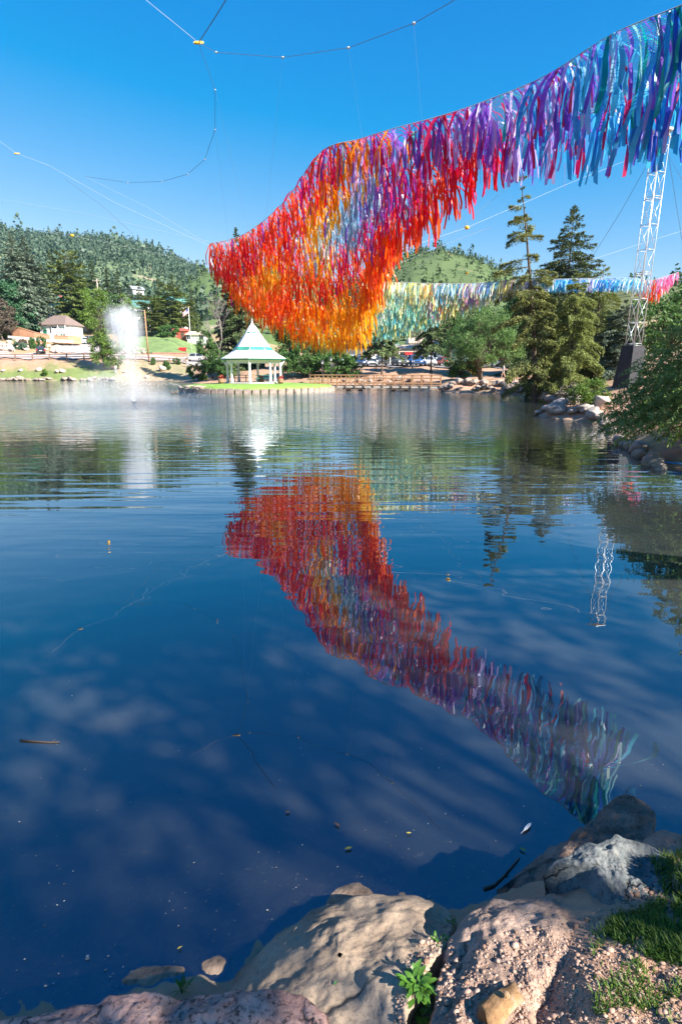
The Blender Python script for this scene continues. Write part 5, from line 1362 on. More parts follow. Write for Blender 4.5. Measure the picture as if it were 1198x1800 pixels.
house('white two-storey gabled house behind the cottage', 132, 182, 7, 9, 6.0, 3.2, R(80), wall_w, roof_green, 0, [(-2, 1.1, 3.6, 1.4, 'l', None), (1.6, 1.1, 3.6, 1.4, 'l', None), (0, 1.2, 6.4, 1.2, 'l', None), (-2, 1.1, .8, 1.4, 'l', None)], [], .5, zat(578, 182), chim=-1)
house('small white gable with a green roof behind the young tree', 177, 178, 7, 7, 4.0, 2.4, R(70), wall_w, roof_green, 0, [(0, 1.1, 1.2, 1.3, 'l', None)], [], .4, zat(566, 178), chim=1)
hb = house('long white house with a green roof and an upper balcony', 248, 190, 12.5, 8, 5.2, 2.6, R(-4), wall_w, roof_green, .12, [(-4, 1.2, 3.0, 1.5, 'f', None), (-1.5, 1.2, 3.0, 1.5, 'f', None), (1.2, 1.2, 3.0, 1.5, 'f', None), (4, 1.2, 3.0, 1.5, 'f', None), (-3, 1.2, .5, 1.4, 'f', None), (3, 1.2, .5, 1.4, 'f', None)], [], .8, zat(572, 190), chim=-5)
G().box((1, -4.8, 2.3), (9, 1.6, .15)).build('balcony_floor', white, hb)
for k in range(6): G().box((-3.2 + k * 1.7, -5.5, 3.7), (.18, .18, 2.9)).build('balcony_post', white, hb)
G().box((1, -5.55, 3.3), (9, .06, .08)).build('balcony_rail', white, hb); G().box((1, -5.55, 2.85), (9, .05, .55)).build('balcony_panel', white, hb)
house('small white gable in front of the long green-roofed house', 236, 182, 5, 5, 3.2, 2.2, R(75), wall_w, roof_green, 0, [(0, 1, 1, 1.2, 'l', None)], [], .4, zat(566, 182))
house('tall white gabled house among the pines left of the flag', 313, 184, 6, 8, 7.2, 3.4, R(62), wall_w, roof_green, 0, [(-1.5, 1.1, 4.4, 1.5, 'l', None), (1.5, 1.1, 4.4, 1.5, 'l', None), (-1.5, 1.1, 1.2, 1.5, 'l', None), (1.5, 1.1, 1.2, 1.5, 'l', None)], [], .5, zat(576, 184))
house('white house wing behind the pine on the lawn', 292, 186, 7, 7, 6.2, 2.4, R(5), wall_w, roof_green, .2, [(-1.5, 1.1, 3.6, 1.5, 'f', None), (1.5, 1.1, 3.6, 1.5, 'f', None), (-1.5, 1.1, .8, 1.5, 'f', None)], [], .5, zat(574, 186))
house('low white building behind the bare tree right of the flagpole', 352, 163, 5, 5, 2.2, 1.0, R(0), wall_w, roof_tan, .2, [(-2, 1.2, .9, 1.2, 'f', None), (1.5, 1.2, .9, 1.2, 'f', None)], [], .5, zat(602, 160))
house('small grey roof high on the wooded slope', 252, 260, 5, 5, 1.0, 1.6, R(40), mat('grey_wall', (.4, .4, .4), .8), mat('slate_roof', (.28, .3, .33), .6), 0, [(0, 1, 1, 1.2, 'f', None)], [], .5, zat(514, 260))
house('red storage shed behind the lawn', 322, 163, 4.6, 2.5, 2.2, .7, 0, mat('red_shed_wall', (.38, .09, .06), .8, 2, .25), roof_red, .2, [(-1.4, .8, .8, .8, 'f', None)], [(.9, .9, 1.8, wood_dark)], .2, zat(596, 163), 'shed')
sh1 = house('cream shop with a long tan porch roof behind the parked cars', 703, 124, 9.5, 8, 3.4, .9, 0, wall_c, roof_tan, .1, [(-3, 1.6, .8, 1.6, 'f', None), (0, 1.6, .8, 1.6, 'f', None), (3, 1.6, .8, 1.6, 'f', None)], [(1.5, 1.0, 2.2, wood_dark)], .3, None, 'shop', cat='shop')
G().box((0, -5.2, 2.75), (10, 2.6, .16)).build('porch_roof', roof_tan, sh1)
for k in range(6): G().box((-4.7 + k * 1.88, -6.3, 1.3), (.16, .16, 2.7)).build('porch_post', wall_w, sh1)
G().box((1.0, -6.52, 2.35), (1.5, .06, .5)).build('sign', mat('red_sign', (.55, .03, .03), .5, 3, .15), sh1)
house('white shop with a red roof behind the orange net', 622, 126, 8, 8, 3.6, 2.2, 0, wall_w, roof_red, .3, [(-2, 1.5, .9, 1.6, 'f', None), (1.8, 1.5, .9, 1.6, 'f', None)], [(0, 1, 2.2, wood_dark)], .5, None, 'shop', cat='shop')
house('pale teal shop at the left of the willow', 778, 124, 9, 8, 3.8, 1.4, 0, wall_t, wall_w, .1, [(-3, 1.5, .9, 1.7, 'f', None), (0, 1.5, .9, 1.7, 'f', None), (2.6, 1.4, .9, 1.7, 'f', None)], [(-1.5, 1, 2.2, white)], .4, None, 'shop', cat='shop')
house('white shop behind the bare grey tree', 742, 130, 7, 8, 4.6, 1.2, 0, wall_w, roof_tan, .1, [(-2, 1.4, 1, 1.6, 'f', None), (1.5, 1.4, 1, 1.6, 'f', None)], [], .4, None, 'shop', cat='shop')
house('pale shop left of the cream porch', 664, 132, 8, 8, 4.4, 1.2, 0, wall_t, roof_green, .1, [(-2, 1.4, 1, 1.6, 'f', None), (2, 1.4, 1, 1.6, 'f', None)], [], .4, None, 'shop', cat='shop')

# ------------------------------------------------------------------ walls, fences, poles
terra = mat('terracotta_wall', (.52, .27, .16), .9, 1.5, .12, .3, 10)
def wall(label, pts, h, thick, m, name='retaining_wall', courses=0):
    """pts: (px, py of the wall top, Y)"""
    P = [at(a, b, Y) for a, b, Y in pts]
    o0 = P[0].copy(); g = G()
    for i in range(len(P) - 1):
        a, b = P[i] - o0, P[i + 1] - o0
        g.add([(a[0], a[1], a[2] - h), (b[0], b[1], b[2] - h), (b[0], b[1], b[2]), (a[0], a[1], a[2]), (a[0], a[1] + thick, a[2] - h), (b[0], b[1] + thick, b[2] - h), (b[0], b[1] + thick, b[2]), (a[0], a[1] + thick, a[2])],
              [(0, 1, 2, 3), (5, 4, 7, 6), (3, 2, 6, 7), (4, 0, 3, 7), (1, 5, 6, 2)])
    root = thing(name, label, 'wall', o0)
    g.build('wall_face', m, root)
    for i in range(len(P) - 1):
        a, b = P[i] - o0, P[i + 1] - o0
        G().add([(a[0], a[1] - .08, a[2] + .003), (b[0], b[1] - .08, b[2] + .003), (b[0], b[1] - .08, b[2] + .13), (a[0], a[1] - .08, a[2] + .13), (a[0], a[1] + thick + .08, a[2] + .003), (b[0], b[1] + thick + .08, b[2] + .003), (b[0], b[1] + thick + .08, b[2] + .13), (a[0], a[1] + thick + .08, a[2] + .13)],
                [(0, 1, 2, 3), (5, 4, 7, 6), (3, 2, 6, 7), (0, 4, 5, 1), (4, 0, 3, 7), (1, 5, 6, 2)]).build('coping', m, root)
wall('sloping terracotta retaining wall below the blue spruce', [(18, 575, 147), (34, 576, 146), (60, 584, 145), (86, 589, 145)], 3.2, .5, terra)
wall('low terracotta wall in front of the cottage fence', [(95, 590, 146), (120, 591, 146), (141, 592, 147)], 1.8, .5, terra)
wall('long white kerb wall along the rock garden', [(14, 591, 144), (50, 594, 143.5), (88, 598, 143.5), (128, 599, 145)], .4, .3, white, 'kerb_wall')
wall('low pink stone wall at the front edge of the lawn', [(268, 620.5, 137), (300, 620.5, 136.5), (330, 621, 136)], 1.3, .5, mat('pink_stone', (.50, .29, .21), .9, 2, .2, .4, 10), 'stone_wall')
wall('tan stone wall at the top of the lawn', [(240, 580, 172), (268, 580, 170), (296, 585, 168)], 2.4, .5, mat('tan_stone', (.52, .38, .27), .9, 2, .2, .4, 10), 'stone_wall')
def fence(label, pts, h, post, rails, m, step, name, pickets=0):
    """pts: (px, Y) on the ground"""
    P = [gpt(a, Y) if len(q) == 2 else at(*q) for q in pts for a, Y in [q[:2]]]
    root = thing(name, label, 'fence', P[0])
    o0 = P[0]; pm = G().box((0, 0, h / 2 - .15), (post, post, h + .3)).mesh('post', m); km = G().box((0, 0, h * .45), (.1, .03, h * .85)).mesh('picket', m)
    for i in range(len(P) - 1):
        a, b = P[i] - o0, P[i + 1] - o0; L = np.linalg.norm(b - a); n = max(1, int(round(L / step)))
        for k in range(n + (1 if i == len(P) - 2 else 0)):
            p = a + (b - a) * k / n; o = raw_obj('post', pm, root); o.location = tuple(p)
        for z in rails:
            G().bar(a + np.array([0, -post * .4, h * z]), b + np.array([0, -post * .4, h * z]), post * .42, 4).build('rail', m, root)
        if pickets:
            for k in range(int(L / pickets)):
                p = a + (b - a) * (k + .5) * pickets / L; o = raw_obj('picket', km, root); o.location = tuple(p + np.array([0, -.06, 0]))
fwood = mat('fence_wood', (.25, .165, .12), .9, 4, .25)
fence('brown two-rail wooden fence along the road above the left bank', [(-30, 119.4), (60, 119.4), (150, 119.2), (240, 119.2), (328, 120.5)], 1.25, .2, (.5, .88), fwood, 3.4, 'rail_fence')
fence('white picket fence in front of the cottage', [(92, 586.5, 148.5), (120, 587.5, 148), (140, 589, 148)], 1.5, .14, (.25, .8), white, 1.6, 'picket_fence', .22)
fence('white handrail climbing the garden steps at the left edge', [(-8, 607, 139), (10, 612, 137), (26, 620, 135.5)], 1.2, .1, (.5, .95), white, 1.2, 'handrail')
def steps():
    root = thing('garden_steps', 'pale stone steps climbing the slope at the left edge', 'steps', gpt(12, 136.5))
    o0 = gpt(12, 136.5); b = at(-8, 608, 140.5) - o0
    me = G().box((0, 0, -.3), (2.0, .6, .8)).mesh('step', mat('pale_step_stone', (.62, .54, .46), .9, 3, .12))
    for k in range(12):
        o = raw_obj('step', me, root); o.location = tuple(b * k / 11 + np.array([0, 0, .15]))
steps()
def pole(label, px, top_py, Y, r, m, arm=None, cross=None, name='utility_pole', cat='pole'):
    b = gpt(px, Y); H = zat(top_py, Y) - b[2]
    root = thing(name, label, cat, b)
    G().tube([(0, 0, -.3), (0, 0, H)], [r * 1.2, r], 8).build('shaft', m, root, True)
    if cross:
        for z in cross: G().box((0, -.12, H - z), (2.6, .12, .14)).build('crossarm', m, root)
        for z in cross:
            for u in (-1.1, -.5, .5, 1.1): G().lathe([(.05, 0), (.07, .08), (.03, .18)], 6, (u, -.12, H - z + .07)).build('insulator', steel, root)
    if arm:
        G().tube([(0, 0, H - .2), (-.9, 0, H + .05), (-1.7, 0, H)], .05, 6).build('arm', steel, root)
        G().lathe([(.05, .12), (.2, .05), (.24, -.05), (.1, -.12)], 10, (-1.9, 0, H)).build('lamp_head', steel, root)
    return root
pole('tall wooden street lamp pole right of the fountain', 263, 545, 120.5, .14, wood, arm=True, name='street_lamp', cat='lamp')
pole('wooden utility pole with crossarms above the young green tree', 187, 490, 172, .2, mat('grey_pole_wood', (.32, .27, .23), .9), cross=(.6, 3.0))
def flag():
    px, Y = 338.5, 150; b = gpt(px, Y); H = zat(540, Y) - b[2]
    root = thing('flagpole', 'white flagpole with a striped flag standing on the lawn', 'flagpole', b)
    G().tube([(0, 0, -.2), (0, 0, H)], [.09, .06], 8).build('pole', white, root, True)
    G().lathe([(0, 0), (.12, .08), (.12, .16), (0, .24)], 8, (0, 0, H)).build('ball', yellow_m, root, True)
    fr, fw = mat('flag_red', (.5, .03, .04), .8), mat('flag_white', (.8, .78, .78), .8); fb = mat('flag_blue', (.03, .05, .2), .8)
    # cloth drooping to the left of the pole
    def cl(u, v): # u along the fly 0..1, v across 0..1
        return (-.08 - 1.55 * u, .10 * math.sin(u * 7) * u, H - .25 - 1.25 * v * (1 - .15 * u) - 1.15 * u ** 1.2)
    for s in range(13):
        g = G(); v0, v1 = s / 13, (s + 1) / 13; ust = .42 if s < 7 else 0.0
        us = [ust + (1 - ust) * k / 10 for k in range(11)]
        g.add([cl(u, v0) for u in us] + [cl(u, v1) for u in us], [(k, k + 1, k + 12, k + 11) for k in range(10)]); g.build('stripe', fr if s % 2 == 0 else fw, root)
    g = G(); us = [.42 * k / 5 for k in range(6)]; vs_ = [7 / 13 * k / 3 for k in range(4)]
    g.add([cl(u, v) for v in vs_ for u in us], [(j * 6 + k, j * 6 + k + 1, (j + 1) * 6 + k + 1, (j + 1) * 6 + k) for j in range(3) for k in range(5)]); cn = g.build('canton', fb, root)
    g = G()
    for j in range(4):
        for k in range(5):
            c = np.array(cl(.42 * (k + .5) / 5, 7 / 13 * (j + .5) / 4)) + np.array([0, -.01, 0]); g.add([c + np.array([.03, 0, 0]), c + np.array([0, 0, .03]), c - np.array([.03, 0, 0]), c - np.array([0, 0, .03])], [(0, 1, 2, 3)])
    g.build('stars', fw, cn)
flag()
def sign_board(label, px, Y, w_, h_, m, lift=.0):
    b = gpt(px, Y); root = thing('sign_board', label, 'sign', b)
    G().box((0, 0, lift + h_ / 2), (w_, .12, h_)).build('panel', m, root)
    for s in (-1, 1): G().box((s * w_ * .4, .08, (lift + h_) / 2 - .1), (.1, .1, lift + h_ + .2)).build('post', wood_dark, root)
sign_board('small red sign standing on the lawn', 323, 146, 2.0, .9, MATS['red_sign'], .3)
sign_board('small square sign at the foot of the rock garden', 25, 134.6, 1.0, .9, mat('grey_sign', (.45, .5, .52), .5), .9)
def lamp_post(label, px, Y):
    b = gpt(px, Y); root = thing('lamp_post', label, 'lamp', b)
    G().tube([(0, 0, -.2), (0, 0, 2.7)], [.07, .04], 8).build('shaft', black_m, root, True)
    G().lathe([(.06, 2.7), (.15, 2.78), (.2, 3.1), (.14, 3.12)], 8).build('lantern', mat('lantern_glass', (.35, .35, .33), .3), root)
    G().lathe([(.26, 3.12), (.14, 3.25), (.02, 3.4)], 8).build('cap', black_m, root)
lamp_post('black lantern post at the left end of the footbridge', 566, 77.5); lamp_post('black lantern post right of the gazebo shrub', 581, 78.5); lamp_post('black lantern post behind the middle of the footbridge', 660, 86)
sign_board('green trail sign on the far dirt shore', 960, 50, .5, .5, mat('trail_sign_green', (.05, .3, .25), .5), 1.3)

# ------------------------------------------------------------------ people
def person(label, loc, h, rz, joints, cols, hair=(.06, .04, .03)):
    """one continuous skinned body; joints: name -> (x, y, z) in units of body height"""
    J = dict(pel=(0, 0, .53), waist=(0, 0, .61), chest=(0, 0, .73), neck=(0, 0, .83), head0=(0, .01, .88), head1=(0, .015, .96), sl=(-.10, 0, .81), el=(-.135, .01, .65), hl=(-.14, .05, .50), fl=(-.14, .07, .45), sr=(.10, 0, .81), er=(.135, .01, .65), hr=(.14, .05, .50), fr=(.14, .07, .45),
             hipl=(-.055, 0, .51), kl=(-.06, .01, .28), al=(-.06, -.01, .045), tl=(-.065, .085, .02), hipr=(.055, 0, .51), kr=(.06, .01, .28), ar=(.06, -.01, .045), tr=(.065, .085, .02))
    J.update(joints)
    names = list(J); E = [('pel', 'waist'), ('waist', 'chest'), ('chest', 'neck'), ('neck', 'head0'), ('head0', 'head1'), ('chest', 'sl'), ('sl', 'el'), ('el', 'hl'), ('hl', 'fl'), ('chest', 'sr'), ('sr', 'er'), ('er', 'hr'), ('hr', 'fr'), ('pel', 'hipl'), ('hipl', 'kl'), ('kl', 'al'), ('al', 'tl'), ('pel', 'hipr'), ('hipr', 'kr'), ('kr', 'ar'), ('ar', 'tr')]
    rad = dict(pel=.085, waist=.072, chest=.085, neck=.032, head0=.05, head1=.048, sl=.042, el=.028, hl=.02, fl=.018, hipl=.058, kl=.04, al=.026, tl=.022); rad.update({k[:-1] + 'r': v for k, v in list(rad.items()) if k[-1] == 'l' and k not in ('pel',)})
    me = bpy.data.meshes.new('body'); me.from_pydata([tuple(np.array(J[n_]) * h) for n_ in names], [(names.index(a), names.index(b)) for a, b in E], [])
    tmp = raw_obj('body', me); sk = tmp.modifiers.new('skin', 'SKIN'); ss = tmp.modifiers.new('sub', 'SUBSURF'); ss.levels = 1; ss.render_levels = 1
    for i, n_ in enumerate(names):
        r_ = rad[n_] * h; me.skin_vertices[0].data[i].radius = (r_ * (1.25 if n_ in ('chest', 'pel', 'waist') else 1), r_)
    me.skin_vertices[0].data[0].use_root = True
    dg = bpy.context.evaluated_depsgraph_get(); ev = tmp.evaluated_get(dg); fm = bpy.data.meshes.new_from_object(ev); bpy.data.objects.remove(tmp)
    fm.name = 'body'; fm.materials.clear()
    skin, shirt, pants, shoe = cols
    for m_ in (skin, shirt, pants, shoe): fm.materials.append(m_)
    for p in fm.polygons:
        z = p.center.z / h; ax_ = abs(p.center.x / h)
        p.material_index = 3 if z < .05 else (0 if z < .34 and cols[2].name.startswith('shorts') else 2) if z < .56 and ax_ < .115 else 0 if z > .825 or (ax_ > .11 and z < .70) else 1
        p.use_smooth = True
    root = thing('person', label, 'person', loc, rz)
    raw_obj('body', fm, root)
    hd = np.array(J['head1']) * h
    G().lathe([(.02 * h, .055 * h), (.045 * h, .04 * h), (.056 * h, 0), (.05 * h, -.035 * h)], 12, tuple(hd + np.array([0, -.012 * h, .0]))).build('hair', mat('hair_%.2f' % hair[0], hair, .7, 20, .3), root, True)
    return root
skin_m = mat('skin', (.55, .33, .23), .6, 6, .08); shirt_w = mat('white_shirt', (.72, .74, .78), .8, 6, .08); shirt_b = mat('blue_shirt', (.12, .22, .42), .8, 6, .1); pants_d = mat('dark_trousers', (.05, .055, .07), .8, 6, .15); shorts_t = mat('shorts_tan', (.40, .30, .22), .8, 6, .1); pants_l = mat('pale_blue_trousers', (.30, .42, .52), .8, 6, .1); shoe_m = mat('shoes', (.10, .08, .07), .7, 6, .2); shirt_p = mat('pinkish_shirt', (.62, .42, .36), .8, 6, .1); shirt_o = mat('brown_shirt', (.32, .16, .09), .8, 6, .1)
stride = dict(kl=(-.06, .10, .29), al=(-.06, .12, .06), tl=(-.06, .2, .03), kr=(.06, -.04, .28), ar=(.06, -.16, .07), tr=(.06, -.08, .02), el=(-.13, -.08, .66), hl=(-.13, -.04, .53), fl=(-.13, -.01, .49), er=(.13, .06, .66), hr=(.12, .17, .62), fr=(.12, .2, .62))
pp = person('person in a pale shirt and shorts striding along the dirt path', gpt(885, 62.0, .1), 1.5, R(70), stride, (skin_m, shirt_w, shorts_t, shoe_m))
rod = thing('fishing_rod', 'thin fishing rod held out over the water on the dirt shore', 'fishing rod', gpt(882, 61.7, .9)); G().tube([(0, 0, 0), (-.3, -.9, .5), (-1.0, -2.6, 1.1)], [.02, .012, .006], 5).build('blank', wood_dark, rod); G().lathe([(.03, -.05), (.04, 0), (.03, .05)], 8, (.0, -.06, 0)).build('reel', steel, rod)
person('person in pale trousers standing by the road near the silver car', gpt(330, 117.5), 1.75, R(180), {}, (skin_m, shirt_p, pants_l, shoe_m))
person('person in white standing on the bank behind the fountain spray', gpt(203, 110.6), 1.7, R(170), {}, (skin_m, shirt_w, pants_l, shoe_m))
person('person in a brown top beside the white car left of the gazebo', gpt(391.5, 101), 1.75, R(200), {}, (skin_m, shirt_o, shorts_t, shoe_m))
person('person in a blue shirt by the cars under the willow', gpt(890, 84), 1.7, R(90), stride, (skin_m, shirt_b, pants_d, shoe_m))
person('person in dark clothes left of the willow trunks', gpt(822, 84), 1.7, R(-60), {}, (skin_m, shirt_o, pants_d, shoe_m))

# ------------------------------------------------------------------ fountain
def fountain():
    root = thing('fountain', 'tall white fountain plume with low spreading spray in the pond', 'fountain', (FOUNT[0], FOUNT[1], 0))
    G().lathe([(.16, -.15), (.16, .01), (.12, .02), (.08, .03), (.06, .06), (.05, .06)], 20).build('float', black_m, root, True)
    rng = np.random.default_rng(91)
    H = zat(528, FOUNT[1])
    def mist(name, density, nodes_fn, V, f):
        m, t, o = nodes_of('mist_' + name)
        pv = t.nodes.new('ShaderNodeVolumePrincipled'); pv.inputs['Color'].default_value = (.97, .98, 1, 1); pv.inputs['Anisotropy'].default_value = -.1
        d = nodes_fn(t); mm = t.nodes.new('ShaderNodeMath'); mm.operation = 'MULTIPLY'; mm.inputs[1].default_value = density
        t.links.new(d, mm.inputs[0]); t.links.new(mm.outputs[0], pv.inputs['Density']); t.links.new(pv.outputs[0], o.inputs['Volume'])
        ob = mesh_obj(name, V, f, m, root); return ob
    def M(t, op, *a):
        n = t.nodes.new('ShaderNodeMath'); n.operation = op
        for k, v in enumerate(a):
            if isinstance(v, (int, float)): n.inputs[k].default_value = v
            else: t.links.new(v, n.inputs[k])
        return n.outputs[0]
    def rng_node(t, src, a, b, c, d):
        n = t.nodes.new('ShaderNodeMapRange'); n.interpolation_type = 'SMOOTHSTEP'
        for k, v in enumerate((a, b, c, d)): n.inputs[k + 1].default_value = v
        t.links.new(src, n.inputs[0]); return n.outputs[0]
    def coords(t):
        tc = t.nodes.new('ShaderNodeTexCoord'); s = t.nodes.new('ShaderNodeSeparateXYZ'); t.links.new(tc.outputs['Object'], s.inputs[0]); return s
    def nz(t, sc, mp):
        n = noise_node(t, sc, 4, .6, 'Object', mp); return rng_node(t, n.outputs[0], .30, .66, 0.12, 1.5)
    def plume(t):
        s = coords(t); x, y, z = s.outputs
        zz = M(t, 'DIVIDE', z, H)
        rad = M(t, 'ADD', .45, M(t, 'MULTIPLY', rng_node(t, zz, .05, .75, 0, 1), 1.15))
        lean = M(t, 'MULTIPLY', M(t, 'POWER', M(t, 'MAXIMUM', zz, 0.0), 2.0), -.3)
        dx = M(t, 'DIVIDE', M(t, 'SUBTRACT', x, lean), rad); dy = M(t, 'DIVIDE', y, rad)
        r2 = M(t, 'SQRT', M(t, 'ADD', M(t, 'MULTIPLY', dx, dx), M(t, 'MULTIPLY', dy, dy)))
        fall = rng_node(t, r2, .05, 1.0, 1, 0)
        n = noise_node(t, .9, 3, .6, 'Object', (1.4, 1.4, .25)); edge = rng_node(t, M(t, 'ADD', zz, M(t, 'MULTIPLY', n.outputs[0], .32)), .95, 1.12, 1, 0)
        vert = M(t, 'ADD', .14, M(t, 'MULTIPLY', rng_node(t, zz, .35, .8, 0, 1), .8))
        return M(t, 'MULTIPLY', M(t, 'MULTIPLY', M(t, 'MULTIPLY', fall, edge), vert), nz(t, 2.4, (1.5, 1.5, .22)))
    g = G().lathe([(.6, 0.02), (1.2, H * .3), (1.8, H * .7), (2.0, H * .95), (1.4, H * 1.1)], 16)
    mist('plume', 1.4, plume, g.v, g.f)
    def skirt(t):
        s = coords(t); x, y, z = s.outputs
        xs = M(t, 'MULTIPLY', M(t, 'ADD', x, 1.5), M(t, 'ADD', .85, 0.0))
        r_ = M(t, 'SQRT', M(t, 'ADD', M(t, 'MULTIPLY', xs, xs), M(t, 'MULTIPLY', y, y)))
        top = M(t, 'ADD', .12, M(t, 'MULTIPLY', M(t, 'POWER', rng_node(t, r_, 0.0, 6.6, 1, 0), 1.7), 3.6))
        zz = M(t, 'DIVIDE', z, top)
        f = M(t, 'MULTIPLY', rng_node(t, zz, .2, 1.0, 1, 0), rng_node(t, r_, .8, 6.8, 1, 0))
        return M(t, 'MULTIPLY', f, nz(t, .9, (1, 1, .8)))
    g = G().lathe([(7.6, .02), (7.6, .6), (5.5, 2.0), (2.5, 3.9), (.6, 4.1)], 24, (-1.5, 0, 0))
    mist('spray', .085, skirt, g.v, g.f)
    # falling drops: separate water grains in arcs round the jet
    n = 4200; a = rng.uniform(0, 6.28, n); v0 = rng.uniform(.15, 1.0, n) ** .7; t_ = rng.uniform(0, 1, n)
    rr = 7.0 * v0 * t_; zz = 2.6 * (1 - .55 * v0) * 4 * t_ * (1 - t_) + .03
    C = np.stack([rr * np.cos(a) - 1.2 * t_, rr * np.sin(a), zz], -1)
    n2 = 3800; u = rng.uniform(.12, 1, n2); C2 = np.stack([rng.normal(0, .28 + .42 * u, n2) - .3 * u ** 2, rng.normal(0, .28 + .42 * u, n2), H * (.08 + .98 * u * rng.uniform(.8, 1.04, n2))], -1)
    C = np.vstack([C, C2]); n = len(C)
    A_ = np.stack([np.zeros(n), np.zeros(n), rng.uniform(.012, .035, n)], -1); b_ = unit(rng.normal(0, 1, (n, 3)) * np.array([1, 1, .1])) * rng.uniform(.004, .009, (n, 1))
    v, f = rhombs(C, A_, b_)
    wd_ = mat('water_drops', (.85, .87, .9), .2, 5, .05)
    d = mesh_obj('drops', v, f, wd_, root); d['kind'] = 'stuff'
fountain()

# ------------------------------------------------------------------ ducks
def duck(px, py, rz, label):
    b = onz(px, py, 0); root = thing('duck', label, 'duck', b, rz, 'ducks on the pond')
    g = G(); dm_ = mat('duck_brown', (.12, .09, .065), .8, 20, .3)
    g.tube([(-.26, 0, .10), (-.18, 0, .09), (0, 0, .07), (.13, 0, .08), (.19, 0, .14), (.20, 0, .21), (.23, 0, .26), (.29, 0, .255)], [.012, .06, .10, .085, .05, .04, .048, .02], 10)
    g.build('body', dm_, root, True); G().tube([(.28, 0, .25), (.345, 0, .24)], [.02, .012], 6).build('bill', yellow_m, root)
duck(303, 692.5, R(150), 'dark duck swimming right of the fountain, nearer the plume'); duck(309, 691, R(20), 'dark duck swimming right of the fountain, nearer the island')
# ------------------------------------------------------------------ foreground: boulders of the near bank, soil, grass, water litter
def outline_rock(label, pts, m, dome, amp, seed, depth=.5, nseg=150, nring=46, facet=0.0):
    P = np.array([onz(a, b, z) for a, b, z in pts])
    Q = np.vstack([P[-1:], P, P[:2]]); 
    ring = catmull(Q, (len(P)) * 14 + 29)[14:14 + len(P) * 14]
    seg = np.linalg.norm(np.diff(np.vstack([ring, ring[:1]]), axis=0), axis=1); cu = np.concatenate([[0], np.cumsum(seg)])
    tq = np.linspace(0, cu[-1], nseg, endpoint=False)
    rg = np.stack([np.interp(tq, cu, np.append(ring[:, k], ring[0, k])) for k in range(3)], -1)
    c = rg.mean(0); o0 = c.copy(); V = []
    rng = random.Random(seed); off = Vector((rng.uniform(-50, 50), rng.uniform(-50, 50), rng.uniform(-50, 50)))
    levels = [(1.10, -depth), (1.09, -depth * .7), (1.07, -depth * .42), (1.055, -depth * .22), (1.04, -.06), (1.02, -.022), (1.0, -.004)]
    rs_ = np.concatenate([[l[0] for l in levels], np.linspace(.985, .02, nring)]); dz = [l[1] for l in levels] + [dome * (1 - r_ ** 2.2) for r_ in np.linspace(.985, .02, nring)]
    cuts = [(Vector((rng.gauss(0, 1), rng.gauss(0, 1), 1.6)).normalized(), rng.uniform(.0, .05)) for _ in range(5)] if facet else []
    for r_, d in zip(rs_, dz):
        for k in range(nseg):
            p = c + (rg[k] - c) * r_; z = c[2] + (rg[k][2] - c[2]) * min(r_, 1) ** 1.5 + d
            v = Vector((p[0], p[1], z))
            n1 = noise.fractal(v * 3.0 + off, 1.0, 2.0, 4); n2 = noise.fractal(v * 13 + off, .9, 2.1, 5); n3 = noise.ridged_multi_fractal(v * 4.5 + off, 1.0, 2.0, 5, 1.0, 2.0)
            n4 = noise.noise(v * 45 + off)
            hh = amp * (.9 * n1 + .34 * n2 - .22 * (n3 - 1.0)) + amp * .06 * n4
            dirv = Vector((p[0] - c[0], p[1] - c[1], 0)); dirv = dirv.normalized() if dirv.length > 1e-6 else Vector((0, 0, 0))
            w_ = min(1, max(0, (r_ - .8) / .25))
            v += Vector((0, 0, 1)) * hh * (1 - .5 * w_) + dirv * hh * w_ * .7
            V.append(v - Vector(o0))
    nr = len(rs_); i, k = np.meshgrid(np.arange(nr - 1), np.arange(nseg), indexing='ij'); a = i * nseg + k; b = i * nseg + (k + 1) % nseg
    Fq = np.stack([a, b, b + nseg, a + nseg], -1).reshape(-1, 4)
    q0, q1, q3 = V[-nseg * 3], V[-nseg * 3 + 1], V[-nseg * 2]
    if (q1 - q0).cross(q3 - q0).z < 0: Fq = Fq[:, ::-1].copy()
    o = mesh_obj('boulder', np.array([tuple(v) for v in V]), Fq, m, None, True)
    o.location = o0; tag(o, label, 'boulder'); FG.append(o); return o
FG = []
tan_m = rock_mat('tan_sandstone', [(.28, (.17, .12, .085)), (.5, (.34, .25, .175)), (.72, (.45, .345, .25))], 2.2, 70, .35, .35, crack=1.6, wet=True)
pink_m = rock_mat('pink_granite', [(.3, (.22, .12, .10)), (.45, (.45, .26, .21)), (.6, (.56, .36, .30)), (.75, (.62, .48, .42))], 9.0, 45, .85, .7, crack=3.0)
brown_m = rock_mat('brown_granite', [(.3, (.26, .17, .125)), (.55, (.44, .30, .23)), (.75, (.54, .40, .32))], 5.0, 55, .4, .8, crack=3.2)
grey_m = rock_mat('blue_grey_granite', [(.28, (.08, .09, .09)), (.42, (.21, .215, .21)), (.55, (.13, .145, .145)), (.75, (.34, .32, .29))], 11.0, 40, .6, .9, crack=3.5)
dark_m = rock_mat('dark_brown_rock', [(.3, (.11, .075, .06)), (.55, (.27, .185, .14)), (.75, (.40, .29, .23))], 4.0, 50, .4, .7, crack=2.8, wet=True)
wet_m = rock_mat('wet_rock', [(.3, (.14, .09, .06)), (.6, (.34, .24, .17))], 8.0, 60, .4, .5, .35)
outline_rock('smooth tan boulder sloping into the water at the bottom centre', [(395, 1742, .0), (440, 1690, .02), (500, 1640, .04), (560, 1600, .08), (620, 1583, .13), (720, 1580, .18), (792, 1597, .2), (790, 1650, .3), (745, 1700, .36), (716, 1770, .40), (705, 1850, .42), (560, 1880, .4), (430, 1810, .28)], tan_m, .05, .035, 3)
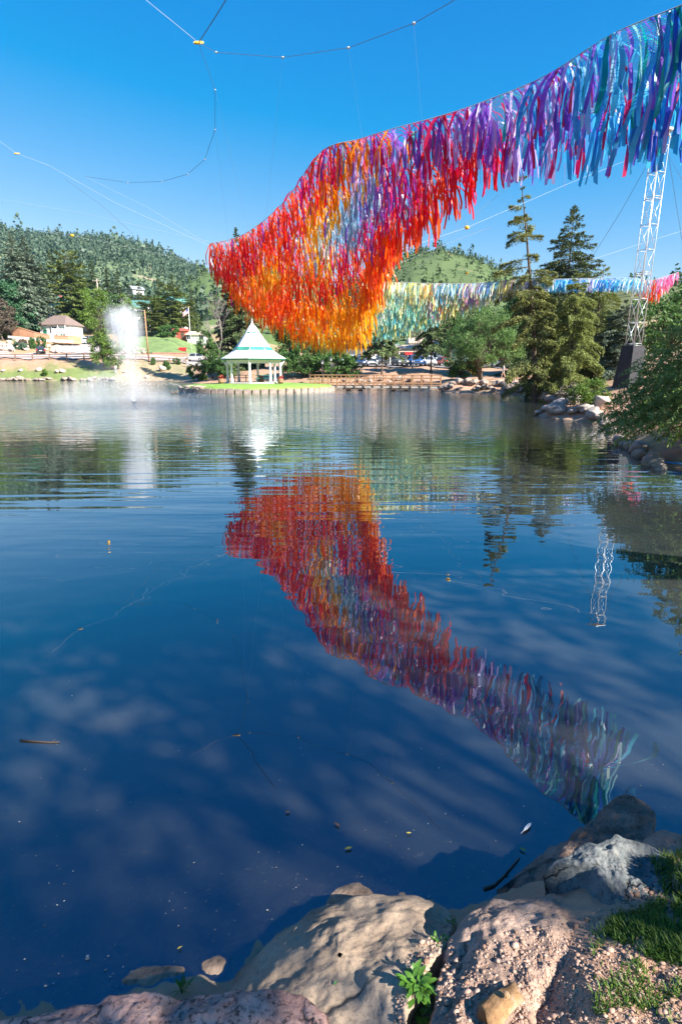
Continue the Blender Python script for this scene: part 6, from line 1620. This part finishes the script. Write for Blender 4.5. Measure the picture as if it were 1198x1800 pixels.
outline_rock('pink speckled granite boulder at the bottom left corner', [(-80, 1808, .28), (60, 1787, .32), (150, 1766, .34), (240, 1745, .37), (295, 1741, .39), (330, 1752, .35), (420, 1750, .37), (500, 1738, .42), (545, 1757, .43), (578, 1800, .44), (590, 1900, .42), (250, 1930, .4), (-80, 1930, .3)], pink_m, .04, .05, 5)
outline_rock('broad pinkish brown boulder half covered in gravel at the bottom right', [(778, 1690, .36), (800, 1630, .36), (835, 1598, .37), (880, 1577, .38), (960, 1582, .38), (1050, 1605, .36), (1090, 1650, .36), (1060, 1720, .38), (980, 1790, .40), (900, 1880, .42), (740, 1900, .44), (760, 1770, .40)], brown_m, .09, .05, 7)
outline_rock('jagged dark brown boulder reaching into the water behind the grey one', [(878, 1568, .02), (900, 1540, .06), (980, 1482, .13), (1060, 1420, .17), (1105, 1399, .2), (1138, 1410, .2), (1152, 1455, .24), (1120, 1500, .3), (1010, 1590, .3), (940, 1600, .2)], dark_m, .02, .06, 9)
outline_rock('blue-grey lichened boulder on the right bank', [(962, 1562, .34), (975, 1528, .44), (1020, 1500, .47), (1060, 1482, .49), (1088, 1463, .52), (1140, 1476, .5), (1182, 1508, .5), (1192, 1540, .52), (1150, 1585, .5), (1075, 1618, .44), (1040, 1606, .38), (1000, 1585, .34)], grey_m, .03, .06, 12, .4)
outline_rock('small tan boulder at the right edge above the grass', [(1130, 1478, .28), (1158, 1462, .31), (1200, 1468, .33), (1240, 1490, .35), (1200, 1515, .4), (1150, 1500, .34)], brown_m, .04, .04, 14, .3, 90, 24)
outline_rock('pale stone at the right edge in the grass', [(1186, 1535, .52), (1200, 1510, .54), (1240, 1520, .56), (1240, 1560, .58), (1195, 1555, .55)], grey_m, .05, .03, 16, .25, 80, 20)
for lb, pts, sd in [('wet brown stone just breaking the water above the tan boulder', [(572, 1590, -.004), (590, 1562, -.004), (630, 1552, -.002), (655, 1570, .0), (650, 1592, .01), (600, 1600, .01)], 21),
                    ('wet rock barely awash left of the pink granite', [(192, 1722, -.012), (230, 1700, -.01), (310, 1695, -.008), (330, 1712, -.008), (260, 1735, -.002), (205, 1735, -.005)], 22),
                    ('brown submerged stone under the shallow water at the bottom left', [(60, 1730, -.06), (110, 1690, -.07), (190, 1690, -.07), (215, 1720, -.06), (150, 1755, -.04), (80, 1760, -.05)], 24),
                    ('rounded submerged stone in the shallows left of the tan boulder', [(420, 1650, -.05), (450, 1615, -.06), (500, 1610, -.05), (510, 1640, -.03), (470, 1670, -.02)], 25),
                    ('submerged stone beside the dark brown boulder', [(830, 1530, -.05), (860, 1490, -.06), (920, 1470, -.06), (940, 1500, -.04), (890, 1540, -.03)], 26),
                    ('wet rock awash between the pink and tan boulders', [(345, 1690, -.012), (385, 1670, -.01), (405, 1685, -.008), (395, 1715, -.004), (355, 1720, -.006)], 23)]:
    outline_rock(lb, pts, wet_m, .012, .012, sd, .2, 80, 20)

# the surface that small things rest on
def near_bvh():
    vs_, fs_ = [], []
    me = ground.data; n = len(me.vertices); co = np.zeros(n * 3, np.float32); me.vertices.foreach_get('co', co); co = co.reshape(-1, 3)
    near = (np.hypot(co[:, 0], co[:, 1]) < 7)
    k = len(me.polygons); vi = np.zeros(k * 4, np.int32); me.loops.foreach_get('vertex_index', vi); vi = vi.reshape(-1, 4)
    vi = vi[near[vi].all(1)]
    vs_ = [tuple(map(float, c)) for c in co]; fs_ = [tuple(map(int, q)) for q in vi]
    for o in FG:
        b = len(vs_); L = np.array(o.location); vs_ += [tuple(np.array(v.co) + L) for v in o.data.vertices]; fs_ += [tuple(i + b for i in p.vertices) for p in o.data.polygons]
    return BVHTree.FromPolygons(vs_, fs_)
BV = near_bvh()
def drop_xy(x, y):
    h = BV.ray_cast(Vector((x, y, 3)), Vector((0, 0, -1))); return (h[0], h[1]) if h[0] else (None, None)
def drop_px(px, py):
    d = ray(px, py); h = BV.ray_cast(Vector((0, 0, ZC)), Vector(d).normalized()); return (h[0], h[1]) if h[0] else (None, None)
from mathutils.geometry import intersect_point_tri_2d
def in_poly(px, py, poly):
    c = False; n = len(poly)
    for i in range(n):
        (x0, y0), (x1, y1) = poly[i], poly[(i + 1) % n]
        if (y0 > py) != (y1 > py) and px < (x1 - x0) * (py - y0) / (y1 - y0) + x0: c = not c
    return c
# gravel
def gravel():
    rng = random.Random(31); V = []; Fc = []
    ico = bmesh.new(); bmesh.ops.create_icosphere(ico, subdivisions=1, radius=1); bv = [v.co.copy() for v in ico.verts]; bf = [[v.index for v in f.verts] for f in ico.faces]; ico.free()
    zone = [(770, 1800), (800, 1690), (880, 1640), (1000, 1620), (1080, 1590), (1110, 1560), (1205, 1560), (1260, 1800), (900, 1830)]
    extra = [(700, 1690), (760, 1640), (790, 1620), (800, 1700), (760, 1800), (690, 1800)]
    n = 0
    for _try in range(90000):
        if n >= 6500: break
        px, py = rng.uniform(680, 1250), rng.uniform(1560, 1850)
        if not (in_poly(px, py, zone) or in_poly(px, py, extra)): continue
        if noise.noise(Vector((px * .012, py * .012, 1))) < rng.uniform(-.75, .25): continue
        p, nn = drop_px(px, py)
        if p is None or p.z < .2 or abs(nn.z) < .4: continue
        s = .0024 * rng.lognormvariate(0, .6); s = min(s, .013)
        q = Matrix.Rotation(rng.uniform(0, 6.28), 3, Vector((rng.gauss(0, 1), rng.gauss(0, 1), rng.gauss(0, 1))).normalized()); b = len(V)
        for v in bv:
            w_ = q @ (v * rng.uniform(.7, 1.2)); V.append((p.x + w_.x * s * 1.3, p.y + w_.y * s, p.z + w_.z * s * .7 + s * .15))
        Fc += [[i + b for i in f] for f in bf]; n += 1
    o = mesh_obj('gravel', np.array(V), np.array(Fc), leaf_mat('gravel_grains', (.26, .15, .10), (.55, .37, .28), 0, .9), None, False)
    tag(o, 'pinkish gravel strewn over the near bank at bottom right', 'gravel'); o['kind'] = 'stuff'
gravel()
def blades(n, test, hmin, hmax, seed, m, name, label):
    rng = random.Random(seed); V = []; Fc = []; k = 0; tries = 0
    while k < n and tries < n * 40:
        tries += 1
        px, py = rng.uniform(690, 1280), rng.uniform(1480, 1840)
        w_ = test(px, py)
        if w_ <= 0 or rng.random() > w_: continue
        p, nn = drop_px(px, py)
        if p is None or p.z < .15: continue
        h = rng.uniform(hmin, hmax); a = rng.uniform(0, 6.28); l = rng.uniform(.2, .9) * h; wd = rng.uniform(.0012, .0026)
        dx, dy = math.cos(a) * l, math.sin(a) * l; sx_, sy_ = -math.sin(a) * wd, math.cos(a) * wd
        b = len(V)
        for t_, ww in ((0, 1), (.5, .9), (.85, .55)):
            c = Vector((p.x + dx * t_ ** 1.8, p.y + dy * t_ ** 1.8, p.z - .003 + h * t_ * (1 - .25 * t_))); V += [(c.x - sx_ * ww, c.y - sy_ * ww, c.z), (c.x + sx_ * ww, c.y + sy_ * ww, c.z)]
        V.append((p.x + dx, p.y + dy, p.z + h * .78))
        Fc += [[b, b + 1, b + 3, b + 2], [b + 2, b + 3, b + 5, b + 4], [b + 4, b + 5, b + 6, b + 6]]; k += 1
    Fc = [f if f[2] != f[3] else f[:3] for f in Fc]
    o = mesh_obj(name, V, Fc, m, None); tag(o, label, 'grass'); o['kind'] = 'stuff'
grass_m = leaf_mat('grass_blades', (.045, .11, .015), (.15, .24, .04), .4, .5, .3)
lush = [(1055, 1640), (1075, 1610), (1125, 1600), (1195, 1560), (1290, 1540), (1290, 1720), (1150, 1690), (1105, 1670)]
edge = [(1140, 1510), (1200, 1495), (1290, 1480), (1290, 1600), (1170, 1580)]
def gt(px, py):
    if in_poly(px, py, lush): return 1.0 if noise.noise(Vector((px * .02, py * .02, 4))) > -.35 else .15
    if in_poly(px, py, edge): return .8
    v = noise.noise(Vector((px * .014, py * .014, 8)))
    if px > 1040 and py > 1640: return .28 if v > .12 else .015
    return 0
blades(8000, gt, .014, .04, 41, grass_m, 'grass', 'green grass growing on the bank at the right edge')

# weeds and small tufts
def weed(label, px, py, n, ln, wd, seed, m, spread=.06, up=.6):
    p, _ = drop_px(px, py); rng = np.random.default_rng(seed)
    if p is None: return
    root = thing('weed', label, 'plant', p)
    lm = None; g = G()
    for k in range(n):
        a = rng.uniform(0, 6.28); o = np.array([math.cos(a), math.sin(a), 0]) * rng.uniform(0, spread); z = rng.uniform(.0, .5) * ln
        d = np.array([math.cos(a + rng.normal(0, .6)), math.sin(a + rng.normal(0, .6)), up * rng.uniform(.2, 1.6)]); d = d / np.linalg.norm(d); s = np.cross(d, [0, 0, 1]); s = s / np.linalg.norm(s); nrm = np.cross(s, d)
        l = ln * rng.uniform(.6, 1.2); w_ = wd * rng.uniform(.7, 1.2); q = G()
        row = []
        for t_, ww in ((0, .12), (.25, .8), (.5, 1), (.78, .65), (1, .04)):
            c = o + np.array([0, 0, z]) + d * l * t_ - np.array([0, 0, .35 * l * t_ ** 2]); row += [c - s * w_ * ww + nrm * w_ * .25 * ww, c - nrm * 0, c + s * w_ * ww + nrm * w_ * .25 * ww]
        f = []
        for i in range(4):
            f += [(3 * i, 3 * i + 1, 3 * i + 4, 3 * i + 3), (3 * i + 1, 3 * i + 2, 3 * i + 5, 3 * i + 4)]
        q.add(row, f).build('leaf', m, root, True)
    for k in range(max(3, n // 6)):
        a = rng.uniform(0, 6.28); g.tube([(0, 0, -.01), (math.cos(a) * spread * .5, math.sin(a) * spread * .5, ln * .6)], .0016, 5)
    g.build('stem', m, root)
weed_m = leaf_mat('weed_leaves', (.05, .15, .02), (.13, .28, .04), .35, .4, .4)
weed('broad-leaved green weed between the tan and brown boulders', 733, 1735, 46, .055, .010, 3, weed_m, .05, .9)
weed('low green weed below the broad-leaved one', 728, 1790, 30, .035, .008, 4, weed_m, .05, .7)
weed('small weed in the crack above the broad-leaved weed', 772, 1655, 12, .025, .006, 5, weed_m, .025, .8)
weed('grass tuft sprouting behind the pink granite', 320, 1745, 26, .06, .0028, 6, weed_m, .018, 2.0)
weed('small tuft in the crack by the tan boulder tip', 792, 1620, 9, .02, .004, 7, weed_m, .015, .9)

# split log, twigs, floating stick, leaves, feather
def log():
    p, _ = drop_px(880, 1775)
    if p is None: p = Vector(onz(880, 1775, .6))
    root = thing('log_stub', 'short split orange-brown log lying on the gravel at bottom right', 'log', p, R(32))
    lm = rock_mat('weathered_log', [(.3, (.16, .085, .04)), (.5, (.34, .19, .085)), (.7, (.40, .32, .25))], 12, 40, .3, .5)
    g = G(); pts = []; n = 14; V = []
    for i in range(12):
        x = -.075 + .15 * i / 11
        for k in range(n):
            a = 2 * math.pi * k / n; r_ = .036 * (1 + .35 * noise.noise(Vector((x * 14, math.cos(a) * 1.5, math.sin(a) * 1.5)))) * (1 - .25 * (i / 11) ** 2); V.append((x + .012 * math.sin(a * 2) * (i in (0, 11)), r_ * math.cos(a), .022 + r_ * math.sin(a) * (.55 if math.sin(a) > 0 else .5)))
    f = [(i * n + k, i * n + (k + 1) % n, (i + 1) * n + (k + 1) % n, (i + 1) * n + k) for i in range(11) for k in range(n)] + [list(range(n))[::-1], [11 * n + k for k in range(n)]]
    g.add(V, f); g.build('wood', lm, root, True)
    G().lathe([(.012, 0), (.009, .006), (.003, .008)], 8, (.02, .0, .05)).build('knot', lm, root)
log()
def twig(label, pts, r, m=None, water=False):
    P = []
    for px, py in pts:
        if water: P.append(Vector(onz(px, py, .006)))
        else:
            q, _ = drop_px(px, py); P.append(q + Vector((0, 0, r * .8)) if q else Vector(onz(px, py, .5)))
    root = thing('twig', label, 'twig', P[0])
    G().tube([p - P[0] for p in P], [r * (1 - .5 * i / (len(P) - 1)) for i in range(len(P))], 6).build('stick', m or bark, root, True)
    mid = P[len(P) // 2] - P[0]; G().tube([mid, mid + Vector((r * 4, r * 3, r * 2))], [r * .5, r * .3], 5).build('snag', m or bark, root)
twig('dark stick floating on the water at the left', [(36, 1301), (60, 1303), (90, 1305), (105, 1304)], .006, wood_dark, True)
twig('dark stick lying in the water left of the brown boulder', [(850, 1562), (868, 1556), (885, 1540), (912, 1508)], .008, bark, True)
twig('pale twig lying in the grass at the right', [(1128, 1642), (1150, 1655), (1172, 1668)], .003, bark_grey)
twig('short pale twig on the gravel', [(963, 1742), (975, 1738), (985, 1732)], .003, bark_grey)
twig('thin twig beside the pale twig in the grass', [(1140, 1655), (1160, 1664), (1178, 1672)], .002, bark_grey)
def leaf(label, px, py, ln, rz, m, water=True):
    p = Vector(onz(px, py, .006)) if water else drop_px(px, py)[0]
    if p is None: return
    V = []; f = []; n = 7
    for i in range(n):
        t_ = i / (n - 1); w_ = ln * .17 * math.sin(math.pi * min(1, t_ * .96 + .02)); x = (t_ - .5) * ln; z = .004 + ln * .12 * (t_ - .5) ** 2
        V += [(x, -w_, z + w_ * .3), (x, 0, z), (x, w_, z + w_ * .3)]
    for i in range(n - 1): f += [(3 * i, 3 * i + 1, 3 * i + 4, 3 * i + 3), (3 * i + 1, 3 * i + 2, 3 * i + 5, 3 * i + 4)]
    o = mesh_obj('fallen_leaf', V, f, m, None, True); o.location = p; o.rotation_euler = (0, 0, rz); tag(o, label, 'leaf')
lf_y = mat('yellow_leaf', (.45, .36, .06), .6, 30, .2); lf_b = mat('brown_leaf', (.30, .12, .05), .7, 30, .25); lf_g = mat('green_leaf', (.10, .24, .07), .5, 30, .2)
leaf('yellow leaf floating above the tan boulder', 612, 1492, .045, .3, lf_y); leaf('small yellow leaf floating right of the curled one', 718, 1465, .03, 0, lf_y); leaf('olive leaf floating left of the brown boulder', 918, 1494, .04, -.7, lf_y)
leaf('brown leaf floating at the centre', 592, 1450, .04, -.6, lf_b); leaf('pale brown leaf floating left of the brown one', 505, 1428, .035, .1, lf_b); leaf('tiny yellow leaf near the awash rocks', 316, 1667, .025, .6, lf_y); leaf('green leaf lying on the tan boulder', 589, 1729, .022, .8, lf_g, False)
fe = thing('feather', 'white feather floating beside the dark brown boulder', 'feather', onz(925, 1456, .008), R(40))
G().add([(-.04, 0, .004), (-.01, -.009, .006), (.03, -.007, .006), (.045, 0, .008), (.03, .009, .008), (-.01, .008, .006)], [(0, 1, 2, 3, 4, 5)]).build('vane', white, fe); G().bar((-.06, 0, .004), (.045, 0, .011), .0012).build('shaft', white, fe)
# specks of foam and pollen drifting on the near water
def litter():
    rng = random.Random(77); V = []; Fc = []
    pts = [onz(rng.uniform(-10, 1200), 1180 + 620 * rng.random() ** .75, .0035) for _ in range(1900)]
    sd_ = shore_sd(np.array([p[0] for p in pts]), np.array([p[1] for p in pts]))
    for p, d in zip(pts, sd_):
        v = noise.noise(Vector((p[0] * 1.3, p[1] * 2.2, 2)))
        if d > 0: continue
        lik = max(0, .28 + v * .8) + (1.2 if d > -.22 else .25 if d > -.5 else 0)
        if rng.random() > lik: continue
        s = (.0008 + .0006 * p[1] / 3) * rng.lognormvariate(0, .6); s = min(s, .007); a0 = rng.uniform(0, 6); b = len(V); e = rng.uniform(1, 1.8)
        for q in range(5): V.append((p[0] + math.cos(a0 + q * 1.257) * s * e * rng.uniform(.7, 1.2), p[1] + math.sin(a0 + q * 1.257) * s * rng.uniform(.7, 1.2), p[2]))
        V.append((p[0], p[1], p[2] + s * .12)); Fc += [(b + q, b + (q + 1) % 5, b + 5) for q in range(5)]
    o = mesh_obj('floating_specks', np.array(V), np.array(Fc), leaf_mat('foam_specks', (.16, .14, .12), (.5, .48, .44), 0, .9)); tag(o, 'pale specks of foam and pollen drifting on the near water', 'floating debris'); o['kind'] = 'stuff'
litter()
def blue_pipe():
    a = onz(1164, 812, .12); b = onz(1215, 818, .12)
    root = thing('pipe', 'thin blue pipe lying at the waterline under the willow shrub', 'pipe', a); G().tube([(0, 0, 0), (b - a) * .5, b - a], .025, 8).build('hose', mat('blue_plastic', (.04, .22, .5), .4, 5, .1), root, True)
    G().lathe([(.03, -.02), (.034, 0), (.03, .02)], 8, (0, 0, 0)).build('cap', mat('blue_plastic', (.04, .22, .5)), root)
blue_pipe()

# ------------------------------------------------------------------ the air: thin blue haze over the whole valley
def haze():
    m, t, o = nodes_of('thin_haze')
    pv = t.nodes.new('ShaderNodeVolumePrincipled'); pv.inputs['Color'].default_value = (.38, .70, 1.0, 1); pv.inputs['Density'].default_value = .00006; pv.inputs['Anisotropy'].default_value = .0
    t.links.new(pv.outputs[0], o.inputs['Volume'])
    ob = G().box((0, 500, 125), (3600, 2600, 270)).build('haze', m)
    ob['kind'] = 'stuff'; ob['label'] = 'thin blue haze filling the valley air'; ob['category'] = 'haze'
haze()

# repeats of one kind share a group
KIND_GROUPS = dict(parked_suv='cars parked round the pond', parked_car='cars parked round the pond', parked_pickup='pickups in the car park', support_cable='cables holding the streamer nets', lamp_post='lantern posts by the footbridge', barrel_planter='barrel planters of the gazebo',
                   picnic_table='picnic tables under the gazebo', shop='shops behind the car park', house='white houses on the left slope', person='people round the pond', fallen_leaf='leaves on the near water and rocks', streamer_net='streamer nets over the pond', twig='sticks and twigs of the near bank', weed='weeds between the near boulders', rope_clip='yellow rope clips', shade_tree='trees behind the viewer', sign_board='small signs round the pond', spruce_tree='spruces round the pond', leafy_tree='leafy trees round the pond', bare_tree='leafless trees', retaining_wall='terracotta walls by the cottage', stone_wall='stone walls of the lawn', ring='cable rings')
for ob in list(col.objects):
    b = ob.name.split('.')[0]
    if ob.parent is None and 'group' not in ob and b in KIND_GROUPS and 'label' in ob: ob['group'] = KIND_GROUPS[b]
